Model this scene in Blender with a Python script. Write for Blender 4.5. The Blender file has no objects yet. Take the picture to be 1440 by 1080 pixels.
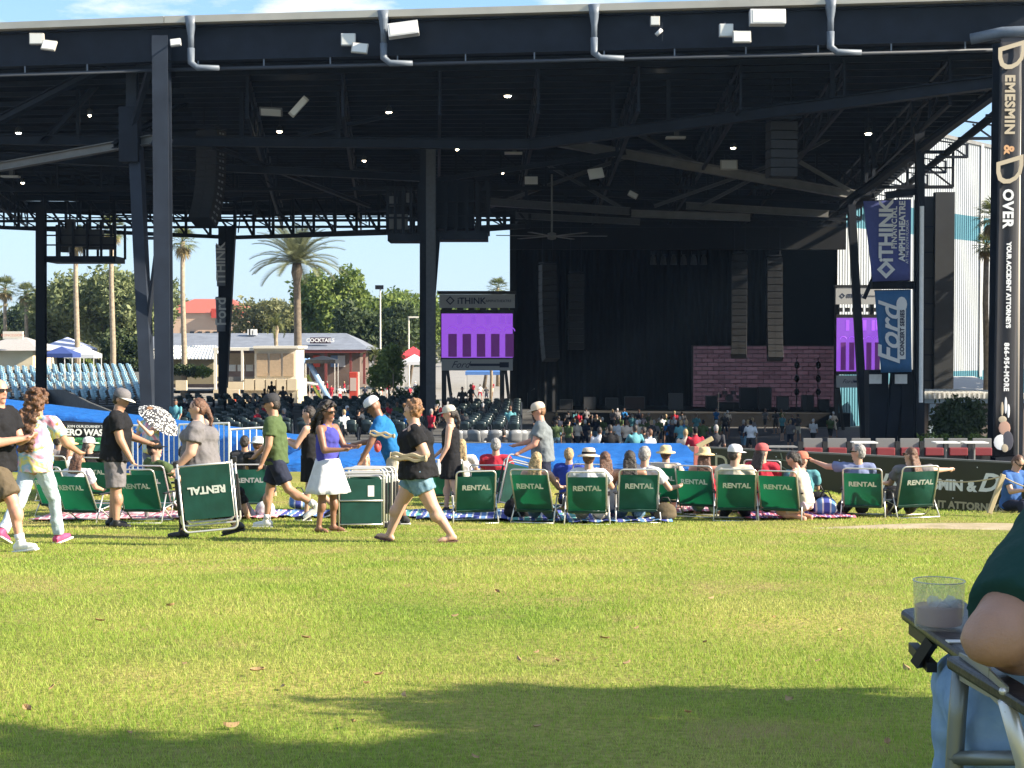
import bpy, bmesh, math, random
import numpy as np
from mathutils import Vector, Matrix, Euler
R = math.radians
rnd = random.Random(7)
C = bpy.context.scene.collection
SC = bpy.context.scene
# ------------------------------------------------------------------ camera, sky, sun, exposure
E = 1.15                     # eye height over the lawn at the camera
F = 2163.0                   # focal length in photograph pixels (1440 wide)
PITCH = math.atan(60 / F)
cam_data = bpy.data.cameras.new('camera')
cam = bpy.data.objects.new('camera', cam_data); C.objects.link(cam)
cam_data.sensor_width = 36; cam_data.lens = F / 1440 * 36
cam_data.clip_start = 0.05; cam_data.clip_end = 6000
cam.location = (0, 0, E); cam.rotation_euler = (math.pi / 2 - PITCH, 0, 0)
SC.camera = cam
SUN_EL, SUN_AZ = 29.0, -14.0          # elevation; azimuth from +x (right) towards +y (the stage)
world = bpy.data.worlds.new('World'); SC.world = world; world.use_nodes = True
wn = world.node_tree; wn.nodes.clear()
w_out = wn.nodes.new('ShaderNodeOutputWorld'); w_bg = wn.nodes.new('ShaderNodeBackground')
sky = wn.nodes.new('ShaderNodeTexSky'); sky.sky_type = 'NISHITA'; sky.sun_disc = False
sky.sun_elevation = R(SUN_EL); sky.sun_rotation = R(90 - SUN_AZ)
sky.air_density = 1.0; sky.dust_density = 0.35; sky.ozone_density = 1.0
w_bg.inputs[1].default_value = 0.10
# a few thin clouds low over the roof, laid in sky directions
tc = wn.nodes.new('ShaderNodeTexCoord'); mp = wn.nodes.new('ShaderNodeMapping'); mp.inputs['Scale'].default_value = (5, 5, 17)
mp.inputs['Location'].default_value = (0.55, 0.0, 0.35)
nz = wn.nodes.new('ShaderNodeTexNoise'); nz.inputs['Scale'].default_value = 2.6; nz.inputs['Detail'].default_value = 8; nz.inputs['Roughness'].default_value = 0.56
cr = wn.nodes.new('ShaderNodeValToRGB'); cr.color_ramp.elements[0].position = 0.48; cr.color_ramp.elements[1].position = 0.66
mx = wn.nodes.new('ShaderNodeMix'); mx.data_type = 'RGBA'
mx.inputs[7].default_value = (3.9, 4.05, 4.2, 1)
mulc = wn.nodes.new('ShaderNodeMath'); mulc.operation = 'MULTIPLY'; mulc.inputs[1].default_value = 0.9
L = wn.links.new
L(tc.outputs['Generated'], mp.inputs[0]); L(mp.outputs[0], nz.inputs[0]); L(nz.outputs[0], cr.inputs[0]); L(cr.outputs[0], mulc.inputs[0])
sep = wn.nodes.new('ShaderNodeSeparateXYZ'); L(tc.outputs['Generated'], sep.inputs[0])
fr_ = wn.nodes.new('ShaderNodeValToRGB'); e_ = fr_.color_ramp.elements          # humid pale air low in the sky
e_[0].position = 0.0; e_[0].color = (.92,) * 3 + (1,); e_[1].position = .62; e_[1].color = (0, 0, 0, 1); k_ = e_.new(.22); k_.color = (.7,) * 3 + (1,)
hc_ = wn.nodes.new('ShaderNodeValToRGB'); e_ = hc_.color_ramp.elements; e_[0].color = (.215, .285, .35, 1); e_[1].position = .26; e_[1].color = (.085, .195, .345, 1)
L(sep.outputs[2], fr_.inputs[0]); L(sep.outputs[2], hc_.inputs[0])
sc_ = wn.nodes.new('ShaderNodeVectorMath'); sc_.operation = 'SCALE'; sc_.inputs['Scale'].default_value = 10.0; L(hc_.outputs[0], sc_.inputs[0])
mh = wn.nodes.new('ShaderNodeMix'); mh.data_type = 'RGBA'; L(fr_.outputs[0], mh.inputs[0]); L(sky.outputs[0], mh.inputs[6]); L(sc_.outputs[0], mh.inputs[7])
cz_ = wn.nodes.new('ShaderNodeMapRange'); cz_.inputs[1].default_value = .08; cz_.inputs[2].default_value = .20; L(sep.outputs[2], cz_.inputs[0]); L(cz_.outputs[0], mulc.inputs[1])
L(mh.outputs[2], mx.inputs[6]); L(mulc.outputs[0], mx.inputs[0]); L(mx.outputs[2], w_bg.inputs[0]); L(w_bg.outputs[0], w_out.inputs[0])
sun_d = bpy.data.lights.new('sun', 'SUN'); sun_d.energy = 4.5; sun_d.angle = R(0.5); sun_d.color = (1.0, 0.89, 0.72)
sun = bpy.data.objects.new('sun', sun_d); C.objects.link(sun)
SUN_DIR = Vector((math.cos(R(SUN_EL)) * math.cos(R(SUN_AZ)), math.cos(R(SUN_EL)) * math.sin(R(SUN_AZ)), math.sin(R(SUN_EL))))
sun.rotation_euler = SUN_DIR.to_track_quat('Z', 'Y').to_euler()
SC.view_settings.view_transform = 'Standard'; SC.view_settings.look = 'None'
SC.view_settings.exposure = 1.6; SC.view_settings.gamma = 1.0; SC.view_settings.use_curve_mapping = False
SC.cycles.max_bounces = 12; SC.cycles.transmission_bounces = 12; SC.cycles.glossy_bounces = 4; SC.cycles.transparent_max_bounces = 24; SC.cycles.diffuse_bounces = 3
SC.cycles.caustics_reflective = False; SC.cycles.caustics_refractive = False
SC.cycles.use_denoising = True; SC.cycles.sample_clamp_indirect = 6

# ------------------------------------------------------------------ placing helpers
SP, CP = math.sin(PITCH), math.cos(PITCH)
def ray(px, py):
    cx, cz = (px - 720) / F, -(py - 540) / F
    return Vector((cx, CP + cz * SP, -SP + cz * CP))
def P(px, py, d):
    r = ray(px, py); return Vector((0, 0, E)) + r * (d / r.y)
def Pz(px, py, z):
    r = ray(px, py); return Vector((0, 0, E)) + r * ((z - E) / r.z)
def interp(t, pts):
    if t <= pts[0][0]: return pts[0][1]
    for (a, b), (c, d) in zip(pts, pts[1:]):
        if t <= c: return b + (d - b) * (t - a) / (c - a)
    return pts[-1][1]
BOWL = [(-60, 3.96), (0, 0), (23, -1.518), (30, -1.60), (34, -1.75), (38, -2.6), (45, -3.0), (60, -3.6), (80, -4.6), (105, -5.2), (125, -5.6), (150, -5.0), (4000, -5.0)]
def gz(x, y):
    z = interp(y, BOWL)
    if y < 40:   # grass mound at the right of the row, and soft unevenness
        z += 0.25 * math.exp(-((x - 5.0) / 1.3) ** 2) * math.exp(-((y - 25.5) / 1.0) ** 2)
        if x > 2 and y > 20: z -= 0.38 / (1 + math.exp(-(x - 5.8) / .45)) / (1 + math.exp(-(y - 25.4) / .4))
        z += 0.02 * math.sin(x * 0.7 + 1) * math.sin(y * 0.5)
    return z
def G(px, py):
    r = ray(px, py); o = Vector((0, 0, E)); t = 3.0
    while t < 60:
        p = o + r * t
        if p.z < gz(p.x, p.y): break
        t += 0.02
    p = o + r * t
    return Vector((p.x, p.y, gz(p.x, p.y)))
def at(px, d):                       # ground point under image column px at depth d
    x = (px - 720) / F * d; return Vector((x, d, gz(x, d)))

# ------------------------------------------------------------------ materials
MATS = {}
def mat(name, col, rough=0.6, metal=0.0, var=0.0, vscale=6.0, bump=0.0, bscale=40.0, trans=0.0, emit=0.0, spec=None, col2=None):
    if name in MATS: return MATS[name]
    m = bpy.data.materials.new(name); m.use_nodes = True; MATS[name] = m
    nt = m.node_tree; b = nt.nodes['Principled BSDF']
    b.inputs['Base Color'].default_value = (*col, 1); b.inputs['Roughness'].default_value = rough; b.inputs['Metallic'].default_value = metal
    if spec is not None: b.inputs['Specular IOR Level'].default_value = spec
    if emit:
        b.inputs['Emission Color'].default_value = (*col, 1); b.inputs['Emission Strength'].default_value = emit
    t = nt.nodes.new('ShaderNodeTexCoord')
    csock = None
    if var or col2:
        n = nt.nodes.new('ShaderNodeTexNoise'); n.inputs['Scale'].default_value = vscale; n.inputs['Detail'].default_value = 5
        nt.links.new(t.outputs['Object'], n.inputs[0])
        r_ = nt.nodes.new('ShaderNodeValToRGB'); r_.color_ramp.elements[0].position = 0.32; r_.color_ramp.elements[1].position = 0.68
        c2 = col2 or tuple(min(1, c * (1 + var)) for c in col); c1 = col if col2 else tuple(c * (1 - var) for c in col)
        r_.color_ramp.elements[0].color = (*c1, 1); r_.color_ramp.elements[1].color = (*c2, 1)
        nt.links.new(n.outputs[0], r_.inputs[0]); nt.links.new(r_.outputs[0], b.inputs['Base Color']); csock = r_.outputs[0]
    if bump:
        n2 = nt.nodes.new('ShaderNodeTexNoise'); n2.inputs['Scale'].default_value = bscale; n2.inputs['Detail'].default_value = 4
        nt.links.new(t.outputs['Object'], n2.inputs[0])
        bp = nt.nodes.new('ShaderNodeBump'); bp.inputs['Strength'].default_value = bump; bp.inputs['Distance'].default_value = 0.02
        nt.links.new(n2.outputs[0], bp.inputs['Height']); nt.links.new(bp.outputs[0], b.inputs['Normal'])
    if trans:
        tr = nt.nodes.new('ShaderNodeBsdfTranslucent'); tr.inputs[0].default_value = (*[min(1, c * 1.5) for c in col], 1)
        if csock: nt.links.new(csock, tr.inputs[0])
        ms = nt.nodes.new('ShaderNodeMixShader'); ms.inputs[0].default_value = trans
        o = nt.nodes['Material Output']
        nt.links.new(b.outputs[0], ms.inputs[1]); nt.links.new(tr.outputs[0], ms.inputs[2]); nt.links.new(ms.outputs[0], o.inputs[0])
    return m
def node_mat(name):
    m = bpy.data.materials.new(name); m.use_nodes = True; MATS[name] = m
    nt = m.node_tree; return m, nt, nt.nodes['Principled BSDF'], nt.nodes.new, nt.links.new
# ------------------------------------------------------------------ mesh helpers
def link(name, me, parent=None, m=None):
    o = bpy.data.objects.new(name, me); C.objects.link(o)
    if parent is not None: o.parent = parent
    if m is not None and not me.materials: me.materials.append(m)
    return o
def tag(o, label=None, cat=None, group=None, kind=None):
    if label: o['label'] = label
    if cat: o['category'] = cat
    if group: o['group'] = group
    if kind: o['kind'] = kind
    return o
def thing(name, label, cat, loc=(0, 0, 0), rz=0, group=None):
    o = bpy.data.objects.new(name, None); C.objects.link(o); o.location = loc; o.rotation_euler = (0, 0, rz); o.empty_display_size = 0.1
    return tag(o, label, cat, group)
def copy_tree(o, parent=None):
    c = o.copy(); C.objects.link(c)
    if parent is not None: c.parent = parent
    for ch in o.children: copy_tree(ch, c)
    return c
class MB:
    def __init__(s): s.v = []; s.f = []
    def add(s, v, f):
        k = len(s.v); s.v += [tuple(p) for p in v]; s.f += [tuple(i + k for i in q) for q in f]; return s
    def box(s, c, size, rot=None):
        c = Vector(c); h = [d / 2 for d in size]; M = rot if rot is not None else Matrix.Identity(3)
        v = [c + M @ Vector((x * h[0], y * h[1], z * h[2])) for x in (-1, 1) for y in (-1, 1) for z in (-1, 1)]
        return s.add(v, [(0, 1, 3, 2), (4, 6, 7, 5), (0, 4, 5, 1), (2, 3, 7, 6), (0, 2, 6, 4), (1, 5, 7, 3)])
    def frame_of(s, p0, p1, up=(0, 0, 1)):
        z = (p1 - p0).normalized(); u = Vector(up)
        if abs(z.dot(u)) > 0.98: u = Vector((0, 1, 0))
        x = u.cross(z).normalized(); y = z.cross(x); return x, y, z
    def beam(s, p0, p1, w, h, up=(0, 0, 1)):
        p0, p1 = Vector(p0), Vector(p1); x, y, z = s.frame_of(p0, p1, up)
        M = Matrix((x, y, z)).transposed()
        return s.box((p0 + p1) / 2, (w, h, (p1 - p0).length), M)
    def ibeam(s, p0, p1, w, h, t=0.04, up=(0, 0, 1)):
        p0, p1 = Vector(p0), Vector(p1); x, y, z = s.frame_of(p0, p1, up)
        M = Matrix((x, y, z)).transposed(); c = (p0 + p1) / 2; l = (p1 - p0).length
        s.box(c, (t, h - 2 * t, l), M)
        for k in (-1, 1): s.box(c + y * k * (h / 2 - t / 2), (w, t, l), M)
        return s
    def tube(s, pts, r, n=8, r1=None, caps=True):
        pts = [Vector(p) for p in pts]; rings = []
        m = len(pts); prev = None
        for i, p in enumerate(pts):
            d = (pts[min(i + 1, m - 1)] - pts[max(i - 1, 0)]).normalized()
            if prev is None:
                u = Vector((0, 0, 1)) if abs(d.z) < 0.95 else Vector((1, 0, 0))
                x = u.cross(d).normalized()
            else: x = (prev - d * prev.dot(d)).normalized()
            y = d.cross(x); prev = x
            rr = r if r1 is None else r + (r1 - r) * i / max(1, m - 1)
            if isinstance(r, (list, tuple)): rr = r[i]
            rings.append([p + (x * math.cos(2 * math.pi * k / n) + y * math.sin(2 * math.pi * k / n)) * rr for k in range(n)])
        v = [q for rg in rings for q in rg]; f = []
        for i in range(m - 1):
            for k in range(n): f.append((i * n + k, i * n + (k + 1) % n, (i + 1) * n + (k + 1) % n, (i + 1) * n + k))
        if caps: f += [tuple(range(n - 1, -1, -1)), tuple((m - 1) * n + k for k in range(n))]
        return s.add(v, f)
    def lathe(s, prof, n=16, c=(0, 0, 0)):
        c = Vector(c); v = []; f = []
        for r, z in prof:
            for k in range(n): v.append(c + Vector((r * math.cos(2 * math.pi * k / n), r * math.sin(2 * math.pi * k / n), z)))
        for i in range(len(prof) - 1):
            for k in range(n): f.append((i * n + k, i * n + (k + 1) % n, (i + 1) * n + (k + 1) % n, (i + 1) * n + k))
        return s.add(v, f)
    def sph(s, c, r, n=10, m=6, rot=None):
        c = Vector(c); r = (r, r, r) if not isinstance(r, (tuple, list)) else r; M = rot if rot is not None else Matrix.Identity(3)
        v = []; f = []
        for i in range(m + 1):
            a = math.pi * i / m
            for k in range(n):
                b = 2 * math.pi * k / n
                v.append(c + M @ Vector((r[0] * math.sin(a) * math.cos(b), r[1] * math.sin(a) * math.sin(b), r[2] * math.cos(a))))
        for i in range(m):
            for k in range(n):
                a, b, c_, d = i * n + k, i * n + (k + 1) % n, (i + 1) * n + (k + 1) % n, (i + 1) * n + k
                f.append((a, d, c_, b))
        return s.add(v, f)
    def quad(s, a, b, c, d): return s.add([a, b, c, d], [(0, 1, 2, 3)])
    def poly(s, pts, t):                 # flat polygon given as points, thickened along its normal by t
        pts = [Vector(p) for p in pts]; n = (pts[1] - pts[0]).cross(pts[2] - pts[0]).normalized() * t; k = len(pts)
        return s.add(pts + [p + n for p in pts], [tuple(range(k - 1, -1, -1)), tuple(range(k, 2 * k))] + [(i, (i + 1) % k, k + (i + 1) % k, k + i) for i in range(k)])
    def mesh(s, name, smooth=False):
        me = bpy.data.meshes.new(name); me.from_pydata([tuple(p) for p in s.v], [], s.f); me.update()
        if smooth: me.polygons.foreach_set('use_smooth', [True] * len(me.polygons))
        return me
    def build(s, name, m, parent=None, smooth=False, bevel=0.0):
        o = link(name, s.mesh(name, smooth), parent, m)
        if bevel:
            b = o.modifiers.new('bevel', 'BEVEL'); b.width = bevel; b.segments = 2; b.limit_method = 'ANGLE'
        return o
def mesh_np(name, v, f, smooth=False):   # numpy triangles / quads
    me = bpy.data.meshes.new(name); nf, k = f.shape
    me.vertices.add(len(v)); me.vertices.foreach_set('co', v.astype(np.float32).ravel())
    me.loops.add(nf * k); me.loops.foreach_set('vertex_index', f.astype(np.int32).ravel())
    me.polygons.add(nf); me.polygons.foreach_set('loop_start', np.arange(0, nf * k, k, dtype=np.int32))
    me.update(calc_edges=True)
    if smooth: me.polygons.foreach_set('use_smooth', [True] * nf)
    return me
TXT = {}
def text_mesh(s, size, extrude=0.004, shear=0.0, bold=0.0, spacing=1.0):
    key = (s, size, extrude, shear, bold, spacing)
    if key in TXT: return TXT[key]
    cu = bpy.data.curves.new('lettering', 'FONT'); cu.body = s; cu.size = size; cu.extrude = extrude; cu.shear = shear; cu.offset = bold
    cu.align_x = 'CENTER'; cu.align_y = 'CENTER'; cu.space_character = spacing; cu.resolution_u = 3
    o = bpy.data.objects.new('lettering', cu); C.objects.link(o)
    dg = bpy.context.evaluated_depsgraph_get(); me = bpy.data.meshes.new_from_object(o.evaluated_get(dg))
    bpy.data.objects.remove(o); TXT[key] = me; me.name = 'lettering'
    return me
def text(s, size, parent, loc, xdir, ydir, m, name='lettering', **kw):
    me = text_mesh(s, size, **kw); me = me.copy() if me.materials and me.materials[0] != m else me
    if not me.materials: me.materials.append(m)
    elif me.materials[0] != m: me.materials.clear(); me.materials.append(m)
    o = link(name, me, parent)
    x = Vector(xdir).normalized(); y = Vector(ydir).normalized(); z = x.cross(y)
    o.matrix_local = Matrix.Translation(Vector(loc)) @ Matrix((x, y, z)).transposed().to_4x4()
    return o

# ------------------------------------------------------------------ ground
def lawn_material():
    m, nt, b, N, K = node_mat('lawn soil and turf')
    t = N('ShaderNodeTexCoord')
    n1 = N('ShaderNodeTexNoise'); n1.inputs['Scale'].default_value = 0.55; n1.inputs['Detail'].default_value = 6
    n2 = N('ShaderNodeTexNoise'); n2.inputs['Scale'].default_value = 22; n2.inputs['Detail'].default_value = 6
    K(t.outputs['Object'], n1.inputs[0]); K(t.outputs['Object'], n2.inputs[0])
    r1 = N('ShaderNodeValToRGB'); e = r1.color_ramp.elements
    e[0].position = 0.3; e[0].color = (0.17, 0.225, 0.04, 1); e[1].position = 0.68; e[1].color = (0.42, 0.36, 0.11, 1)
    r2 = N('ShaderNodeValToRGB'); e = r2.color_ramp.elements
    e[0].position = 0.3; e[0].color = (0.5, 0.5, 0.45, 1); e[1].position = 0.7; e[1].color = (1, 1, 1, 1)
    mm = N('ShaderNodeMix'); mm.data_type = 'RGBA'; mm.blend_type = 'MULTIPLY'; mm.inputs[0].default_value = 1
    K(n1.outputs[0], r1.inputs[0]); K(n2.outputs[0], r2.inputs[0]); K(r1.outputs[0], mm.inputs[6]); K(r2.outputs[0], mm.inputs[7]); 
    n3 = N('ShaderNodeTexNoise'); n3.inputs['Scale'].default_value = .9; n3.inputs['Detail'].default_value = 7; n3.inputs['Roughness'].default_value = .65; K(t.outputs['Object'], n3.inputs[0])
    r3 = N('ShaderNodeMapRange'); r3.inputs[1].default_value = .56; r3.inputs[2].default_value = .74; r3.inputs[4].default_value = .85; K(n3.outputs[0], r3.inputs[0])
    m3 = N('ShaderNodeMix'); m3.data_type = 'RGBA'; m3.inputs[7].default_value = (.30, .21, .10, 1); K(r3.outputs[0], m3.inputs[0]); K(mm.outputs[2], m3.inputs[6]); K(m3.outputs[2], b.inputs['Base Color'])
    b.inputs['Roughness'].default_value = 0.9; b.inputs['Specular IOR Level'].default_value = 0.1
    bp = N('ShaderNodeBump'); bp.inputs['Strength'].default_value = 0.8; bp.inputs['Distance'].default_value = 0.03
    K(n2.outputs[0], bp.inputs['Height']); K(bp.outputs[0], b.inputs['Normal'])
    return m
def ground_sheet(name, xs, ys, m, f=gz, dz=0.0):
    v = np.array([(x, y, f(x, y) + dz) for y in ys for x in xs]); nx = len(xs)
    q = np.array([(j * nx + i, j * nx + i + 1, (j + 1) * nx + i + 1, (j + 1) * nx + i) for j in range(len(ys) - 1) for i in range(nx - 1)])
    o = link(name, mesh_np(name, v, q, True), None, m); return tag(o, kind='structure')
LAWN = lawn_material()
ground_sheet('lawn', list(np.linspace(-36, 36, 121)), list(np.linspace(-12, 34, 116)), LAWN)
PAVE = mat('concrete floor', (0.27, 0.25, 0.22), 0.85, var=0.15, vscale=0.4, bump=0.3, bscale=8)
ground_sheet('ground', [-3000, -600, -200, -100, -60, -36, -18, 0, 18, 36, 60, 100, 200, 600, 3000], [34, 36, 38, 45, 52, 60, 70, 80, 92, 105, 115, 125, 137, 150, 200, 400, 1200, 4000], PAVE)
ground_sheet('ground_beside_lawn', [-3000, -200, -36], [-12, 10, 34], PAVE); ground_sheet('ground_beyond_lawn', [36, 200, 3000], [-12, 10, 34], PAVE)
DIRT = mat('pale trodden dirt', (0.44, 0.36, 0.25), 0.95, col2=(0.30, 0.25, 0.15), vscale=3.0, bump=0.6, bscale=18, spec=0.1)
# dirt path crossing the right of the lawn
pp = []
for i in range(41):
    t = i / 40; x = 4.0 + t * 7.0
    yc = 20.6 + 0.15 * math.sin(x * 1.3); wd = (0.15 + 0.95 * min(1, t * 2.2)) * (0.88 + 0.12 * math.sin(x * 3.1) + .08 * math.sin(x * 7.7))
    pp.append((x, yc - wd, yc + wd))
v = []; 
for x, a, b_ in pp:
    for k in range(5):
        y = a + (b_ - a) * k / 4; v.append((x, y, gz(x, y) + (0.03 * min(1, (x - 4.0) / 1.5) if 0 < k < 4 else -0.01)))
q = [(i * 5 + k, (i + 1) * 5 + k, (i + 1) * 5 + k + 1, i * 5 + k + 1) for i in range(40) for k in range(4)]
tag(link('path', mesh_np('path', np.array(v), np.array(q), True), None, DIRT), kind='structure')

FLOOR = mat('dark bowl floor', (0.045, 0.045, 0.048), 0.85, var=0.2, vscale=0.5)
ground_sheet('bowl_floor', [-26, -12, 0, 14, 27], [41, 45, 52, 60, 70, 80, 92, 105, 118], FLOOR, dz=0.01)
# grass blades
def grass():
    rg = np.random.default_rng(3)
    def scatter(y0, y1, dens, xpad):
        out = []
        n = int((y1 - y0) * 2 * (720 / F * y1 + xpad) * dens)
        y = rg.uniform(y0, y1, n); hw = 720 / F * y + xpad; x = rg.uniform(-1, 1, n) * hw
        return x, y
    xs, ys, hs, ws = [], [], [], []
    for y0, y1, dens, h, w in ((4.6, 7, 5200, .026, .0036), (7, 10, 3200, .027, .0048), (10, 14, 1800, .027, .0065), (14, 19, 950, .027, .0095), (19, 23, 520, .028, .014), (23, 30, 260, .030, .018)):
        x, y = scatter(y0, y1, dens, 0.5)
        xs.append(x); ys.append(y); hs.append(h * rg.uniform(.5, 1.35, len(x))); ws.append(np.full(len(x), w))
    x = np.concatenate(xs); y = np.concatenate(ys); h = np.concatenate(hs); w = np.concatenate(ws)
    keep = ~((x > 4.3) & (np.abs(y - 20.6) < 1.15 * np.clip((x - 4) / 2.2, 0.2, 1)) & (rg.random(len(x)) < 0.93))
    patch = np.sin(x * 1.7 + 2 * np.sin(y * .9)) * np.sin(y * 1.3 + 1.5 * np.sin(x * .6))
    h = h * (1 + 0.3 * patch)
    x, y, h, w = x[keep], y[keep], h[keep], w[keep]; n = len(x)
    BY = np.array([b[0] for b in BOWL]); BZ = np.array([b[1] for b in BOWL])
    z = np.interp(y, BY, BZ) + 0.25 * np.exp(-((x - 5.0) / 1.3) ** 2) * np.exp(-((y - 25.5) / 1.0) ** 2) - 0.38 / (1 + np.exp(-(x - 5.8) / .45)) / (1 + np.exp(-(y - 25.4) / .4)) + 0.02 * np.sin(x * 0.7 + 1) * np.sin(y * 0.5) - 0.004
    a = rg.uniform(0, 2 * np.pi, n); ln = rg.uniform(0.1, 1.0, n) * h; b = rg.uniform(0, 2 * np.pi, n)
    p = np.stack([x, y, z], 1); s = np.stack([np.cos(a), np.sin(a), 0 * a], 1) * w[:, None] / 2
    tip = p + np.stack([np.cos(b) * ln, np.sin(b) * ln, h], 1)
    v = np.stack([p - s, p + s, tip], 1).reshape(-1, 3); f = np.arange(3 * n).reshape(-1, 3)
    m, nt, bs, N, K = node_mat('grass blades')
    g = N('ShaderNodeNewGeometry'); t = N('ShaderNodeTexCoord')
    r_ = N('ShaderNodeValToRGB'); e = r_.color_ramp.elements; e[0].color = (0.175, 0.30, 0.038, 1); e[1].color = (0.54, 0.52, 0.16, 1); e[1].position = 1
    k_ = r_.color_ramp.elements.new(0.55); k_.color = (0.31, 0.425, 0.06, 1)
    n1 = N('ShaderNodeTexNoise'); n1.inputs['Scale'].default_value = 0.5; n1.inputs['Detail'].default_value = 6; K(t.outputs['Object'], n1.inputs[0])
    ad = N('ShaderNodeMath'); ad.operation = 'MULTIPLY_ADD'; ad.inputs[1].default_value = 0.55; K(g.outputs['Random Per Island'], ad.inputs[0])
    m2 = N('ShaderNodeMapRange'); m2.inputs[1].default_value = 0.32; m2.inputs[2].default_value = 0.7; m2.inputs[4].default_value = 0.62; K(n1.outputs[0], m2.inputs[0]); K(m2.outputs[0], ad.inputs[2])
    K(ad.outputs[0], r_.inputs[0])
    n3 = N('ShaderNodeTexNoise'); n3.inputs['Scale'].default_value = .9; n3.inputs['Detail'].default_value = 7; n3.inputs['Roughness'].default_value = .65; K(t.outputs['Object'], n3.inputs[0])
    r3 = N('ShaderNodeMapRange'); r3.inputs[1].default_value = .57; r3.inputs[2].default_value = .76; r3.inputs[4].default_value = .6; K(n3.outputs[0], r3.inputs[0])
    sx = N('ShaderNodeSeparateXYZ'); K(t.outputs['Object'], sx.inputs[0]); wr_ = N('ShaderNodeMapRange'); wr_.inputs[1].default_value = 11; wr_.inputs[2].default_value = 19; wr_.inputs[4].default_value = .09; K(sx.outputs[1], wr_.inputs[0]); sb_ = N('ShaderNodeMath'); sb_.operation = 'ADD'; K(n3.outputs[0], sb_.inputs[0]); K(wr_.outputs[0], sb_.inputs[1]); K(sb_.outputs[0], r3.inputs[0])
    m3 = N('ShaderNodeMix'); m3.data_type = 'RGBA'; m3.inputs[7].default_value = (.52, .40, .19, 1); K(r3.outputs[0], m3.inputs[0]); K(r_.outputs[0], m3.inputs[6]); K(m3.outputs[2], bs.inputs['Base Color']); bs.inputs['Roughness'].default_value = 0.55; bs.inputs['Specular IOR Level'].default_value = 0.25
    tr = N('ShaderNodeBsdfTranslucent'); K(m3.outputs[2], tr.inputs[0]); ms = N('ShaderNodeMixShader'); ms.inputs[0].default_value = 0.45
    K(bs.outputs[0], ms.inputs[1]); K(tr.outputs[0], ms.inputs[2]); K(ms.outputs[0], nt.nodes['Material Output'].inputs[0])
    o = link('grass', mesh_np('grass', v, f), None, m)
    tag(o, 'short sunlit turf covering the sloping lawn', 'grass', kind='stuff')
grass()
# fallen leaves
LEAFM = mat('dry brown leaf', (0.22, 0.12, 0.05), 0.8, col2=(0.42, 0.30, 0.15), vscale=2)
lv = []
for k in range(4):
    mb = MB(); n = 6; l = 0.045 + 0.008 * k
    for i in range(n):
        t0, t1 = i / n, (i + 1) / n
        w0, w1 = [0.016 * math.sin(math.pi * min(1, t * .95 + .03)) ** .7 for t in (t0, t1)]
        zz = lambda t, s: 0.012 + 0.02 * (t - .5) ** 2 + 0.012 * s * (1 if k % 2 else -1)
        for s in (-1, 1): mb.quad((l * (t0 - .5), 0, zz(t0, 0)), (l * (t1 - .5), 0, zz(t1, 0)), (l * (t1 - .5), s * w1, zz(t1, 1)), (l * (t0 - .5), s * w0, zz(t0, 1)))
    me = mb.mesh('fallen_leaf'); me.materials.append(LEAFM); lv.append(me)
spots = [(182, 1038), (533, 958), (756, 1028), (967, 1012), (895, 888), (993, 910), (1275, 945), (1180, 893), (755, 922), (783, 938), (399, 972), (362, 952), (260, 938), (515, 970), (568, 984), (1090, 875), (1110, 990), (430, 905), (730, 932), (850, 905), (882, 938), (40, 1008), (325, 1026), (495, 1026), (668, 1072), (1250, 1055), (640, 870), (140, 880), (1210, 850), (700, 838), (1000, 845), (75, 975), (1150, 935), (240, 858)]
for i, (px, py) in enumerate(spots):
    p = G(px, py); o = link('fallen_leaf', lv[i % 4]); o.location = p + Vector((0, 0, .018)); o.rotation_euler = (rnd.uniform(-.5, .5), rnd.uniform(-.4, .4), rnd.uniform(0, 6.28)); o.scale = [rnd.uniform(.55, 1.1)] * 3
    tag(o, 'small dry brown leaf lying on the lawn', 'leaf', 'dry leaves scattered over the lawn')
# ------------------------------------------------------------------ pavilion: one steel structure
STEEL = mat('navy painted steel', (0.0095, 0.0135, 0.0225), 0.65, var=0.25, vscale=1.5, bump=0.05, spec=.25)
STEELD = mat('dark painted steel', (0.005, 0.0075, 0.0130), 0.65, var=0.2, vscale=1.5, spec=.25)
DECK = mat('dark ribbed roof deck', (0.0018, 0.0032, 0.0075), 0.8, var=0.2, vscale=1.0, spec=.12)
STEELG = mat('grey galvanised beam', (0.14, 0.14, 0.135), 0.55, var=0.15, vscale=2)
GUT = mat('pale gutter metal', (0.46, 0.43, 0.36), 0.45, var=0.08, vscale=1)
PIPE = mat('blue grey pipe', (0.12, 0.145, 0.18), 0.5, var=0.1)
STEELP = mat('dull blue drain pipe', (.035, .042, .055), .6)
WHITE = mat('white painted metal', (0.75, 0.74, 0.70), 0.5, var=0.06)
BLACK = mat('black plastic', (0.012, 0.012, 0.013), 0.5)
pav = thing('amphitheatre_pavilion', 'huge open steel pavilion roof on navy columns over the seating bowl', 'pavilion', (0, 60, -4))
def part(mb, name, m, parent=pav, smooth=False, bevel=0):
    o = mb.build(name, m, parent, smooth, bevel); o.matrix_parent_inverse = Matrix.Translation(-Vector(pav.location)) if parent is pav else Matrix.Identity(4); return o
ZT = E + 12.4
A0 = Vector((-46, 66.5, ZT)); KK = Pz(240, 29, ZT); RR = Pz(1470, -6, ZT)
BR = Vector((28.5, 128, ZT)); BL = Vector((-60, 116, ZT))
AA = Pz(0, 38, ZT); A0 = AA + (AA - KK).normalized() * 26
RD = (RR - KK).normalized()
def zo(p, dz): return Vector((p.x, p.y, p.z + dz))
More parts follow.
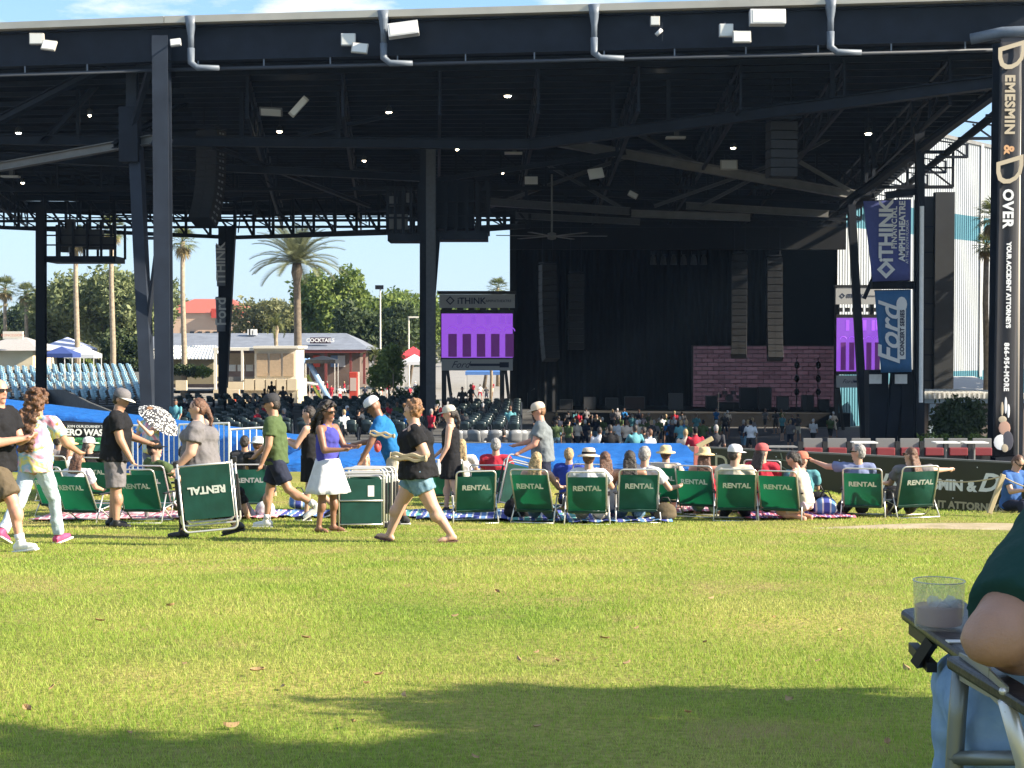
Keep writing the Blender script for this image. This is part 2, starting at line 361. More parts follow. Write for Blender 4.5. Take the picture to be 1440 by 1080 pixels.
# roof deck slab in two bays so the kink is real
DZ = -1.55
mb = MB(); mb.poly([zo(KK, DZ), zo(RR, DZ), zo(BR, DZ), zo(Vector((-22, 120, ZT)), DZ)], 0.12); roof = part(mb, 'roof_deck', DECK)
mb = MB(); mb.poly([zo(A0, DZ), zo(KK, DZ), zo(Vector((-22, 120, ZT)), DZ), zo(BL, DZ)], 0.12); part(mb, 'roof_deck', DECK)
mb = MB(); mb.poly([zo(KK, -.1), zo(RR, -.1), zo(BR, -.1), zo(Vector((-22, 120, ZT)), -.1)], 0.08); part(mb, 'roof_sheeting', GUT)
mb = MB(); mb.poly([zo(A0, -.1), zo(KK, -.1), zo(Vector((-22, 120, ZT)), -.1), zo(BL, -.1)], 0.08); part(mb, 'roof_sheeting', GUT)
# fascia beams, gutters, lower pipe
for a, b in ((A0, KK), (KK, RR)):
    d = (b - a).normalized(); nrm = Vector((d.y, -d.x, 0))
    part(MB().ibeam(zo(a, -.95) + nrm * .1, zo(b, -.95) + nrm * .1, 0.5, 1.35, .05), 'fascia_beam', STEEL)
    part(MB().beam(zo(a, -.10) + nrm * .45, zo(b, -.10) + nrm * .45, 0.5, 0.26), 'gutter', GUT)
    part(MB().tube([zo(a, -1.95) + nrm * .3, zo(b, -1.95) + nrm * .3], .07, 8), 'drain_pipe', STEELP, smooth=True)
    L_ = (b - a).length
    for k in range(int(L_ / 2.6)):
        p = a + d * (1.2 + k * 2.6) + nrm * .3
        part(MB().beam(zo(p, -1.62), zo(p, -1.92), .05, .05), 'pipe_hanger', PIPE)
        part(MB().beam(zo(p, .05) + nrm * .1, zo(p, .09) + nrm * -.5, .1, .08), 'roof_rib', GUT)
# downspouts with funnel heads
for px in (275, 545, 830, 1138):
    s = (Pz(px, 30, ZT).x - KK.x) / (RR.x - KK.x); p = KK.lerp(RR, s) + Vector((0, -.62, 0))
    mb = MB(); mb.tube([zo(p, .0), zo(p, -.35), zo(p, -.75), zo(p, -1.25)], [.24, .19, .12, .11], 10)
    mb.tube([zo(p, -1.2), zo(p, -1.75), zo(p, -1.95) + RD * .25, zo(p, -1.98) + RD * 1.1], [.14, .14, .12, .1], 10)
    part(mb, 'downspout', PIPE, smooth=True)
p = Pz(1365, 55, ZT - 1.6)
part(MB().tube([p, p + RD * 1.0 + Vector((0, -.3, .15)), p + RD * 4 + Vector((0, -.4, .2))], .2, 12), 'drain_pipe', PIPE, smooth=True)
# purlins under the deck, parallel to the front
for k in range(44):
    t = (k + .6) / 44
    a = KK.lerp(Vector((-22, 120, ZT)), t); b = RR.lerp(BR, t)
    part(MB().ibeam(zo(a, DZ - .12), zo(b, DZ - .12), .12, .22, .02), 'purlin', STEEL)
    if k % 2 == 0:
        a2 = A0.lerp(BL, t); part(MB().ibeam(zo(a2, DZ - .12), zo(a, DZ - .12), .12, .22, .02), 'purlin', STEEL)
# side eave of the roof (right) with brackets
eave = [zo(RR.lerp(BR, t), -1.2) for t in (0, 1)]
part(MB().ibeam(eave[0], eave[1], .5, 1.0, .05), 'eave_beam', STEEL)
part(MB().tube([zo(eave[0], -.9) + Vector((.9, 0, 0)), zo(eave[1], -.9) + Vector((.9, 0, 0))], .2, 8), 'eave_pipe', STEELD, smooth=True)
for k in range(9):
    q = eave[0].lerp(eave[1], (k + .7) / 9.5)
    mb = MB(); mb.beam(q + Vector((.2, 0, -.3)), q + Vector((1.9, 0, -.55)), .08, .08); mb.beam(q + Vector((.2, 0, -1.2)), q + Vector((1.9, 0, -1.2)), .14, .14); mb.beam(q + Vector((1.9, 0, -.5)), q + Vector((1.9, 0, -1.25)), .12, .12); mb.beam(q + Vector((.9, 0, -.5)), q + Vector((1.9, 0, -1.2)), .08, .08)
    part(mb, 'eave_bracket', STEEL)
# columns
def ground_p(px, d): return at(px, d)
def column(px0, py0, px1, d, w, name='column', m=STEEL, zb=None, d2=None):
    a = P(px0, py0, d); b = P(px1, 560, d2 or d); zb = gz(b.x, b.y) if zb is None else zb
    r = (b - a) * ((zb - a.z) / (b.z - a.z)); mb = MB()
    mb.ibeam(a, a + r, w, w * 1.05, .05, up=(0, 1, 0))
    # flange facing the camera reads as a solid plate
    return part(mb, name, m)
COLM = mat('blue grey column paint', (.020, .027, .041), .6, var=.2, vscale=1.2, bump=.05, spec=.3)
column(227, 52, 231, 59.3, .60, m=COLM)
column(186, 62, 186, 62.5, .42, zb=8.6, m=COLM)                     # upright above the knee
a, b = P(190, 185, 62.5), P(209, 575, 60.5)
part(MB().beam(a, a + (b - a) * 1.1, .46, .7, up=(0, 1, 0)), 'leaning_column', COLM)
part(MB().beam(P(216, 78, 60.2), P(183, 190, 62), .2, .2), 'brace', STEEL)
part(MB().beam(P(238, 215, 60), P(206, 470, 61), .16, .16), 'brace', STEEL)
part(MB().beam(P(205, 335, 61), P(220, 335, 60), .12, .12), 'brace', STEEL)
mb = MB(); mb.box(P(183, 190, 62), (.75, .7, 2.2)); part(mb, 'gusset', STEEL)
mb = MB(); mb.box(P(213, 72, 60.2), (1.2, .08, 1.4)); part(mb, 'gusset', STEEL)
column(596, 200, 596, 71, .36, m=STEELD); column(606, 205, 606, 70.4, .42, m=mat('weathered grey column', (.045, .048, .052), .6, var=.15))  # right post of the pair is a lighter grey than the left
part(MB().beam(P(615, 332, 71), P(600, 520, 71), .28, .28), 'brace', STEELD)
column(1293, 175, 1293, 66, .34, m=STEELD)
column(58, 290, 58, 98, .55, m=STEELD); column(313, 320, 313, 106, .5, m=STEELD); part(MB().beam(P(326, 320, 106), P(314, 545, 106), .55, .55), 'leaning_column', STEELD)
rc = column(1421, 58, 1414, 54.6, .95)
part(MB().tube([P(1432, 60, 54.2), P(1428, 660, 54.2)], .13, 10), 'conduit', mat('tan conduit', (.42, .38, .32), .6), smooth=True)  # pale tube put in for the sunlight on the column's right edge
# beams: px,py,d -> px,py,d, thickness m, colour
BE = [
 (-40, 196, 66, 745, 203, 66, .42, 0), (745, 203, 66, 1425, 112, 55.6, .46, 0), (-40, 218, 70, 600, 250, 76, .38, 0), (-30, 240, 66, 215, 196, 62, .35, 1),
 (0, 168, 64, 215, 58, 60, .30, 0), (-20, 118, 72, 200, 50, 60.5, .22, 0), (160, 205, 62, 300, 120, 75, .22, 0), (60, 200, 66, 190, 62, 66, .26, 0),
 (240, 205, 60, 215, 195, 60, .5, 0), (770, 197, 78, 1205, 275, 82, .46, 1), (690, 284, 84, 885, 297, 86, .42, 2), (725, 303, 92, 900, 312, 92, .38, 2), (888, 300, 90, 1055, 306, 90, .42, 1), (965, 289, 92, 1165, 301, 92, .42, 1),
 (690, 290, 88, 905, 212, 82, .2, 2), (770, 232, 86, 880, 296, 86, .18, 2), (905, 212, 82, 990, 232, 82, .18, 2), (1120, 225, 80, 1195, 268, 80, .2, 1), (1085, 232, 82, 920, 290, 84, .18, 2), (1175, 190, 82, 985, 290, 84, .18, 2), (860, 170, 80, 980, 230, 82, .2, 2),
 (600, 255, 74, 880, 214, 76, .25, 0), (300, 205, 68, 520, 290, 90, .22, 0), (420, 190, 66, 560, 160, 66, .18, 0), (420, 330, 110, 740, 318, 90, .3, 0),
 (700, 262, 100, 1180, 292, 100, .5, 0), (1190, 285, 74, 1425, 112, 56.4, .3, 0), (1245, 275, 66, 1296, 268, 66, .3, 0), (1180, 300, 78, 1230, 275, 72, .3, 0),
]
GR = [STEEL, STEELG, mat('mid grey beam', (.05, .053, .056), .55, var=.15)]
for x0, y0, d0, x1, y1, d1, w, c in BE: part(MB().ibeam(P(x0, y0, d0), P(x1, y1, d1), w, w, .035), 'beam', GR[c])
# hanging struts from deck to the ring beams
for px, py, d in ((110, 198, 66), (340, 200, 66), (476, 200, 66), (680, 232, 75), (940, 172, 63), (1170, 138, 59.6), (862, 190, 64), (975, 262, 84), (1005, 262, 84), (740, 290, 86), (795, 290, 86), (1060, 232, 80), (1228, 290, 74), (1218, 292, 74)):
    p = P(px, py, d); part(MB().beam(p, Vector((p.x, p.y, ZT + DZ - .1)), .16, .16, up=(0, 1, 0)), 'strut', STEEL)
# lattice trusses across the far side of the bowl
def truss(pa, pb, h, bays, w=.22, m=STEELD, diag=True):
    up = Vector((0, 0, h))
    part(MB().beam(pa, pb, w, w * 1.2), 'chord', m); part(MB().beam(pa + up, pb + up, w, w * 1.2), 'chord', m)
    part(MB().beam(pa + up * .55, pb + up * .55, w * .6, w * .6), 'chord', m)
    for k in range(bays + 1):
        q = pa.lerp(pb, k / bays); part(MB().beam(q, q + up, w * .8, w * .8, up=(0, 1, 0)), 'truss_post', m)
        if diag and k < bays: part(MB().beam(q + up, pa.lerp(pb, (k + 1) / bays), w * .6, w * .6), 'truss_diagonal', m)
truss(P(-40, 318, 110), P(330, 334, 108), 2.2, 11); truss(P(330, 334, 108), P(598, 326, 96), 2.6, 9); truss(P(605, 328, 92), P(745, 318, 92), 2.0, 4)
truss(P(-60, 262, 100), P(640, 270, 100), 2.6, 16, .2); truss(P(640, 270, 96), P(1180, 280, 92), 2.2, 12, .18); truss(P(-60, 150, 76), P(220, 150, 74), 3.0, 6, .2)
truss(P(700, 150, 74), P(1250, 150, 72), 2.6, 10, .16); truss(P(250, 160, 76), P(700, 160, 76), 2.6, 8, .16)
# radial trusses running from the front to the back under the deck
for k, t_ in enumerate((.08, .2, .32, .44, .56, .68, .8, .92)):
    a = zo(KK.lerp(RR, t_), -3.4) + Vector((0, 2.5, 0)); b = zo(Vector((-22, 120, ZT)).lerp(BR, t_), -3.6); truss(a, b, 1.7, 14, .13, STEEL)
for t_ in (.3, .6): a = zo(A0.lerp(KK, t_), -3.4) + Vector((0, 2.5, 0)); b = zo(BL.lerp(Vector((-22, 120, ZT)), t_), -3.6); truss(a, b, 1.7, 14, .13, STEEL)
for d_, y_ in ((84, 1.9), (106, 1.5), (112, 1.3)): truss(Vector((-40, d_ + 2, ZT - 4.0)), Vector((24, d_, ZT - 4.0)), y_, 26, .15, STEELD)
part(MB().beam(zo(BL, -2.1), zo(Vector((-22, 120, ZT)), -2.1), .3, .9), 'rear_fascia', STEELD); part(MB().beam(zo(Vector((-22, 120, ZT)), -2.1), zo(Vector((2, 122, ZT)), -2.1), .3, .9), 'rear_fascia', STEELD)
# cables and hangers seen against the sky
for k in range(14):
    q_ = P(20 + k * 45, 322 + 8 * math.sin(k), 104); part(MB().beam(q_, q_ + Vector((rnd.uniform(-.4, .4), 0, 3.2)), .07, .07, up=(0, 1, 0)), 'hanger', STEELD)
# catwalk box hung by the left column and follow-spot platforms by the middle column
def platform(px0, px1, pyt, pyb, d, depth, name='follow_spot_platform'):
    a, b = P(px0, pyb, d), P(px1, pyb, d); t = P(px0, pyt, d).z; h = t - a.z
    part(MB().box((a + b) / 2 + Vector((0, depth / 2, -.1)), ((b - a).x, depth, .38)), name, STEEL)
    n = 5
    for k in range(n + 1):
        q = a.lerp(b, k / n)
        for dy in (0, depth): part(MB().beam(q + Vector((0, dy, 0)), q + Vector((0, dy, h)), .14, .14, up=(0, 1, 0)), 'platform_post', STEELD)
    for zz in (.35, .62):
        part(MB().beam(a + Vector((0, 0, h * zz)), b + Vector((0, 0, h * zz)), .09, .09), 'rail', STEELD)
platform(64, 162, 312, 362, 98, 2.5); platform(545, 600, 262, 330, 72, 2); platform(612, 686, 255, 328, 72, 2)
mb = MB(); mb.box(P(115, 335, 98.8), (2.6, 1.0, 1.1)); mb.box(P(140, 342, 98.8), (2.0, .7, .8)); part(mb, 'equipment_bay', BLACK)
for px, py in ((100, 318), (92, 345), (85, 330)): part(MB().box(P(px, py, 98.8), (.5, .4, .9)), 'equipment_bay', BLACK)
mb = MB(); mb.box(P(640, 290, 73), (1.8, 1, 2.2)); part(mb, 'equipment_bay', STEELD)
for px, py, w_, h_ in ((553, 283, .35, .45), (576, 278, .3, .42), (560, 312, .9, .7)): part(MB().box(P(px, py, 73), (w_, .3, h_)), 'junction_box', STEELG)

# ------------------------------------------------------------------ things hung from the roof
LAMPM = mat('lit lamp', (1.0, .86, .62), .4, emit=14.0)
FIX = mat('lamp housing', (.05, .05, .05), .5)
def hung_lamp(px, py, d, s=1.0):
    p = P(px, py, d); t = thing('ceiling_lamp', 'small lit lamp glowing under the dark pavilion roof', 'lamp', p, 0, 'small lit lamps under the roof')
    MB().lathe([(.03, .3), (.12, .22), (.16 * s, .04), (.15 * s, .0)], 12).build('housing', FIX, t, True)
    MB().lathe([(.01, -.07), (.09 * s, -.05), (.14 * s, .02), (.01, .03)], 12).build('bulb', LAMPM, t, True)
    MB().tube([(0, 0, .28), (0, 0, max(.4, ZT + DZ - .2 - p.z))], .012, 5).build('cable', BLACK, t)
for px, py, d, s in ((401, 99, 62, 1.1), (393, 185, 72, 1), (547, 158, 69, 1), (714, 135, 67, 1.15), (928, 91, 61, 1.3), (1221, 188, 67, 1.1), (1031, 208, 78, 1), (26, 187, 70, 1), (706, 243, 92, 1), (512, 226, 84, .8), (643, 210, 80, .7), (126, 162, 66, .5), (32, 257, 96, .9)): hung_lamp(px, py, d, s)
PANEL = mat('pale flood panel', (.40, .385, .34), .45, var=.05)
PANELW = mat('white flood panel', (.55, .55, .54), .4, var=.04)
def flood(px, py, d, w, h, dep, tilt, roll, label, m=PANEL, yaw=0, name='floodlight', cat='floodlight'):
    p = P(px, py, d); t = thing(name, label, cat, p)
    M = (Euler((R(tilt), 0, R(yaw))).to_matrix() @ Euler((0, R(roll), 0)).to_matrix())
    MB().box((0, 0, 0), (w, dep, h), M).build('housing', m, t, bevel=.02)
    MB().box(M @ Vector((0, -dep / 2 - .006, 0)), (w * .86, .012, h * .82), M).build('lens', mat('flood lens', (.62, .62, .58), .25), t)
    MB().tube([M @ Vector((0, dep / 2 - .02, h * .3)), M @ Vector((0, dep / 2 + .2, h * .55 + .1)), M @ Vector((0, dep / 2 + .3, h * .5 + .12))], .03, 6).build('bracket', STEEL, t)
flood(52, 55, 60.0, .56, .44, .2, 0, 0, 'square pale speaker box on the fascia at far left', name='speaker_box', cat='speaker'); flood(69, 64, 59.7, .56, .44, .1, -25, 8, 'tilted grey panel lamp on the fascia at far left')
flood(490, 56, 58.4, .55, .46, .2, 0, 0, 'square white speaker box on the fascia left of the middle', PANELW, name='speaker_box', cat='speaker'); flood(506, 68, 58.1, .62, .42, .1, -20, 6, 'tilted beige panel lamp below the square box left of the middle')
flood(567, 42, 57.8, 1.15, .52, .35, -10, -8, 'wide white rounded heater lamp beside the second downspout', PANELW); flood(1079, 25, 55.6, 1.28, .55, .35, -8, 0, 'wide white rounded heater lamp near the right of the fascia', PANELW)
flood(1021, 43, 55.8, .5, .46, .2, 0, 0, 'square white speaker box on the fascia right of the middle', PANELW, name='speaker_box', cat='speaker'); flood(1043, 52, 55.5, .66, .46, .1, -15, 0, 'tilted beige panel lamp below the square box right of the middle')
flood(921, 30, 56.3, .34, .34, .2, 0, 0, 'smallest square box above the white security camera', name='speaker_box', cat='speaker')
flood(247, 60, 58.6, .4, .28, .15, -15, -8, 'small white panel lamp beside the top of the left column', PANELW)
flood(78, 100, 66, .34, .42, .2, 0, 0, 'small grey speaker box under the roof at far left', name='speaker_box', cat='speaker')
flood(420, 150, 64, .28, 1.0, .12, 0, 42, 'narrow slanting pale panel lamp under the roof'); flood(381, 157, 64.5, .95, .5, .08, 58, 5, 'dark flat panel lamp beside the narrow slanting one', STEELG)
flood(838, 244, 72, .72, .5, .12, -20, -10, 'tilted white panel lamp left of the long grey beam', PANELW, yaw=10); flood(890, 274, 78, .5, .3, .1, -20, 30, 'small rolled panel lamp below the long grey beam', yaw=10)
flood(1025, 232, 76, .85, .5, .12, -10, 0, 'beige panel lamp behind the long grey beam'); flood(747, 254, 82, .8, .5, .2, 0, 0, 'dark paired speaker boxes above the grey girder', STEEL, name='speaker_box', cat='speaker')
for px, py, d, nm in ((950, 190, 68, 'white ceiling fan head hanging near the middle lamp'), (722, 212, 74, 'white ceiling fan head hanging right of the middle column'), (15, 245, 76, 'white ceiling fan head hanging at the far left')):
    p = P(px, py, d); t = thing('ceiling_speaker', nm.replace('ceiling fan head', 'flat ceiling speaker'), 'speaker', p)
    mb = MB(); mb.box((0, 0, -.12), (.85, .5, .08)); mb.build('plate', PANEL, t); MB().box((.05, 0, .2), (.2, .2, .5)).build('bracket', FIX, t); MB().box((.25, 0, .45), (.5, .25, .12)).build('arm', FIX, t)
p = P(927, 47, 56); t = thing('security_camera', 'small white security camera bracketed to the roof fascia', 'camera', p)
MB().tube([(-.12, -.1, -.08), (.08, -.1, .12)], .075, 10).build('camera_body', PANELW, t, True); MB().box((.05, .05, .2), (.1, .2, .14)).build('bracket', STEEL, t); MB().beam((.12, .0, -.25), (.12, .0, .4), .03, .03).build('conduit', STEEL, t)
# line arrays
CABM = mat('speaker cabinet black', (.004, .0045, .006), .6, var=.2, vscale=4)
GRIL = mat('speaker grille', (.007, .0075, .009), .65, bump=.4, bscale=120)
def line_array(px, py, d, n, w, h, dep, curve, label, yaw=0, holes=False, group=None, lit=False):
    p = P(px, py, d); t = thing('line_array', label, 'speakers', p, R(yaw), group)
    y, z, a = 0, 0, 0
    for k in range(n):
        M = Euler((a, 0, 0)).to_matrix(); c = Vector((0, y, z)) + M @ Vector((0, 0, -h / 2))
        cb = MB().box(c, (w, dep, h * .93), M).build('speaker_cabinet', CABM, t, bevel=.012)
        for s in (-1, 1): MB().box(c + M @ Vector((s * w * .245, -dep / 2 - .006, 0)), (w * .44, .012, h * .8), M).build('grille', GRIL, cb)
        if holes:
            for q in (-.25, .25): MB().box(c + M @ Vector((w / 2 + .004, q * dep * .6, 0)), (.008, dep * .18, h * .3), M).build('grip', mat('pale cabinet grip', (.16, .165, .17), .5), cb)
        e = M @ Vector((0, 0, -h)); y += e.y; z += e.z; a += -R(curve) * (k / n)
    top = ZT + DZ - .2 - p.z
    MB().box((0, 0, .12), (w * .9, dep * 1.3, .1)).build('rigging_frame', STEEL, t)
    for s in (-.35, .35): MB().tube([(s * w, 0, .15), (s * w, 0, max(.6, top))], .03, 6).build('rigging_cable', STEEL, t)
    return t
line_array(297, 184, 70, 14, 1.1, .31, .8, 5.5, 'tall curved black line array hanging right of the left column', -22, True)
line_array(1099, 172, 62, 6, 1.1, .37, .8, 0.6, 'short straight black line array hanging over the right seats', 6)
for px, py, yw, n in ((770, 372, 18, 14), (810, 385, 5, 11), (1040, 358, -10, 15), (1089, 362, -4, 15)):
    line_array(px, py, 116, n, 1.15, .52, .9, 3.5 if n > 11 else 1, {770: 'outermost black line array at the left of the stage', 810: 'shorter black line array second from the left of the stage', 1040: 'slim black line array left of the pair at stage right', 1089: 'wide black line array right of the pair at stage right'}[px], yw)
# ceiling fan over the bowl
p = P(776, 332, 80); t = thing('ceiling_fan', 'large ceiling fan with long pale blades below the grey girders', 'fan', p)
MB().tube([(0, 0, 0), (0, 0, 3.2)], .05, 8).build('down_rod', STEELG, t); MB().lathe([(.05, -.2), (.22, -.15), (.22, .15), (.05, .2)], 12).build('hub', STEELG, t, True)
for k in range(6):
    a = k * math.pi / 3 + .1; MB().beam((.2 * math.cos(a), .2 * math.sin(a), 0), (2.9 * math.cos(a), 2.9 * math.sin(a), .02), .22, .03).build('blade', STEELG, t)

# ------------------------------------------------------------------ stage house
def rib_material(name, c1, scale):
    m, nt, b, N, K = node_mat(name); b.inputs['Base Color'].default_value = (*c1, 1); b.inputs['Roughness'].default_value = .5
    t = N('ShaderNodeTexCoord'); n = N('ShaderNodeTexNoise'); n.inputs['Scale'].default_value = .35; n.inputs['Detail'].default_value = 5; K(t.outputs['Object'], n.inputs[0])
    r_ = N('ShaderNodeValToRGB'); r_.color_ramp.elements[0].position = .3; r_.color_ramp.elements[0].color = (*[c * .86 for c in c1], 1); r_.color_ramp.elements[1].position = .7; r_.color_ramp.elements[1].color = (*c1, 1)
    K(n.outputs[0], r_.inputs[0]); K(r_.outputs[0], b.inputs['Base Color'])
    return m
WRIB = rib_material('white ribbed cladding', (.36, .385, .40), 1); TRIB = rib_material('teal ribbed cladding', (.05, .17, .22), 1)
S0 = at(1177, 119); S1 = at(1475, 150)
sh = thing('stage_house', 'tall white ribbed metal stage house with a teal stripe', 'building', (S0.x, S0.y, -6.6))
def spart(mb, name, m, parent=None, smooth=False):
    o = mb.build(name, m, parent or sh, smooth)
    if parent is None: o.matrix_parent_inverse = Matrix.Translation(-Vector(sh.location))
    return o
def ribwall(a, b, z0, z1, name, m, pitch=.42, dep=.07):
    a = Vector((a.x, a.y, 0)); b = Vector((b.x, b.y, 0)); d = (b - a); n = int(d.length / pitch); d /= n; nr = Vector((d.y, -d.x, 0)).normalized() * dep
    pts = []
    for k in range(n):
        q = a + d * k; pts += [q, q + d * .55, q + d * .65 + nr, q + d * .9 + nr]
    pts.append(b); v = [(p.x, p.y, z) for z in (z0, z1) for p in pts]; k = len(pts)
    return spart(MB().add(v, [(i, i + 1, k + i + 1, k + i) for i in range(k - 1)]), name, m)
ZS = E + 17.6
ribwall(S0, S1, -7, E - 2.6, 'base_cladding', TRIB); ribwall(S0, S1, E - 2.6, E + 8.9, 'wall_cladding', WRIB); ribwall(S0, S1, E + 8.9, E + 11.1, 'stripe_cladding', TRIB); ribwall(S0, S1, E + 11.1, ZS, 'wall_cladding', WRIB)
spart(MB().beam(Vector((S0.x, S0.y, ZS)), Vector((S1.x, S1.y, ZS)), .4, .3), 'roof_trim', STEELG)
q = S0.lerp(S1, .62); spart(MB().beam(Vector((q.x, q.y - .25, -2)), Vector((q.x, q.y - .25, ZS)), .25, .35, up=(0, 1, 0)), 'downpipe', WHITE)
DARK = mat('black stage drape', (.002, .0024, .0036), .95, var=.3, vscale=.8)
# wall behind and sides of the stage
x0 = at(726, 119).x; x1 = S0.x
STAGE_Z = -4.4
spart(MB().box(((x0 + x1) / 2, 126, STAGE_Z - .8), (x1 - x0 + 2, 14.5, 1.6)), 'stage_deck', DARK)
spart(MB().box((x1 + 2.4, 129, STAGE_Z - .8), (4, 8.5, 1.6)), 'stage_deck', DARK); spart(MB().box((x1 + 2.4, 129, 16), (4, 8.5, .5)), 'stage_roof', DARK); spart(MB().box((x0 - .25, 126, 5.5), (.5, 14.6, 21)), 'side_wall', DARK); spart(MB().box((x1 + 4.2, 128.5, 5.5), (.5, 9, 21)), 'side_wall', DARK)
spart(MB().box(((x0 + x1) / 2 + 2.3, 133.4, 5.5), (x1 - x0 + 5, .4, 21)), 'rear_wall', DARK); spart(MB().box(((x0 + x1) / 2, 126, 16), (x1 - x0 + 2, 15, .5)), 'stage_roof', DARK)
spart(MB().box(((x0 + x1) / 2, 118.5, 12.2), (x1 - x0 + 1, .4, 8)), 'header', DARK)
# wavy drapes
for k, (xa, xb, y, zt) in enumerate(((x0, x0 + 3.2, 121, 10.5), (x1 + 3.2, x1 + 3.9, 128, 10.5), (x0 + 3, x1 - 3.4, 132.6, 10.5))):
    n = int((xb - xa) / .12); pts = [(xa + (xb - xa) * i / n, y + .14 * math.sin(i * 1.3) + .05 * math.sin(i * .37)) for i in range(n + 1)]
    v = [(a, b, z) for z in (STAGE_Z, zt) for a, b in pts]; kk = n + 1
    spart(MB().add(v, [(i, i + 1, kk + i + 1, kk + i) for i in range(n)]), 'drape', mat('charcoal stage drape', (.0028, .0034, .005), .95), smooth=True)
# video wall with brick picture
def brick_screen():
    m, nt, b, N, K = node_mat('brick picture on screen')
    t = N('ShaderNodeTexCoord'); mp = N('ShaderNodeMapping'); mp.inputs['Rotation'].default_value = (math.pi / 2, 0, 0); K(t.outputs['Object'], mp.inputs[0])
    br = N('ShaderNodeTexBrick'); br.inputs['Scale'].default_value = 1.0; br.inputs['Brick Width'].default_value = .95; br.inputs['Row Height'].default_value = .36; br.inputs['Mortar Size'].default_value = .035
    br.inputs[1].default_value = (.22, .13, .18, 1); br.inputs[2].default_value = (.13, .075, .105, 1); br.inputs[3].default_value = (.02, .012, .02, 1)
    K(mp.outputs[0], br.inputs[0]); K(br.outputs[0], b.inputs['Emission Color']); b.inputs['Emission Strength'].default_value = .11; b.inputs['Base Color'].default_value = (.01, .01, .01, 1)
    return m
a, b = P(975, 487, 130.5), P(1172, 575, 130.5)
t = thing('video_wall', 'wide stage video wall showing dim purple bricks', 'screen', ((a.x + b.x) / 2, 130.5, b.z)); MB().box((0, 0, (a.z - b.z) / 2), (b.x - a.x, .2, a.z - b.z)).build('screen_face', brick_screen(), t)
MB().box((0, .2, (a.z - b.z) / 2), (b.x - a.x + .2, .18, a.z - b.z + .2)).build('screen_frame', BLACK, t)
# overhead lighting truss with lamps
a, b = P(905, 345, 124), P(1003, 350, 124); t = thing('lighting_truss', 'black lighting truss with a row of lamps over the stage', 'truss', (a + b) / 2); w = b.x - a.x
for dz in (0, .5, 1.3): MB().beam((-w / 2, 0, dz), (w / 2, 0, dz), .12, .12).build('chord', STEEL, t)
for k in range(9): MB().beam((-w / 2 + w * k / 8, 0, 0), (-w / 2 + w * ((k + 1) % 9 if k % 2 else k) / 8, 0, 1.3), .07, .07).build('lattice', STEEL, t)
for k in range(6):
    x = -w * .36 + w * .145 * k; lp = MB().lathe([(.08, 0), (.2, -.25), (.26, -.8), (.24, -.82)], 10, (x, 0, -.6)).build('stage_lamp', GR[2], t, True); MB().box((x, 0, -.45), (.35, .3, .3)).build('yoke', STEEL, lp)
for k in range(4): MB().box((-w * .3 + k * w * .2, -.1, .75), (.5, .4, .35)).build('stage_lamp', GR[2], t)
for s in (-.4, .4): MB().tube([(s * w, 0, 1.3), (s * w, 0, 10)], .03, 5).build('rigging_cable', STEELD, t)
# ------------------------------------------------------------------ vegetation
def leaf_mat(name, c, c2, tr=.3):
    m, nt, b, N, K = node_mat(name)
    g = N('ShaderNodeNewGeometry'); r_ = N('ShaderNodeValToRGB'); r_.color_ramp.elements[0].color = (*c, 1); r_.color_ramp.elements[1].color = (*c2, 1)
    K(g.outputs['Random Per Island'], r_.inputs[0]); K(r_.outputs[0], b.inputs['Base Color']); b.inputs['Roughness'].default_value = .6; b.inputs['Specular IOR Level'].default_value = .3
    t = N('ShaderNodeBsdfTranslucent'); K(r_.outputs[0], t.inputs[0]); ms = N('ShaderNodeMixShader'); ms.inputs[0].default_value = tr
    K(b.outputs[0], ms.inputs[1]); K(t.outputs[0], ms.inputs[2]); K(ms.outputs[0], nt.nodes['Material Output'].inputs[0]); return m
LM = {'oak': leaf_mat('grey green oak leaves', (.09, .12, .045), (.24, .27, .12)), 'green': leaf_mat('fresh green leaves', (.075, .125, .028), (.23, .29, .07)), 'dark': leaf_mat('dark green leaves', (.025, .045, .018), (.08, .11, .04)), 'olive': leaf_mat('olive leaves', (.11, .12, .05), (.25, .25, .11)), 'palm': leaf_mat('palm leaves', (.06, .085, .025), (.20, .21, .07)), 'date': leaf_mat('grey green date fronds', (.10, .12, .06), (.26, .27, .14)), 'dry': leaf_mat('dry palm leaves', (.22, .17, .08), (.40, .32, .16))}
BARK = mat('grey brown bark', (.16, .125, .09), .9, var=.3, vscale=3, bump=.6, bscale=12)
PBARK = mat('pale palm trunk', (.30, .24, .17), .9, var=.25, vscale=4, bump=.6, bscale=10)
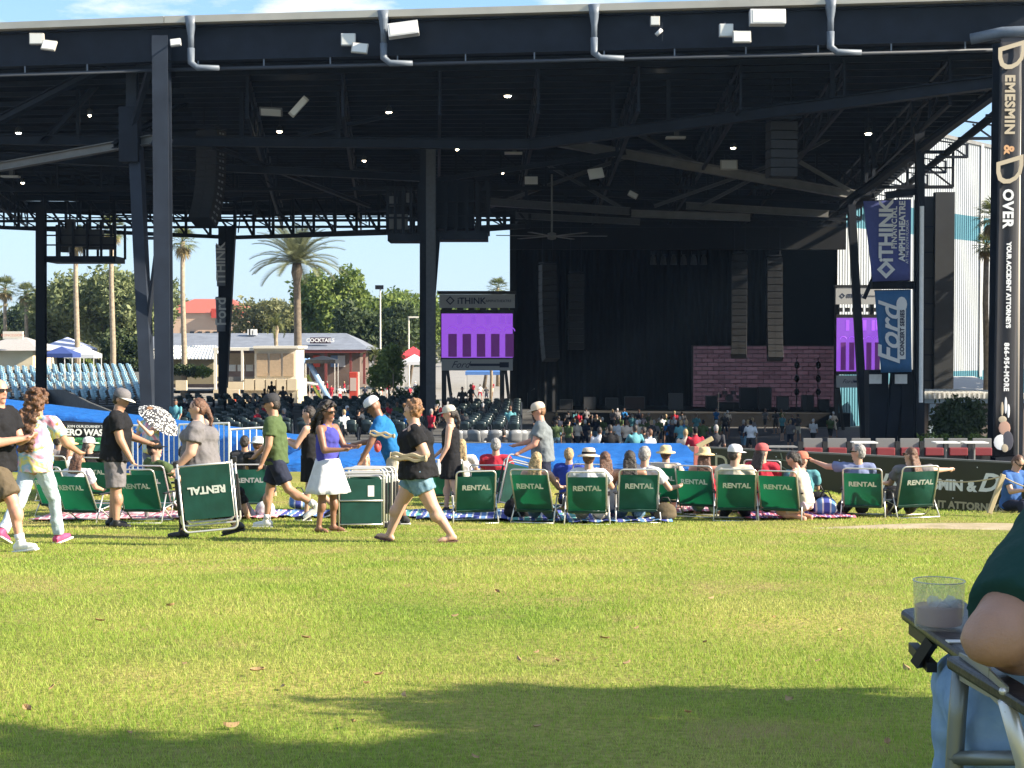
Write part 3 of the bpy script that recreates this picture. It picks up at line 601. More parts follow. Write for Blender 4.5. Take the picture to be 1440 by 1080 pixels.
def crown_mesh(seed, nl, leaf, lobes):
    rg = np.random.default_rng(seed); cs = []
    n = len(lobes); vol = np.array([l[3] * l[4] * l[5] for l in lobes]) ** .75; cnt = (vol / vol.sum() * nl).astype(int)
    for (x, y, z, a, b, c), k in zip(lobes, cnt):
        u = rg.normal(size=(k, 3)); u /= np.linalg.norm(u, axis=1)[:, None]
        rr = rg.uniform(.45, 1.08, k) ** .6
        bump = 1 + .22 * np.sin(u[:, 0] * 5 + seed) * np.sin(u[:, 1] * 6 + 1) * np.cos(u[:, 2] * 5 + x)
        p = u * (rr * bump)[:, None] * np.array([a, b, c]) + np.array([x, y, z])
        clump = p + rg.normal(size=p.shape) * leaf * .5; cs.append(clump)
    p = np.concatenate(cs); k = len(p)
    a = rg.normal(size=(k, 3)); a /= np.linalg.norm(a, axis=1)[:, None]; b = np.cross(a, rg.normal(size=(k, 3))); b /= np.linalg.norm(b, axis=1)[:, None]
    s = leaf * rg.uniform(.5, 1.2, k)[:, None]
    v = np.stack([p - a * s, p - b * s * .45, p + a * s, p + b * s * .45], 1).reshape(-1, 3)
    return mesh_np('crown', v, np.arange(4 * k).reshape(-1, 4))
def tree(label, base, w, h, lm, seed, nl=5000, leaf=.4, trunk=.25, name='shade_tree', group=None, dep=None):
    rr = random.Random(seed); t = thing(name, label, 'tree', base, 0, group); dep = dep or w
    lobes = []
    for k in range(9):
        a = k * 2.4 + seed; r = (.16 + .30 * (k % 3) / 2); zz = h * (.50 + .36 * rr.random()) if k else h * .74
        lobes.append((math.cos(a) * r * w, math.sin(a) * r * dep, zz, w * rr.uniform(.16, .26), dep * rr.uniform(.16, .26), h * rr.uniform(.13, .22)))
    lobes.append((0, 0, h * .62, w * .32, dep * .32, h * .26))
    o = link('crown', crown_mesh(seed, nl, leaf, lobes), t, LM[lm])
    mb = MB(); th = h * .5; mb.tube([(0, 0, -.3), (.05 * w, 0, th * .5), (0, 0, th), (0, 0, h * .7)], [trunk, trunk * .8, trunk * .6, trunk * .2], 8)
    for l in lobes[:7]: mb.tube([(0, 0, th * .75), (l[0] * .5, l[1] * .5, (th + l[2]) * .5), (l[0], l[1], l[2])], [trunk * .45, trunk * .3, trunk * .1], 6)
    mb.build('trunk', BARK, t, True); return t
def gp(px, d): return at(px, d)
def tree_px(label, px, pytop, wpx, d, lm, seed, **kw):
    b = gp(px, d); top = P(px, pytop, d).z; return tree(label, b, wpx / F * d, top - b.z, lm, seed, **kw)
tree_px('broad grey green oak behind the blue seats', 160, 368, 175, 190, 'oak', 11, nl=15000, leaf=.42, trunk=.5)
tree_px('darker oak at the left edge of the broad oak', 84, 405, 90, 200, 'oak', 12, nl=7000, leaf=.42)
tree_px('tall fresh green tree right of the date palm', 452, 378, 90, 205, 'green', 13, nl=9000, leaf=.42)
tree_px('rounded green tree left of the tall lamp post', 505, 396, 105, 215, 'green', 14, nl=9000, leaf=.42)
tree_px('green tree behind the middle column', 575, 398, 125, 220, 'green', 15, nl=9000, leaf=.42)
tree_px('dark green tree under the tall lamp post', 535, 430, 110, 195, 'dark', 16, nl=8000, leaf=.42)
tree_px('olive tree right of the red roofed building', 385, 420, 95, 240, 'olive', 17, nl=7000, leaf=.45)
tree_px('olive tree between date palm and cocktail bar', 440, 432, 95, 225, 'olive', 18, nl=7000, leaf=.45)
tree_px('olive tree behind the video screen', 680, 408, 120, 200, 'green', 19, nl=7000, leaf=.42)
tree_px('small dense tree behind the blue seats', 172, 470, 62, 162, 'dark', 20, nl=5000, leaf=.28, trunk=.14)
tree_px('low feathery tree beside the left seats', 128, 480, 60, 166, 'olive', 21, nl=4000, leaf=.26, trunk=.14)
tree_px('far green tree behind the left column', 218, 395, 70, 230, 'oak', 22, nl=5000, leaf=.45)
tree_px('small plaza tree left of the staked sapling', 545, 486, 42, 140, 'green', 23, nl=3500, leaf=.25, trunk=.12)
tree_px('far green tree at the left edge of the photo', 20, 425, 90, 240, 'dark', 24, nl=5000, leaf=.45)
tree_px('pale tree behind the red roofed building', 250, 420, 80, 330, 'olive', 25, nl=4000, leaf=.6)
# far wood reads as one mass
lob = []
for k in range(60):
    px = -200 + k * 17; d = 420 + 50 * math.sin(k * 2.1); q = gp(px, d); hh = P(px, 432 + 8 * math.sin(k * 1.7), d).z - q.z
    lob.append((q.x, q.y, q.z + hh * .5, 5.5, 5, hh * .52))
tag(link('far_wood', crown_mesh(31, 26000, .9, lob), None, LM['olive']), 'low green wood on the horizon behind the buildings', 'wood', kind='stuff')
def shrub(label, px, pytop, wpx, d, lm, seed, z=None, nl=2500, leaf=.14, group=None):
    b = gp(px, d); b.z = b.z if z is None else z; h = P(px, pytop, d).z - b.z; w = wpx / F * d
    t = thing('shrub', label, 'shrub', b, 0, group); rr = random.Random(seed)
    lobes = [(rr.uniform(-.3, .3) * w, rr.uniform(-.2, .2) * w, h * rr.uniform(.4, .75), w * rr.uniform(.2, .32), w * .28, h * rr.uniform(.22, .34)) for k in range(7)]
    link('foliage', crown_mesh(seed, nl, leaf, lobes), t, LM[lm]); mb = MB()
    for k in range(4): l = lobes[k]; mb.tube([(0, 0, -.1), (l[0] * .6, l[1] * .6, l[2] * .6), (l[0], l[1], l[2])], [.05, .035, .01], 5)
    mb.build('stem', BARK, t); return t
shrub('rounded dark shrub in front of the tan shed', 1356, 553, 78, 66, 'dark', 41, nl=5200, leaf=.13)
for i, (px, pt, w, d, lm) in enumerate(((20, 500, 60, 160, 'olive'), (75, 500, 50, 160, 'dark'), (112, 505, 40, 160, 'green'), (200, 506, 50, 160, 'dark'), (258, 512, 40, 158, 'dark'), (285, 516, 30, 158, 'green'))):
    shrub(['olive hedge shrub behind the leftmost blue seats', 'dark hedge shrub beside the back left post', 'bright green hedge shrub right of the back left post', 'dark hedge shrub just left of the leaning column', 'dark shrub at the foot of the tall fan palm', 'low green shrub before the ribbed roof hut'][i], px, pt, w, d, lm, 50 + i, z=-2.6, nl=2500, leaf=.2)
for i, (px, pt, w, d) in enumerate(((592, 540, 26, 135), (568, 548, 40, 132), (520, 552, 30, 132))): shrub(['rounded plaza shrub left of the middle column', 'low plaza ground shrub under the staked sapling', 'low plaza shrub right of the red kiosk'][i], px, pt, w, d, 'dark', 60 + i, nl=1500, leaf=.18, z=-4.9)
for i in range(6):
    px = 1300 + i * 17; shrub('low clipped planting along the box seats', px, 611, 22, 62, 'green', 70 + i, z=-3.6, nl=700, leaf=.09, group='planting behind the box seats')
# palms
def fan_palm(label, px, pyh, d, rpx, trunk=.2, lm='palm', seed=0, name='fan_palm'):
    b = gp(px, d); top = P(px, pyh, d); h = top.z - b.z; r = rpx / F * d; t = thing(name, label, 'palm tree', b); rr = random.Random(seed)
    MB().tube([(0, 0, -.3), (.1, 0, h * .3), (-.05, 0, h * .7), (0, 0, h)], [trunk * 1.25, trunk, trunk * .85, trunk * .8], 10).build('trunk', PBARK, t, True)
    for dry in (0, 1):
        mb = MB()
        for k in range(26 if not dry else 10):
            a = k * 2.399 + seed; el = R(75 - 115 * (k / 26)) if not dry else R(-55 - 20 * rr.random()); dirv = Vector((math.cos(a) * math.cos(el), math.sin(a) * math.cos(el), math.sin(el)))
            side = dirv.cross(Vector((0, 0, 1))).normalized(); nrm = side.cross(dirv); o = Vector((0, 0, h)); L0 = r * .45 * (1 if not dry else .8)
            pb = o + dirv * L0; mb.beam(o, pb, .05, .03)
            for j in range(11):
                g = R(-75 + 15 * j); dv = (dirv * math.cos(g) + side * math.sin(g)); ln = r * .62 * (1 - .25 * abs(j - 5) / 5) * rr.uniform(.85, 1.1)
                tip = pb + dv * ln + Vector((0, 0, -.22 * ln)) ; w = side * math.cos(g) * .06 * r * .5 - dirv * math.sin(g) * .06 * r * .5; mid = pb + dv * ln * .55
                mb.add([pb, mid + w, tip, mid - w], [(0, 1, 2, 3)])
        mb.build('crown' if not dry else 'dry_skirt', LM[lm] if not dry else LM['dry'], t)
    return t
fan_palm('tall fan palm with its head by the hanging platform', 108, 336, 158, 26, .28, seed=1); fan_palm('tall fan palm just right of the hanging platform', 158, 322, 158, 28, .28, seed=2)
fan_palm('tall fan palm right of the left column', 258, 340, 158, 27, .28, seed=3); fan_palm('fan palm before the white ribbed stage house', 1396, 305, 100, 34, .25, seed=4)
fan_palm('leftmost small fan palm at the photo edge', 8, 405, 190, 22, .25, seed=5); fan_palm('small fan palm left of the back left post', 38, 412, 190, 20, .25, seed=6); fan_palm('small fan palm behind the video screen header', 700, 405, 210, 20, .25, seed=7)
fan_palm('shorter second fan palm before the white stage house', 1386, 345, 104, 24, .22, seed=8)
def feather_palm(label, px, pyh, d, spx, nf, trunk, droop, lm, seed, name='date_palm'):
    b = gp(px, d); top = P(px, pyh, d); h = top.z - b.z; r = spx / F * d / 2; t = thing(name, label, 'palm tree', b); rr = random.Random(seed)
    MB().tube([(0, 0, -.3), (.08, 0, h * .4), (0, 0, h * .86), (0, 0, h * .93), (0, 0, h)], [trunk * 1.1, trunk, trunk * .9, trunk * 1.5, trunk * 1.1], 10).build('trunk', BARK if nf > 20 else PBARK, t, True)
    mb = MB()
    for k in range(nf):
        a = k * 2.399 + seed; el = R(80 - 85 * (k / nf) + rr.uniform(-6, 6)); Lf = r * 1.15 * rr.uniform(.85, 1.1); pts = []; p = Vector((0, 0, h)); e = el; n = 12
        for i in range(n + 1):
            pts.append(p.copy()); p = p + Vector((math.cos(a) * math.cos(e), math.sin(a) * math.cos(e), math.sin(e))) * Lf / n; e -= R(droop) / n * (.5 + i / n)
        for i in range(1, n + 1):
            d0 = (pts[i] - pts[i - 1]).normalized(); sd = d0.cross(Vector((0, 0, 1)));  sd = sd.normalized() if sd.length > .01 else Vector((1, 0, 0)); up = sd.cross(d0)
            mb.beam(pts[i - 1], pts[i], .05, .03)
            for s in (-1, 1):
                for q in (0, .33, .66):
                    o = pts[i - 1].lerp(pts[i], q); ll = Lf * .22 * math.sin(math.pi * min(.97, .18 + .8 * (i + q) / (n + 1))) ** .6
                    tip = o + (d0 * .75 + sd * s * .75 + up * .18) * ll; ww = d0 * .05 * r * .35
                    mb.add([o - ww * .5, o + ww, tip], [(0, 1, 2)])
    mb.build('crown', LM[lm], t); return t
feather_palm('tall date palm with wide grey green fronds on the plaza', 418, 370, 166, 124, 60, .42, 62, 'date', 3)
feather_palm('small bright palm before the grey roof', 388, 458, 172, 52, 15, .25, 130, 'palm', 5, 'feather_palm')
feather_palm('slim young palm behind the video screen legs', 690, 470, 150, 40, 13, .15, 100, 'palm', 6, 'feather_palm')
feather_palm('low bushy palm right of the cocktail bar', 528, 500, 148, 40, 13, .15, 100, 'palm', 8, 'feather_palm')

# ------------------------------------------------------------------ buildings at the left
SALM = mat('salmon stucco', (.52, .36, .25), .9, var=.06); ROOFR = mat('red roof metal', (.42, .10, .06), .6, var=.1); ROOFG = mat('blue grey shingle roof', (.17, .19, .23), .85, var=.15, vscale=1, bump=.3)
CREAM = mat('cream wall', (.62, .52, .36), .85, var=.07, vscale=.7); TANP = mat('tan louvre panel', (.42, .31, .20), .8, var=.1); TRIMW = mat('cream white trim', (.70, .66, .56), .6)
SIGNR = mat('red sign panel', (.45, .05, .03), .6); DKR = mat('dark red post', (.16, .035, .03), .6); GLASS = mat('dark window glass', (.03, .035, .04), .1)
def W(px, py, d): return P(px, py, d)
def bld(name, label, px, d, cat='building'):
    b = gp(px, d); t = thing(name, label, cat, b); t['_o'] = 0; return t, b
def bbox(t, b, px0, px1, py0, py1, d, dep, name, m, parent=None, **kw):
    a, c = P(px0, py1, d), P(px1, py0, d); mb = MB().box(((a.x + c.x) / 2 - b.x, d + dep / 2 - b.y, (a.z + c.z) / 2 - b.z), (c.x - a.x, dep, c.z - a.z)); return mb.build(name, m, parent or t, **kw)
def gable(t, b, px0, px1, py0, py1, d, dep, inset, name, m):
    a, c = P(px0, py1, d), P(px1, py0, d); x0, x1, z0, z1 = a.x - b.x, c.x - b.x, a.z - b.z, c.z - b.z; y0 = d - b.y; i = inset / F * d
    v = [(x0, y0, z0), (x1, y0, z0), (x1, y0 + dep, z0), (x0, y0 + dep, z0), (x0 + i, y0 + dep / 2, z1), (x1 - i, y0 + dep / 2, z1)]
    return MB().add(v, [(0, 1, 5, 4), (1, 2, 5), (2, 3, 4, 5), (3, 0, 4), (3, 2, 1, 0)]).build(name, m, t)
t, b = bld('red_roofed_building', 'salmon building with a red metal roof far behind the plaza', 290, 300)
bbox(t, b, 222, 345, 440, 500, 300, 20, 'wall', SALM); gable(t, b, 218, 349, 418, 440, 299.5, 24, 38, 'roof', ROOFR)
sgn = bbox(t, b, 296, 341, 437, 444, 298.8, .8, 'sign_band', SIGNR); bbox(t, b, 297, 306, 434, 447, 298.4, 1.0, 'sign_panel', SIGNR)
for k in range(8): bbox(t, b, 256 + k * 11, 262 + k * 11, 466, 478, 299.7, .4, 'window', GLASS)
for i, px in enumerate((275, 287, 297, 318)):
    c = gp(px, 285); v = thing('parked_van', ['white van parked at the left before the salmon building', 'second white van before the salmon building', 'maroon car parked before the salmon building', 'silver car parked at the right before the salmon building'][i], 'car', c); m_ = [WHITE, WHITE, DKR, STEELG][i]; hh = 2.1 if i < 2 else 1.5
    mb = MB(); mb.add([(-2.2, -.9, .4), (2.2, -.9, .4), (2.2, -.9, 1.0), (1.3, -.85, hh), (-1.6, -.85, hh), (-2.2, -.9, 1.1), (-2.2, .9, .4), (2.2, .9, .4), (2.2, .9, 1.0), (1.3, .85, hh), (-1.6, .85, hh), (-2.2, .9, 1.1)], [(0, 1, 2, 3, 4, 5), (11, 10, 9, 8, 7, 6), (0, 6, 7, 1), (1, 7, 8, 2), (2, 8, 9, 3), (3, 9, 10, 4), (4, 10, 11, 5), (5, 11, 6, 0)]); mb.build('body', m_, v, bevel=.1)
    for x in (-1.4, 1.4):
        for y in (-.85, .85): MB().tube([(x, y - .1, .33), (x, y + .1, .33)], .33, 12).build('wheel', BLACK, v)
    MB().box((0, -.9, hh * .72), (2.4, .03, .45)).build('window', GLASS, v)
t, b = bld('long_grey_roof_bar', 'long low bar building with blue grey roof and cocktail sign', 380, 180)
bbox(t, b, 170, 506, 491, 545, 181.5, 12, 'wall', mat('shaded brown bar wall', (.12, .085, .07), .8, var=.3, vscale=.5)); gable(t, b, 160, 522, 468, 492, 179.5, 17, 46, 'roof', ROOFG)  # bar wall in a mottled dark brown
bbox(t, b, 420, 515, 491.5, 496, 179.6, .6, 'fascia', DKR); sg = bbox(t, b, 436, 465, 474.5, 483, 181.3, .3, 'sign_panel', mat('dark plum sign', (.06, .03, .05), .6))
c = P(450.5, 478.7, 181.1); text('COCKTAILS', .62, t, c - b, (1, 0, 0), (0, 0, 1), mat('white lettering', (.8, .8, .78), .6), bold=.02)
for px in (422, 458, 493, 512): bbox(t, b, px - 1.6, px + 1.6, 494, 540, 180, .3, 'post', DKR)
for i, px in enumerate((430, 445, 470, 480)): bbox(t, b, px - 5, px + 5, 500, 516, 181.3, .3, 'poster', [GLASS, SIGNR, mat('blue poster', (.12, .2, .35), .6), mat('grey poster', (.4, .42, .44), .6)][i])
for px in (350, 352, 358): bbox(t, b, px - 2, px + 2, 463, 471, 186, .8, 'roof_vent', WHITE)
t, b = bld('ribbed_roof_hut', 'small hut with a white ribbed metal hip roof', 262, 162)
bbox(t, b, 205, 300, 504, 540, 163, 8, 'wall', mat('olive tan wall', (.22, .19, .12), .85)); gable(t, b, 198, 306, 486, 505, 162, 10, 16, 'roof', mat('pale blue white metal roof', (.52, .56, .58), .4))
a0, a1 = P(200, 505, 162), P(304, 505, 162)
for k in range(22):
    q = a0.lerp(a1, k / 21) - b; dx = (10 - k) * .02 * 3; MB().beam(q + Vector((0, -.02, .06)), q + Vector((dx, 4.9, (19 / F * 162))), .06, .08).build('roof_rib', TRIMW, t)
t, b = bld('cream_service_building', 'cream concession block with tan louvre panels and white frame', 380, 150.0)
bbox(t, b, 343, 418, 534, 576, 150.0, 7, 'lower_wall', CREAM); bbox(t, b, 358, 416, 490, 534, 150.6, 6, 'upper_wall', TRIMW)
for k in range(3):
    x = 361 + k * 18.5; bbox(t, b, x, x + 15, 497, 529, 150.4, .4, 'louvre_panel', TANP)
for k in range(5):
    x = 344 + k * 15; bbox(t, b, x, x + 13, 533, 549, 149.8, .4, 'wall_panel', CREAM)
bbox(t, b, 356, 419, 486.5, 490, 149.9, 7, 'cornice', TRIMW); bbox(t, b, 299, 357, 489, 493, 150.0, 8, 'canopy', TRIMW); bbox(t, b, 302, 357, 497, 513, 155.5, .5, 'rear_wall', TANP)
bbox(t, b, 339, 342, 493, 536, 150.0, .3, 'post', TRIMW); bbox(t, b, 301, 304, 493, 550, 150.0, .3, 'post', TRIMW); bbox(t, b, 302, 357, 530, 536, 151.0, .5, 'counter', STEELG)
for k in range(3): bbox(t, b, 322 + k * 12, 331 + k * 12, 513, 522, 154.0, .4, 'white_cabinet', WHITE)
bbox(t, b, 308, 342, 537, 548, 148.0, .4, 'parapet', CREAM); bbox(t, b, 300, 336, 548, 562, 147.0, .6, 'parapet', CREAM); bbox(t, b, 247, 262, 535, 549, 147.0, .5, 'parapet', CREAM); bbox(t, b, 318, 324, 560, 585, 146.0, .8, 'pier', CREAM)
MB().tube([P(334, 560, 146.8) - b, P(334, 560, 146.5) - b], .35, 14).build('life_ring', mat('orange red ring', (.6, .1, .04), .5), t)
t, b = bld('concession_stand', 'low concession stand with grey hip roof at the left edge', 15, 150)
bbox(t, b, -40, 46, 492, 520, 151, 8, 'wall', CREAM); gable(t, b, -46, 54, 474, 493, 150, 10, 40, 'roof', mat('pale grey shingle', (.36, .34, .32), .85, var=.1)); bbox(t, b, 4, 32, 466, 477, 149.6, .3, 'sign_panel', TRIMW)
c = P(18, 471.5, 149.4); text('CONCESSIONS', .34, t, c - b, (1, 0, 0), (0, 0, 1), mat('orange lettering', (.6, .2, .12), .6))
t, b = bld('white_far_house', 'small white building seen between the left palms', 35, 260); bbox(t, b, 12, 52, 452, 475, 260, 8, 'wall', WHITE); gable(t, b, 10, 54, 441, 453, 259.5, 9, 12, 'roof', ROOFG)
def tent(label, px0, px1, pyt, pye, pyb, d, m, name='canopy_tent'):
    b = gp((px0 + px1) / 2, d); t = thing(name, label, 'tent', b); w = (px1 - px0) / F * d; ze = P(px0, pye, d).z - b.z; zt = P(px0, pyt, d).z - b.z
    MB().add([(-w / 2, -w / 2, ze), (w / 2, -w / 2, ze), (w / 2, w / 2, ze), (-w / 2, w / 2, ze), (0, 0, zt), (-w / 2, -w / 2, ze - .35), (w / 2, -w / 2, ze - .35), (w / 2, w / 2, ze - .35), (-w / 2, w / 2, ze - .35)], [(0, 1, 4), (1, 2, 4), (2, 3, 4), (3, 0, 4), (5, 6, 1, 0), (6, 7, 2, 1), (7, 8, 3, 2), (8, 5, 0, 3)]).build('canopy', m, t)
    for x in (-1, 1):
        for y in (-1, 1): MB().beam((x * w * .48, y * w * .48, -.05), (x * w * .48, y * w * .48, ze), .06, .06).build('leg', WHITE, t)
TB = mat('navy blue canvas', (.03, .06, .22), .8); TW = mat('white canvas', (.72, .74, .78), .7, trans=.2); TR_ = mat('red canvas', (.5, .05, .06), .7); TGB = mat('pale blue canvas', (.40, .44, .60), .7)
tent('navy canopy tent behind the blue seats', 66, 108, 487, 497, 515, 135, TB); tent('white canopy tent right of the navy one', 96, 138, 487, 498, 515, 139, TW); tent('wide pale blue canopy tent behind the navy one', 62, 128, 474, 490, 515, 160, TGB)
tent('red canopy tent left of the middle column', 562, 600, 487, 500, 540, 160, TR_); tent('white canopy tent below the red one', 566, 600, 498, 508, 545, 156, TW)
tent('bright blue canopy tent behind the screen legs', 655, 705, 508, 522, 550, 160, mat('bright blue canvas', (.08, .2, .5), .7)); tent('small black canopy on the plaza by the date palm', 432, 474, 500, 506, 545, 158, BLACK)
b = gp(432, 158); t = thing('inflatable_arch', 'blue and white triangular arch on the plaza beside the date palm', 'arch', b); zt = P(432, 505, 158).z - b.z
for s in (-1, 1): MB().tube([(s * 2.3, 0, 0), (0, 0, zt)], .28, 8).build('arch_leg', mat('light blue vinyl', (.25, .42, .75), .5), t, True)
for s in (-1, 1): MB().tube([(s * 1.5, .3, 0), (0, .3, zt * .62)], .16, 8).build('arch_brace', mat('yellow green vinyl', (.55, .65, .15), .5), t, True)
MB().tube([(-1.7, 0, zt * .42), (1.7, 0, zt * .42)], .2, 8).build('arch_bar', TW, t, True)
b = gp(497, 150); t = thing('red_kiosk', 'red upright menu kiosk on the plaza', 'kiosk', b); z1 = P(497, 523, 150).z - b.z; MB().box((0, 0, z1 / 2), (.8, .5, z1)).build('cabinet', SIGNR, t, bevel=.05); MB().box((0, -.26, z1 * .62), (.6, .03, z1 * .4)).build('menu_panel', mat('pale menu', (.5, .4, .36), .6), t); MB().box((.5, 0, z1 / 2), (.12, .3, z1)).build('side_trim', TRIMW, t)
for px, pt, d, nm in ((535, 404, 170, 'tall lamp post with a square head over the trees'), (575, 446, 175, 'shorter lamp post left of the middle column')):
    b = gp(px, d); h = P(px, pt, d).z - b.z; t = thing('lamp_post', nm, 'lamp post', b); MB().tube([(0, 0, 0), (0, 0, h)], .11, 8, .07).build('pole', TRIMW, t)
    if px == 535: MB().box((-.1, 0, h), (.9, .5, .45)).build('lamp_head', STEELD, t)
    else: MB().beam((0, 0, h), (-.1, 0, h + .02), .1, .1).build('arm', TRIMW, t); MB().box((.55, 0, h), (1.1, .35, .18)).build('lamp_head', TRIMW, t)
b = gp(553, 132); t = thing('staked_sapling', 'young tree held by three pale stakes on the plaza', 'tree', b); h = P(553, 500, 132).z - b.z
MB().tube([(0, 0, 0), (0, 0, h)], .07, 6).build('trunk', PBARK, t)
for k in range(3): a = k * 2.1 + .3; MB().beam((math.cos(a) * .8, math.sin(a) * .8, 0), (0, 0, 1.5), .08, .08).build('stake', mat('pale timber', (.5, .40, .24), .8), t)
link('crown', crown_mesh(91, 900, .22, [(0, 0, h, .8, .8, .9), (.3, 0, h - .8, .6, .6, .6)]), t, LM['green'])
# tan shed and black tower at the right
t, b = bld('tan_shed', 'tan shed with pale blue corner trim and white roof edge', 1345, 72); bbox(t, b, 1299, 1450, 562, 645, 73, 5, 'wall', mat('taupe stucco', (.23, .19, .16), .85, var=.05)); bbox(t, b, 1292, 1300, 560, 645, 72.6, 6, 'side_wall', mat('pale pink stucco', (.55, .46, .40), .8))  # sun on the side wall and shade on the front are in the colours
bbox(t, b, 1307, 1316, 568, 645, 72.7, .3, 'corner_trim', mat('pale blue trim', (.42, .52, .60), .6)); bbox(t, b, 1300, 1460, 561, 567, 72.6, .4, 'frieze', mat('pale blue trim', (.42, .52, .60), .6)); bbox(t, b, 1290, 1460, 554, 561, 72.3, 6, 'roof', TRIMW)  # shade is part of the trim's blue tint
for k in range(16): bbox(t, b, 1292 + k * 7, 1294.5 + k * 7, 552.5, 560.5, 72.2, 6, 'roof_rib', WHITE)
t, b = bld('low_grey_roof_annex', 'low annex with a flat grey roof before the stage house', 1370, 105); bbox(t, b, 1310, 1440, 560, 600, 105, 12, 'wall', CREAM); gable(t, b, 1295, 1450, 533, 562, 104, 16, 30, 'roof', mat('light grey membrane', (.48, .48, .48), .8))
t, b = bld('black_baffle_tower', 'tall narrow black baffle tower before the white stage house', 1318, 98, 'tower')
bbox(t, b, 1313, 1343, 270, 640, 98, .6, 'front_panel', mat('charcoal panel', (.022, .024, .026), .6, var=.2, vscale=.5)); bbox(t, b, 1297, 1313, 276, 640, 98.4, 2.5, 'side_panel', BLACK)
for k in range(8): bbox(t, b, 1296.5, 1312.5, 318 + k * 36, 320 + k * 36, 98.3, .1, 'rail', STEEL)

# ------------------------------------------------------------------ side screens
def purple_screen(name, w, h):
    m, nt, b, N, K = node_mat(name); b.inputs['Base Color'].default_value = (.02, .01, .03, 1)
    b.inputs['Emission Color'].default_value = (.34, .10, .78, 1); b.inputs['Emission Strength'].default_value = .30; return m
PUR = purple_screen('violet screen light', 1, 1); PURD = mat('plum screen picture', (.08, .015, .12), .5, emit=.25); PURM = mat('mid violet screen picture', (.28, .08, .66), .5, emit=.30)
SGN = mat('pale grey sign', (.40, .41, .41), .6); INK = mat('dark navy ink', (.02, .03, .07), .6); WINK = mat('white ink', (.78, .78, .76), .6)
def side_screen(label, px0, px1, d, py=(414, 433, 441, 503, 505, 521), narrow=False):
    pc = (px0 + px1) / 2; b = gp(pc, d); t = thing('video_screen', label, 'screen', b); s = d / F
    z = [P(pc, y, d).z - b.z for y in py]; w = (px1 - px0) * s; u = w / 100 * .97
    hd = MB().box((0, 0, (z[0] + z[1]) / 2), (w * 1.06, .25, z[0] - z[1])).build('header_sign', SGN, t); MB().box((0, .1, z[0] + .12), (w * 1.1, .5, .2)).build('top_rail', BLACK, t)
    text('◇ iTHINK', .58 * w / 4.7, hd, (-w * .16, -.14, (z[0] + z[1]) / 2), (1, 0, 0), (0, 0, 1), INK, bold=.012); text('AMPHITHEATRE', .24 * w / 4.7, hd, (w * .3, -.14, (z[0] + z[1]) / 2), (1, 0, 0), (0, 0, 1), INK)
    fr = MB().box((0, .12, (z[2] + z[3]) / 2), (w * 1.03, .3, z[2] - z[3] + .5)).build('screen_frame', BLACK, t)
    sc = MB().box((0, -.06, (z[2] + z[3]) / 2), (w, .06, z[2] - z[3])).build('screen_face', PUR, t); zh = z[2] - z[3]
    n = 5
    for k in range(n):
        x = -w / 2 + w * (.155 + k * .2); dw = w * .12
        MB().box((x, -.1, z[3] + zh * .28), (dw, .02, zh * .52)).build('picture_door', PURD, sc)
        pts = [(x + dw * .62 * math.cos(a), -.097, z[3] + zh * .60 + dw * .5 * math.sin(a)) for a in [math.pi * i / 10 for i in range(11)]]
        MB().tube(pts, w * .008, 4).build('picture_arch', PURM, sc)
        MB().box((min(x + w * .1, w * .45), -.1, z[3] + zh * .86), (w * .075, .02, zh * .2)).build('picture_vault', PURM, sc)
    ft = MB().box((0, 0, (z[4] + z[5]) / 2), (w * 1.0, .2, z[4] - z[5])).build('footer_sign', SGN, t)
    text('Ford', .62 * w / 4.7, ft, (-w * .24, -.11, (z[4] + z[5]) / 2), (1, 0, 0), (0, 0, 1), INK, shear=.45); gt = MB(); gt.box((w * .14, -.11, (z[4] + z[5]) / 2), (w * .48, .02, .16)); gt.box((w * .38, -.11, (z[4] + z[5]) / 2), (w * .13, .02, .34)); gt.build('guitar_mark', INK, ft)
    for x in (-.47, .35): MB().beam((x * w, .4, 0), (x * w, .4, z[0]), .3, .3, up=(0, 1, 0)).build('support_post', BLACK, t)
    MB().beam((-.3 * w, .4, 0), (-.42 * w, .4, z[5]), .2, .2).build('support_brace', BLACK, t); MB().beam((.5 * w, .4, 0), (.40 * w, .4, z[5]), .2, .2).build('support_brace', BLACK, t)
    for k in range(6): MB().box((-w * .4 + k * w * .16, .1, (z[1] + z[2]) / 2 + .1), (w * .09, .3, .3)).build('rigging_block', BLACK, t)
side_screen('violet video screen with arched doors left of the stage', 621, 721, 100)
side_screen('violet video screen partly hidden behind the right post', 1176, 1236, 112, (405, 428, 447, 522, 528, 545))

# ------------------------------------------------------------------ right support cluster and banners
for a, b_, w in (((1197, 288, 72), (1217, 640, 72), .34), ((1262, 520, 70), (1248, 660, 70), .5), ((1276, 520, 70), (1276, 660, 70), .7), ((1232, 520, 70.5), (1234, 660, 70.5), .9), ((1290, 400, 69), (1290, 660, 69), .3), ((1275, 284, 70), (1215, 420, 71), .16)):
    part(MB().beam(P(*a), P(*b_), w, w, up=(0, 1, 0)), 'support_post', STEEL)
part(MB().tube([P(1197, 290, 72), P(1200, 282, 72), P(1208, 276, 72), P(1225, 274, 72)], .17, 8), 'bent_strut', STEELD)
part(MB().beam(P(1288, 178, 65), P(1297, 300, 65), .22, .22, up=(0, 1, 0)), 'support_post', STEELD); part(MB().tube([P(1296.5, 290, 64.5), P(1295, 566, 64.5)], .09, 8), 'white_conduit', WHITE)
part(MB().box(P(1257, 401, 69.5), (2.0, .4, .35)), 'bracket', STEELD)
for px in (1231, 1267): part(MB().box(P(px, 533, 69), (.55, .05, .42)), 'notice', WHITE)
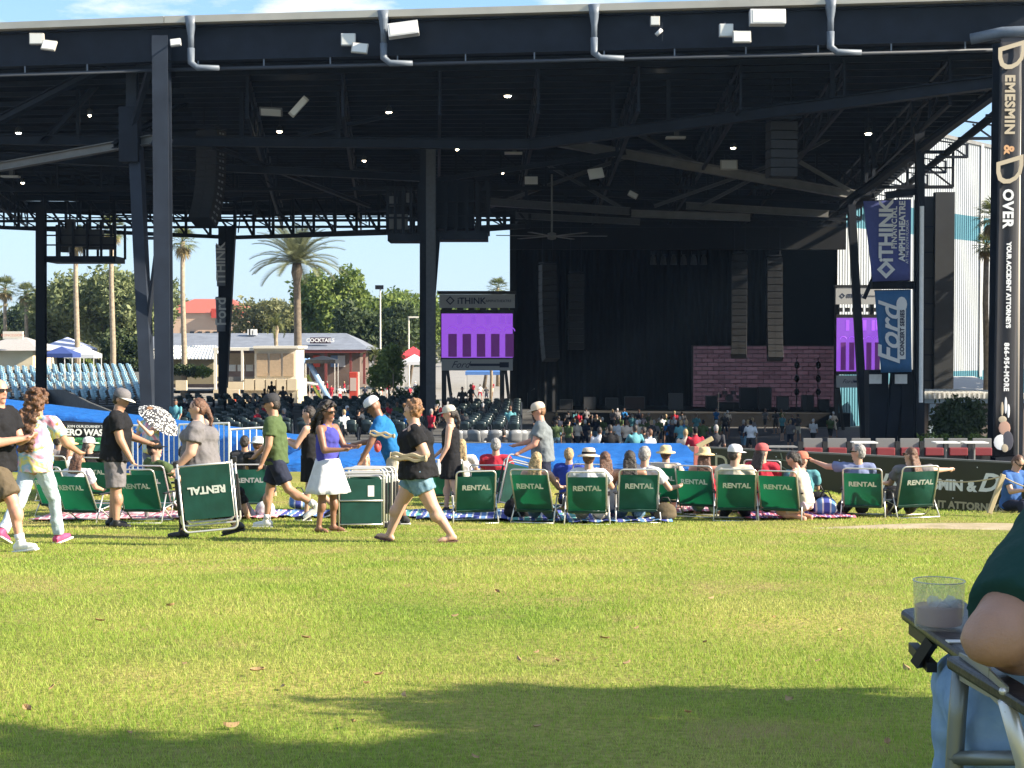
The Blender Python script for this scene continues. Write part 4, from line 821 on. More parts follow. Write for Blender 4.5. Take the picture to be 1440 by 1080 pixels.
BNAV = mat('navy banner cloth', (.085, .105, .32), .7, trans=.15, var=.06); BNAV2 = mat('blue banner cloth', (.05, .165, .35), .7, trans=.15, var=.06)
def banner(label, c4, d, m, name='hanging_banner'):
    pts = [P(x, y, d) for x, y in c4]; c = sum(pts, Vector()) / 4; t = thing(name, label, 'banner', c)
    n = 8; v = []; 
    for i in range(n + 1):
        for j in range(n + 1):
            u, w = i / n, j / n; p = pts[0].lerp(pts[1], u).lerp(pts[3].lerp(pts[2], u), w); v.append(p - c + Vector((0, .03 * math.sin(u * 7) * math.sin(w * 3), 0)))
    o = MB().add(v, [(i * (n + 1) + j, i * (n + 1) + j + 1, (i + 1) * (n + 1) + j + 1, (i + 1) * (n + 1) + j) for i in range(n) for j in range(n)]).build('cloth', m, t, True)
    s = o.modifiers.new('solid', 'SOLIDIFY'); s.thickness = .02
    for k in (0, 2): a, b_ = pts[k] - c, pts[(k + 1)] - c; MB().tube([a + Vector((0, .05, 0)), b_ + Vector((0, .05, 0))], .04, 6).build('rod', STEELD, t)
    return t, c
UP, DN, RT = (0, 0, 1), (0, 0, -1), (1, 0, 0)
def vtext(s, size, t, c, px, py, d, m, down=False, **kw):
    q = P(px, py, d) - c
    return text(s, size, t, q, (DN if down else UP), (RT if down else (-1, 0, 0)), m, **kw)
t, c = banner('navy banner with white amphitheatre name hung on the right posts', [(1214, 283), (1281, 281), (1280, 394), (1227, 396)], 68, BNAV)
vtext('iTHINK', .84, t, c, 1247, 325, 67.9, WINK, bold=.03); vtext('FINANCIAL', .33, t, c, 1258, 320, 67.9, WINK, bold=.008, spacing=1.15); vtext('AMPHITHEATRE', .37, t, c, 1269, 325, 67.9, WINK, bold=.014); vtext('AT THE SOUTH FLORIDA', .17, t, c, 1276, 340, 67.9, WINK)
q = P(1246, 379, 67.9) - c
for s in (.42, .2):
    o = MB().box((q.x, q.y - (.02 if s < .3 else 0), q.z), (s * 1.35, .02, s * 1.35), Euler((0, R(45), 0)).to_matrix()).build('diamond_mark', WINK if s > .3 else BNAV, t)
t, c = banner('blue banner with white script and guitar on the right posts', [(1230, 409), (1281, 408), (1282, 523), (1239, 524)], 68, BNAV2)
vtext('Ford', 1.35, t, c, 1252, 472, 67.9, WINK, shear=.35, bold=.02); vtext('CONCERT SERIES', .26, t, c, 1269, 468, 67.85, INK, bold=.008)
MB().box(P(1268, 470, 67.9) - c, (.36, .02, 2.2)).build('guitar_neck', WINK, t); mb = MB(); mb.sph(P(1268, 428, 67.9) - c, (.24, .02, .34)); mb.build('guitar_head', WINK, t)
for px, py0, py1, s in ((311, 345, 402, 'iTHINK'), (311, 418, 466, 'Ford')):
    t, c = banner('small faded banner with venue name on the back column' if s == 'iTHINK' else 'small faded banner with script on the back column', [(px - 8, py0), (px + 6, py0), (px + 6, py1), (px - 6, py1)], 105, mat('faded grey banner', (.22, .24, .28), .7)); vtext(s, .85 if s == 'iTHINK' else 1.0, t, c, px, (py0 + py1) / 2 - 4, 104.9, WINK, bold=.02)
# long black banner on the main right column
GOLDW = mat('cream lettering', (.48, .40, .28), .6)
t, c = banner('long black lettered banner running down the right column', [(1407, 60), (1437, 58), (1428, 640), (1396, 642)], 53.9, mat('black banner cloth', (.014, .014, .018), .65))
def col_x(py): return 1421 - (py - 60) / 580 * 10
vtext('D', 1.35, t, c, col_x(85), 84, 53.8, GOLDW, True, shear=-.3, bold=.01); vtext('EMESMIN', .47, t, c, col_x(145), 147, 53.8, GOLDW, True, bold=.02, spacing=1.12); vtext('&', .5, t, c, col_x(208), 210, 53.8, mat('orange lettering bright', (.62, .34, .16), .6), True, bold=.015)
vtext('D', 1.35, t, c, col_x(243), 245, 53.8, GOLDW, True, shear=-.3, bold=.01); vtext('OVER', .5, t, c, col_x(290), 293, 53.8, WINK, True, bold=.02, spacing=1.1); vtext('YOUR ACCIDENT ATTORNEYS', .215, t, c, col_x(400) + 3, 401, 53.8, WINK, True, bold=.012); vtext('866-954-MORE', .235, t, c, col_x(515) + 2, 516, 53.8, WINK, True, bold=.012, spacing=1.15)
for i, (dx, y, w, h, m_) in enumerate(((-3, 575, .10, .5, GOLDW), (2, 570, .10, .6, WINK), (6, 578, .10, .5, WINK), (-2, 590, .3, .25, GOLDW), (1, 602, .42, .5, mat('skin tone print', (.5, .3, .22), .7)), (-4, 622, .5, .55, WINK), (6, 620, .4, .7, mat('dark suit print', (.06, .06, .08), .7)), (2, 630, .25, .3, GOLDW))):
    o = MB().sph(P(col_x(y) + dx, y, 53.8 - .004 * i) - c, (w / 2, .01, h / 2)).build('printed_figure', m_, t)

# ------------------------------------------------------------------ seats
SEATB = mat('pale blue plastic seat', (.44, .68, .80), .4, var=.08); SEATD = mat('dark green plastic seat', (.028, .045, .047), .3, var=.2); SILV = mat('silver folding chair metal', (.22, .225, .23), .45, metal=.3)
def seat_proto(m, label, group, name, silver=False):
    t = thing(name, label, 'seat', (0, -200, 0), 0, group)
    # curved back, tip-up pan, pedestal
    v = []; n = 5
    for i in range(n):
        for j in range(4):
            u, w = i / (n - 1) - .5, j / 3; v.append((u * .46, -.05 - .05 * (1 - 4 * u * u) - .10 * w, .40 + .46 * w - .05 * w * abs(2 * u) ** 3))
    o = MB().add(v, [(i * 4 + j, i * 4 + j + 1, (i + 1) * 4 + j + 1, (i + 1) * 4 + j) for i in range(n - 1) for j in range(3)]).build('seat_back', m, t, True); s = o.modifiers.new('solid', 'SOLIDIFY'); s.thickness = .03
    if silver:
        MB().box((0, .2, .44), (.42, .4, .03)).build('seat_pan', m, t)
        for x in (-.21, .21): MB().tube([(x, -.12, .86), (x, .02, .45), (x, .3, 0)], .014, 5).build('leg', m, t); MB().tube([(x, .3, .45), (x, -.1, 0)], .014, 5).build('leg', m, t)
    else:
        MB().box((0, .06, .55), (.44, .05, .38), Euler((R(-12), 0, 0)).to_matrix()).build('seat_pan', m, t, bevel=.02); MB().box((.26, .05, .3), (.04, .25, .6)).build('standard', STEELG if m is SEATB else STEEL, t)
    return t
def place_seats(proto, spots, sc=1.0):
    first = True
    for p, rz in spots:
        o = proto if first else copy_tree(proto); first = False; o.location = p; o.rotation_euler = (0, 0, rz); o.scale = (sc,) * 3
TERR = mat('grey terrace concrete', (.075, .075, .075), .9, var=.15, vscale=.6)
# left block: rows climbing away to the left
sp = []; tv = MB()
for r_ in range(15):
    d = 118 + r_ * 2.5; py = 561 - r_ * 3.3
    x0p, x1p = -30, 212 - r_ * 1.5
    a, b_ = P(x0p, py - 5, d - 2), P(x1p, py + 3, d + 2); z = P(100, py + 7, d).z
    n = int((b_.x - a.x) / .66); 
    for k in range(n):
        q = a.lerp(b_, k / n); q = Vector((q.x, q.y, P((q.x / q.y) * F + 720, py + 8, q.y).z))
        px = (q.x / q.y) * F + 720
        if r_ < 3 and px < 100 - r_ * 25 and px > 40: continue
        sp.append((q, R(-38)))
    zz = sp[-1][0].z; tv.box(((a.x + b_.x) / 2, d, zz - 1.55), (b_.x - a.x + 1, 2.7, 3.1))
tag(tv.build('seating_terrace', TERR), kind='structure')
print('blue seats', len(sp)); sp = sp[:300]
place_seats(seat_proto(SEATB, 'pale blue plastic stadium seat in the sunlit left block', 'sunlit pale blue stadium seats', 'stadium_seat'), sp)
sp = []; tv = MB()
for r_ in range(13):
    d = 54 + r_ * 3.4; py = 602 - r_ * 3.7 ; x0p, x1p = (205 if r_ > 3 else 250), (735 if r_ < 11 else 600)
    a, b_ = P(x0p, py, d), P(x1p, py, d); n = int((b_.x - a.x) / .56)
    for k in range(n):
        q = a.lerp(b_, (k + .5) / n) + Vector((0, .8 * math.sin(k / n * 3.1), 0)); px = (q.x / q.y) * F + 720
        if 408 < px < 424 or 596 < px < 640: continue
        if px < 345 and 4 < r_ : 
            if rnd.random() < .5: continue
        sp.append((Vector((q.x, q.y, P(px, py + 18 - r_ * .6, q.y).z)), R(-20 + 14 * math.sin(k * .7) * .3)))
    z = sp[-1][0].z; tv.box(((a.x + b_.x) / 2, d + .3, z - 2.02), (b_.x - a.x + 1, 3.7, 4.0))
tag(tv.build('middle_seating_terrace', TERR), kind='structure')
print('dark seats', len(sp)); 
sp = sp[:300]
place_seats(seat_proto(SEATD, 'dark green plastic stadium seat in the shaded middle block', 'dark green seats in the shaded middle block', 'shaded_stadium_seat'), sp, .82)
sp = []
for k in range(12):
    q = P(642 + k * 9, 628 + (k % 2) * 2, 43.5 + (k % 3) * .7); sp.append((Vector((q.x, q.y, P(642 + k * 9, 640, q.y).z)), R(rnd.uniform(-25, 25))))
place_seats(seat_proto(SILV, 'silver folding chair standing behind the blue tarp', 'silver folding chairs behind the tarp', 'folding_chair', True), sp, .85)
# dark curved parapet at the left block
cp = [P(62, 562, 62), P(66, 548, 64), P(90, 548, 62), P(125, 566, 58), P(165, 582, 54), P(230, 592, 52)]
mb = MB()
for a, b_ in zip(cp, cp[1:]):
    mb.add([(a.x, a.y, a.z), (b_.x, b_.y, b_.z), (b_.x, b_.y, b_.z - .9), (a.x, a.y, a.z - .9), (a.x, a.y + .3, a.z), (b_.x, b_.y + .3, b_.z), (b_.x, b_.y + .3, b_.z - .9), (a.x, a.y + .3, a.z - .9)], [(3, 2, 1, 0), (0, 1, 5, 4), (4, 5, 6, 7), (2, 3, 7, 6)])
tag(mb.build('curved_parapet', mat('dark concrete', (.07, .075, .08), .8, var=.2)), 'dark curved concrete parapet below the pale blue seats', 'wall')
# ------------------------------------------------------------------ blue tarp, rail, barricades, sponsor wall
def tarp_mat():
    m, nt, b, N, K = node_mat('wrinkled blue tarp'); b.inputs['Base Color'].default_value = (.016, .13, .44, 1); b.inputs['Roughness'].default_value = .4
    t = N('ShaderNodeTexCoord'); mp = N('ShaderNodeMapping'); mp.inputs['Scale'].default_value = (1.1, 3, 3); n = N('ShaderNodeTexNoise'); n.inputs['Scale'].default_value = 2.2; n.inputs['Detail'].default_value = 4; n.inputs['Distortion'].default_value = 1.2
    K(t.outputs['Object'], mp.inputs[0]); K(mp.outputs[0], n.inputs[0]); bp = N('ShaderNodeBump'); bp.inputs['Strength'].default_value = 1; bp.inputs['Distance'].default_value = .06; K(n.outputs[0], bp.inputs['Height']); K(bp.outputs[0], b.inputs['Normal']); return m
TARP = tarp_mat()
def tarp(label, a, b_, zt0, depth, zfront, rise, n=60, zt1=None):
    zt1 = zt0 if zt1 is None else zt1; ztop = min(zt0, zt1)
    t = thing('blue_tarp', label, 'tarp', ((a.x + b_.x) / 2, a.y, zfront)); c = Vector(t.location); mb = MB(); rows = 14; v = []
    for i in range(n + 1):
        q = a.lerp(b_, i / n); ztop = zt0 + (zt1 - zt0) * i / n
        for j in range(rows + 1):
            w = j / rows; wr = .022 * math.sin(i * 1.1 + j * 1.7 + 2 * math.sin(i * .4)) + .018 * math.sin(i * 2.3 - j * .9)
            if w < .3: v.append(Vector((q.x, q.y + .02 * math.sin(i * 1.9), zfront + (ztop - zfront) * (w / .3))) - c)
            else: k = (w - .3) / .7; v.append(Vector((q.x, q.y + depth * k, ztop + rise * k + wr * (1 if k < .95 else 0))) - c)
    mb.add(v, [(i * (rows + 1) + j, (i + 1) * (rows + 1) + j, (i + 1) * (rows + 1) + j + 1, i * (rows + 1) + j + 1) for i in range(n) for j in range(rows)]); mb.build('sheet', TARP, t, True)
    ztop = min(zt0, zt1); MB().box((0, depth / 2 + .4, (ztop - zfront) * .5 - .7), ((b_ - a).length * .9, depth - 1, (ztop - zfront) - .2)).build('covered_base', BLACK, t)
tarp('long wrinkled blue tarp stretched behind the lawn rail', at(395, 36), at(992, 36), -1.60, 5.2, -2.6, .02)
tarp('plain blue tarp rising at the left below the parapet', at(-60, 44), at(420, 40), -.55, 2.5, -3.4, .03, 60, -1.5)
a, b_ = P(575, 624, 42), P(1000, 633, 41.4)
t = thing('concrete_rim', 'grey capping rail along the back of the blue tarp', 'rail', (a + b_) / 2); c = (a + b_) / 2; MB().beam(a - c, b_ - c, .25, .16).build('cap', STEELG, t)
for k in range(9): q = a.lerp(b_, k / 8) - c; MB().beam(q, q - Vector((0, 0, 1.2)), .06, .06, up=(0, 1, 0)).build('post', STEELG, t)
BAR = mat('white barricade steel', (.72, .72, .70), .45)
def barricade(label, px0, px1, d0, d1, pyt0, pyt1):
    a, b_ = P(px0, pyt0, d0), P(px1, pyt1, d1); g0, g1 = gz(a.x, a.y), gz(b_.x, b_.y); c = Vector(((a.x + b_.x) / 2, (a.y + b_.y) / 2, (g0 + g1) / 2)); t = thing('barricade', label, 'barrier', c)
    for h in (1, .2): p0, p1 = Vector((a.x, a.y, g0 + (a.z - g0) * h)) - c, Vector((b_.x, b_.y, g1 + (b_.z - g1) * h)) - c; MB().tube([p0, p1], .022, 6).build('rail', BAR, t)
    n = int((b_ - a).length / .11)
    for k in range(n + 1):
        q = a.lerp(b_, k / n) - c; zb = g0 + (g1 - g0) * k / n - c.z; lo = zb + (q.z - zb) * .2 if 0 < k < n else zb; MB().tube([(q.x, q.y, lo), q], .011 if 0 < k < n else .02, 5).build('bar', BAR, t)
    for q in (a - c, b_ - c): MB().beam(Vector((q.x - .25, q.y, g0 - c.z + .02)), Vector((q.x + .25, q.y, g0 - c.z + .02)), .05, .03).build('foot', BAR, t)
barricade('white steel barricade behind the man in black', 186, 252, 30, 29.6, 598, 601); barricade('white steel barricade behind the woman in grey', 252, 322, 29.6, 29.2, 597, 595); barricade('white steel barricade left of the man in green', 324, 388, 29.2, 29.2, 604, 600); barricade('white steel barricade end behind the zero waste banner', 60, 128, 30.6, 30.4, 594, 597)
t, c = banner('black and green banner about recycling hung on the barricade', [(84, 594), (153, 598), (152, 638), (85, 634)], 30.2, mat('black printed banner', (.012, .014, .016), .6), 'recycling_banner')
text('ZERO WASTE', .175, t, P(121, 608.5, 30.1) - c, (1, 0, -.03), (0, 0, 1), WINK, bold=.006, spacing=.95); text('JOIN OUR JOURNEY TO', .07, t, P(122, 600, 30.1) - c, (1, 0, -.03), (0, 0, 1), WINK); MB().box(P(120, 620, 30.13) - c, (.86, .02, .13)).build('green_band', mat('green banner print', (.06, .33, .12), .6), t); text('CHAMPION', .10, t, P(122, 619, 30.1) - c, (1, 0, -.03), (0, 0, 1), mat('dark green ink', (.01, .06, .03), .6)); MB().box(P(119, 630, 30.14) - c, (.86, .02, .12)).build('lower_band', mat('teal banner print', (.03, .16, .12), .6), t)
# sponsor wall
w0, w1 = Vector((3.75, 30.0, 0)), Vector((12.6, 23.0, 0)); wd = (w1 - w0).normalized(); wn_ = Vector((wd.y, -wd.x, 0)); ZW = -.93
t = thing('sponsor_wall', 'long black lettered panel wall behind the grass mound', 'wall', (w0.x, w0.y, -1.9)); c = Vector(t.location)
WALLM = mat('glossy black green panel', (.008, .011, .008), .35, var=.35, vscale=.8, col2=(.018, .024, .015))
wl = (w1 - w0).length; npn = 5
for k in range(npn):
    a, b_ = w0 + wd * wl * k / npn, w0 + wd * (wl * (k + 1) / npn - .01); mid = (a + b_) / 2; M = Matrix((wd, -wn_, Vector((0, 0, 1)))).transposed(); MB().box(Vector((mid.x, mid.y, (ZW - 2.1) / 2)) - c, (wl / npn - .012, .06, ZW + 2.1), M).build('panel', WALLM, t)
MB().beam(Vector((w0.x, w0.y, ZW + .012)) - c, Vector((w1.x, w1.y, ZW + .012)) - c, .09, .03).build('cap', STEELG, t)
def wtext(s, size, px, py, m, **kw):
    r_ = ray(px, py); o = Vector((0, 0, E)); tt = ((w0 - o).dot(wn_) + .036) / r_.dot(wn_); q = o + r_ * tt; return text(s, size, t, q - c, wd, (0, 0, 1), m, **kw)
WTX = mat('warm white lettering', (.74, .74, .68), .6); GTX = mat('dull gold lettering', (.42, .36, .22), .6)
wtext('D', .44, 1247, 680, WTX, shear=.4, bold=.012); wtext('EMESMIN &', .25, 1324, 682, WTX, bold=.012); wtext('D', .44, 1388, 680, WTX, shear=.4, bold=.012); wtext('OVER', .25, 1426, 683, WTX, bold=.012); wtext('YOUR ACCIDENT ATTORNEYS', .175, 1316, 709, GTX, bold=.007)
wtext('D', .42, 1014, 652, mat('gold emblem', (.5, .45, .3), .5), bold=.004); wtext('D', .34, 1014, 652, WALLM, extrude=.002)
mb = MB()
for pts in ([(1085, 662), (1098, 655), (1100, 645), (1098, 637)], [(1098, 655), (1108, 662)], [(1092, 646), (1108, 648)]):
    qs = []
    for px, py in pts: r_ = ray(px, py); o = Vector((0, 0, E)); qs.append(o + r_ * (((w0 - o).dot(wn_) + .04) / r_.dot(wn_)) - c)
    mb.tube(qs, .012, 5)
mb.build('printed_figure', mat('grey green print', (.16, .19, .13), .6), t)
for k in range(26):
    q = w0 + wd * (.3 + k * wl / 26); MB().sph(Vector((q.x, q.y, ZW - .1 - .28 * (k % 3))) + wn_ * .035 - c, .012, 6, 4).build('rivet', WTX, t)
# box seats behind the sponsor wall
SEATR = mat('red box seat', (.20, .02, .025), .6); BOXG = mat('grey box seat rail', (.17, .17, .165), .7)
proto = None
for k in range(8):
    px = 1140 + k * 34; q = P(px, 630, 42); b = Vector((q.x, q.y, -3.05))
    if proto is None:
        proto = thing('box_seat', 'low red box seat with grey back panel behind the sponsor wall', 'seat', b, 0, 'red box seats behind the sponsor wall'); z0 = -1.7 + 3.05
        MB().box((.05, 0, z0 + .07), (.52, .06, .26)).build('back_panel', BOXG, proto, bevel=.01); MB().box((.05, -.06, z0 - .16), (.5, .12, .22)).build('seat_cushion', SEATR, proto, bevel=.02); MB().box((-.28, 0, z0 * .5), (.13, .15, z0 * 1.17)).build('post', BLACK, proto); MB().box((.05, .1, z0 * .4), (.5, .1, z0 * .8)).build('base', BLACK, proto)
    else: o = copy_tree(proto); o.location = b
for i, px in enumerate((1095, 1215, 1330, 1370)):
    q = P(px, 622 if i else 628, 40); t_ = thing('side_table', ['small grey table at the left end of the box seats', 'white table before the third box seat', 'white table before the sixth box seat', 'white table before the last box seats'][i], 'table', (q.x, q.y, -3.0)); z0 = q.z + 3.0; MB().box((0, 0, z0), (.62 if i else .9, .5, .03)).build('table_top', WHITE if i else BOXG, t_); MB().tube([(0, 0, 0), (0, 0, z0)], .03, 6).build('leg', STEELG, t_)
WOOD = mat('pale timber', (.5, .40, .24), .8, var=.15)
def stake(label, px0, py0, px1, py1, d, w=.07, m=WOOD):
    a, b_ = P(px0, py0, d), P(px1, py1, d); o = MB().beam((0, 0, 0), a - b_, w, w, up=(0, 1, 0)).build('wooden_stake', m, None, bevel=.008); o.location = b_; tag(o, label, 'stake')
stake('leaning timber stake holding a rope on the grass mound', 1411, 667, 1391, 722, 23.4); stake('short pale stake by the folding barrier at left', 256, 630, 256, 690, 26, .05, mat('yellow paint', (.6, .5, .12), .6)); stake('timber plank tilting over the tarp end', 1002, 616, 980, 628, 33, .1); stake('red and white post at the tarp end', 979, 628, 978, 690, 30.6, .09, mat('faded red paint', (.5, .16, .14), .6))
ROPE = mat('tan rope', (.5, .40, .25), .9)
def rope(label, pts): o = MB().tube(pts, .011, 5).build('rope', ROPE); tag(o, label, 'rope')
def sag(a, b_, s, n=10): return [a.lerp(b_, i / n) - Vector((0, 0, s * 4 * (i / n) * (1 - i / n))) for i in range(n + 1)]
rope('tan rope sagging left from the leaning stake', sag(P(1409, 670, 23.4), P(1290, 668, 26), .10)); rope('tan rope running right from the leaning stake', sag(P(1410, 670, 23.4), P(1480, 690, 23), .06)); rope('tan rope strung along the left of the sponsor wall', sag(P(1145, 676, 27), P(980, 664, 29), .08))
# ------------------------------------------------------------------ people
def skinm(k): return mat('skin ' + k, {'fair': (.50, .30, .215), 'tan': (.40, .22, .14), 'red': (.55, .27, .19), 'brown': (.23, .115, .07), 'dark': (.13, .065, .04)}[k], .5, var=.07, vscale=9)
def cloth(name, c, c2=None, sc=6, tr=0): return mat('cloth ' + name, c, .85, var=.12, vscale=sc, bump=.5, bscale=14, col2=c2, trans=tr, spec=.15)
HAIR = {'dark': mat('dark hair', (.025, .018, .014), .5, var=.4, vscale=40, bump=.6, bscale=90), 'brown': mat('brown hair', (.12, .055, .03), .5, var=.45, vscale=40, bump=.6, bscale=90), 'chest': mat('chestnut curls', (.11, .05, .022), .5, var=.5, vscale=30, bump=.6, bscale=80), 'blond': mat('blond hair', (.36, .25, .12), .5, var=.45, vscale=40, bump=.6, bscale=90), 'grey': mat('grey hair', (.26, .25, .24), .6, var=.4, vscale=40, bump=.6, bscale=90), 'ginger': mat('light brown curls', (.22, .11, .05), .5, var=.45, vscale=30, bump=.6, bscale=80)}
def tiedye():
    m, nt, b, N, K = node_mat('tie dye cloth'); t = N('ShaderNodeTexCoord'); n = N('ShaderNodeTexNoise'); n.inputs['Scale'].default_value = 3.2; n.inputs['Distortion'].default_value = 1.2; K(t.outputs['Object'], n.inputs[0])
    r_ = N('ShaderNodeValToRGB'); e = r_.color_ramp.elements; e[0].position = .28; e[0].color = (.70, .10, .32, 1); e[1].position = .70; e[1].color = (.80, .22, .02, 1)
    for p, c in ((.38, (.72, .45, .62)), (.45, (.70, .62, .12)), (.51, (.25, .50, .68)), (.57, (.75, .60, .66)), (.63, (.75, .28, .42))): x = e.new(p); x.color = (*c, 1)
    K(n.outputs[0], r_.inputs[0]); K(r_.outputs[0], b.inputs['Base Color']); b.inputs['Roughness'].default_value = .9; return m
TIE = tiedye()
class Blob:
    def __init__(s): s.mb = MB()
    def ell(s, c, r, M=None): s.mb.sph(c, r, 14, 9, M); return s
    def cap(s, a, b, r0, r1): s.mb.tube([a, b], r0, 12, r1); s.mb.sph(a, r0 * .999, 12, 8); s.mb.sph(b, r1 * .999, 12, 8); return s
    def cone(s, a, b, r0, r1, asp=None, side=None):
        a, b = Vector(a), Vector(b)
        if asp is None: s.mb.tube([a, b], r0, 14, r1); return s
        z = (b - a).normalized(); y = (Vector(side) - z * z.dot(Vector(side))).normalized(); x = y.cross(z); n = 20; v = []
        for p, r in ((a, r0), (b, r1)):
            for k in range(n): t = 2 * math.pi * k / n; v.append(p + x * math.cos(t) * r * asp + y * math.sin(t) * r)
        s.mb.add(v, [(k, (k + 1) % n, n + (k + 1) % n, n + k) for k in range(n)] + [tuple(range(n - 1, -1, -1)), tuple(range(n, 2 * n))]); return s
    def build(s, name, m, parent, vox=.014, sm=3, fold=0, tex=None):
        o = s.mb.build(name, m, parent, True); r = o.modifiers.new('remesh', 'REMESH'); r.mode = 'VOXEL'; r.voxel_size = vox; r.use_smooth_shade = True
        q = o.modifiers.new('smooth', 'SMOOTH'); q.factor = .5; q.iterations = sm
        if fold: k = o.modifiers.new('folds', 'DISPLACE'); k.texture = tex or FOLDT; k.strength = fold; k.mid_level = .5; k.texture_coords = 'LOCAL'
        return o
FOLDT = bpy.data.textures.new('folds', 'CLOUDS'); FOLDT.noise_scale = .11; FOLDT.noise_depth = 2
HAIRT = bpy.data.textures.new('hair locks', 'CLOUDS'); HAIRT.noise_scale = .028; HAIRT.noise_depth = 2
X, Y, Z = Vector((1, 0, 0)), Vector((0, 1, 0)), Vector((0, 0, 1))
GLS = mat('dark glasses', (.01, .01, .012), .15); EYE = mat('dark eye', (.03, .02, .015), .3); LIP = mat('lips', (.35, .12, .10), .5); SOLE = mat('white shoe rubber', (.72, .71, .68), .6)
PEOPLE = []
def person(label, loc, heading, H=1.7, g=1.0, skin='fair', top=None, bot=None, hair=None, hat=None, shoes=None, pel=None, vox=.014, glasses=False, belly=0, bust=0, group=None, **po):
    """top=(kind, material) tee/tank/none; bot=(kind, material) shorts/pants/skirt/dress; po: pose angles in degrees"""
    q = lambda k, d=0: R(po.get(k, d)); s = H / 1.7; T = thing('person', label, 'person', loc, R(heading), group); SK = skinm(skin)
    a = q('lean'); u = Vector((math.sin(a), 0, math.cos(a))); f = Vector((math.cos(a), 0, -math.sin(a))); tw = q('twist'); ty = Matrix.Rotation(tw, 3, u); fs, sd = ty @ f, ty @ Y
    J = {}; hw = .088 * s * (.8 + .2 * g)
    legs = {}
    for n, k in (('l', 1), ('r', -1)):
        hf, kf, ab = q('hip' + n), q('knee' + n, 4), q('out' + n, 3)
        hip = Vector((0, k * hw, 0)); td = Vector((math.sin(hf) * math.cos(ab), k * math.sin(ab), -math.cos(hf) * math.cos(ab))); kn = hip + td * .245 * H
        sdv = Vector((math.sin(hf - kf), k * math.sin(ab) * .5, -math.cos(hf - kf))).normalized(); an = kn + sdv * .245 * H
        fp = q('foot' + n, 0); fd = Vector((math.cos(fp), k * .15, math.sin(fp))).normalized(); legs[n] = (hip, kn, an, fd)
    low = min(l[2].z + min(0, l[3].z * .15 * H) for l in legs.values()) - .042 * H
    ph = -low if pel is None else pel; O = Vector((po.get('dx', 0), po.get('dy', 0), ph))
    legs = {n: (l[0] + O, l[1] + O, l[2] + O, l[3]) for n, l in legs.items()}
    ch = O + u * .30 * H; nb = O + u * .325 * H; hp = a * .7 + q('head'); hy = tw + q('yaw'); hu = Vector((math.sin(hp), 0, math.cos(hp))); hf_ = Matrix.Rotation(hy, 3, 'Z') @ Vector((math.cos(hp), 0, -math.sin(hp))); hu = Matrix.Rotation(hy, 3, 'Z') @ hu; hs = hu.cross(hf_)
    hc = nb + (u * .5 + Vector((0, 0, .5))).normalized() * .036 * H + hu * .064 * H; HM = Matrix((hf_, hs, hu)).transposed(); TM = Matrix((fs, sd, u)).transposed()
    arms = {}; sw = .116 * H * (.86 + .14 * g)
    for n, k in (('l', 1), ('r', -1)):
        sf, e, ab, ab2 = q('sh' + n), q('el' + n, 12), q('ab' + n, 8), q('in' + n, 0)
        sh = ch + sd * k * sw; ud = -u * math.cos(sf) * math.cos(ab) + fs * math.sin(sf) * math.cos(ab) + sd * k * math.sin(ab); el = sh + ud * .178 * H
        fdv = (-u * math.cos(sf + e) * math.cos(ab2) + fs * math.sin(sf + e) * math.cos(ab2) - sd * k * math.sin(ab2)).normalized(); wr = el + fdv * .148 * H; arms[n] = (sh, el, wr, fdv)
    # --- skin body: one continuous surface
    B = Blob()
    B.ell(hc + hu * .018 * s, (.1 * s, .083 * s, .108 * s), HM); B.ell(hc + hf_ * .022 * s - hu * .05 * s, (.068 * s, .058 * s, .066 * s), HM); B.ell(hc + hf_ * .1 * s - hu * .012 * s, (.018 * s, .014 * s, .024 * s), HM); B.ell(hc + hf_ * .083 * s - hu * .055 * s, (.018 * s, .028 * s, .012 * s), HM); B.ell(hc + hf_ * .07 * s - hu * .095 * s, (.025 * s, .03 * s, .02 * s), HM)
    for k in (1, -1): B.ell(hc + hs * k * .08 * s - hu * .005 * s - hf_ * .01 * s, (.022 * s, .012 * s, .032 * s), HM)
    B.cap(nb - u * .02 * s, hc - hu * .05 * s, .066 * s * (.8 + .2 * g), .06 * s)
    gt = .6 + .4 * g
    B.ell(O + u * .225 * H, (.124 * s * g, .172 * s * gt, .16 * s), TM); B.ell(O + u * .10 * H, (.115 * s * g, .148 * s * g, .15 * s), TM); B.ell(O + u * .01 * H, (.126 * s * g, .166 * s * g, .11 * s), TM)
    for n in 'lr':
        sh, el, wr, fdv = arms[n]; k = 1 if n == 'l' else -1
        B.cap(ch - u * .01, sh, .062 * s, .058 * s * gt); B.cap(sh, el, .058 * s * g ** .8, .045 * s * g ** .7); B.cap(el, wr, .046 * s * g ** .7, .029 * s * g ** .4)
        pm = wr + fdv * .045 * s; pd = fdv.cross(sd if abs(fdv.dot(sd)) < .8 else u).normalized(); sdd = fdv.cross(pd)
        B.cap(wr, pm + fdv * .015 * s, .025 * s, .032 * s)
        for i in range(4): b0 = pm + fdv * .035 * s + sdd * (i - 1.5) * .019 * s; b1 = b0 + fdv * (.032 - .004 * abs(i - 1.3)) * s + pd * .012 * s; B.cap(b0, b1, .0105 * s, .0095 * s); B.cap(b1, b1 + fdv * .018 * s + pd * .024 * s, .0095 * s, .008 * s)
        B.cap(pm - sdd * k * .02 * s, pm - sdd * k * .045 * s + fdv * .03 * s + pd * .015 * s, .013 * s, .010 * s)
        hip, kn, an, fd = legs[n]
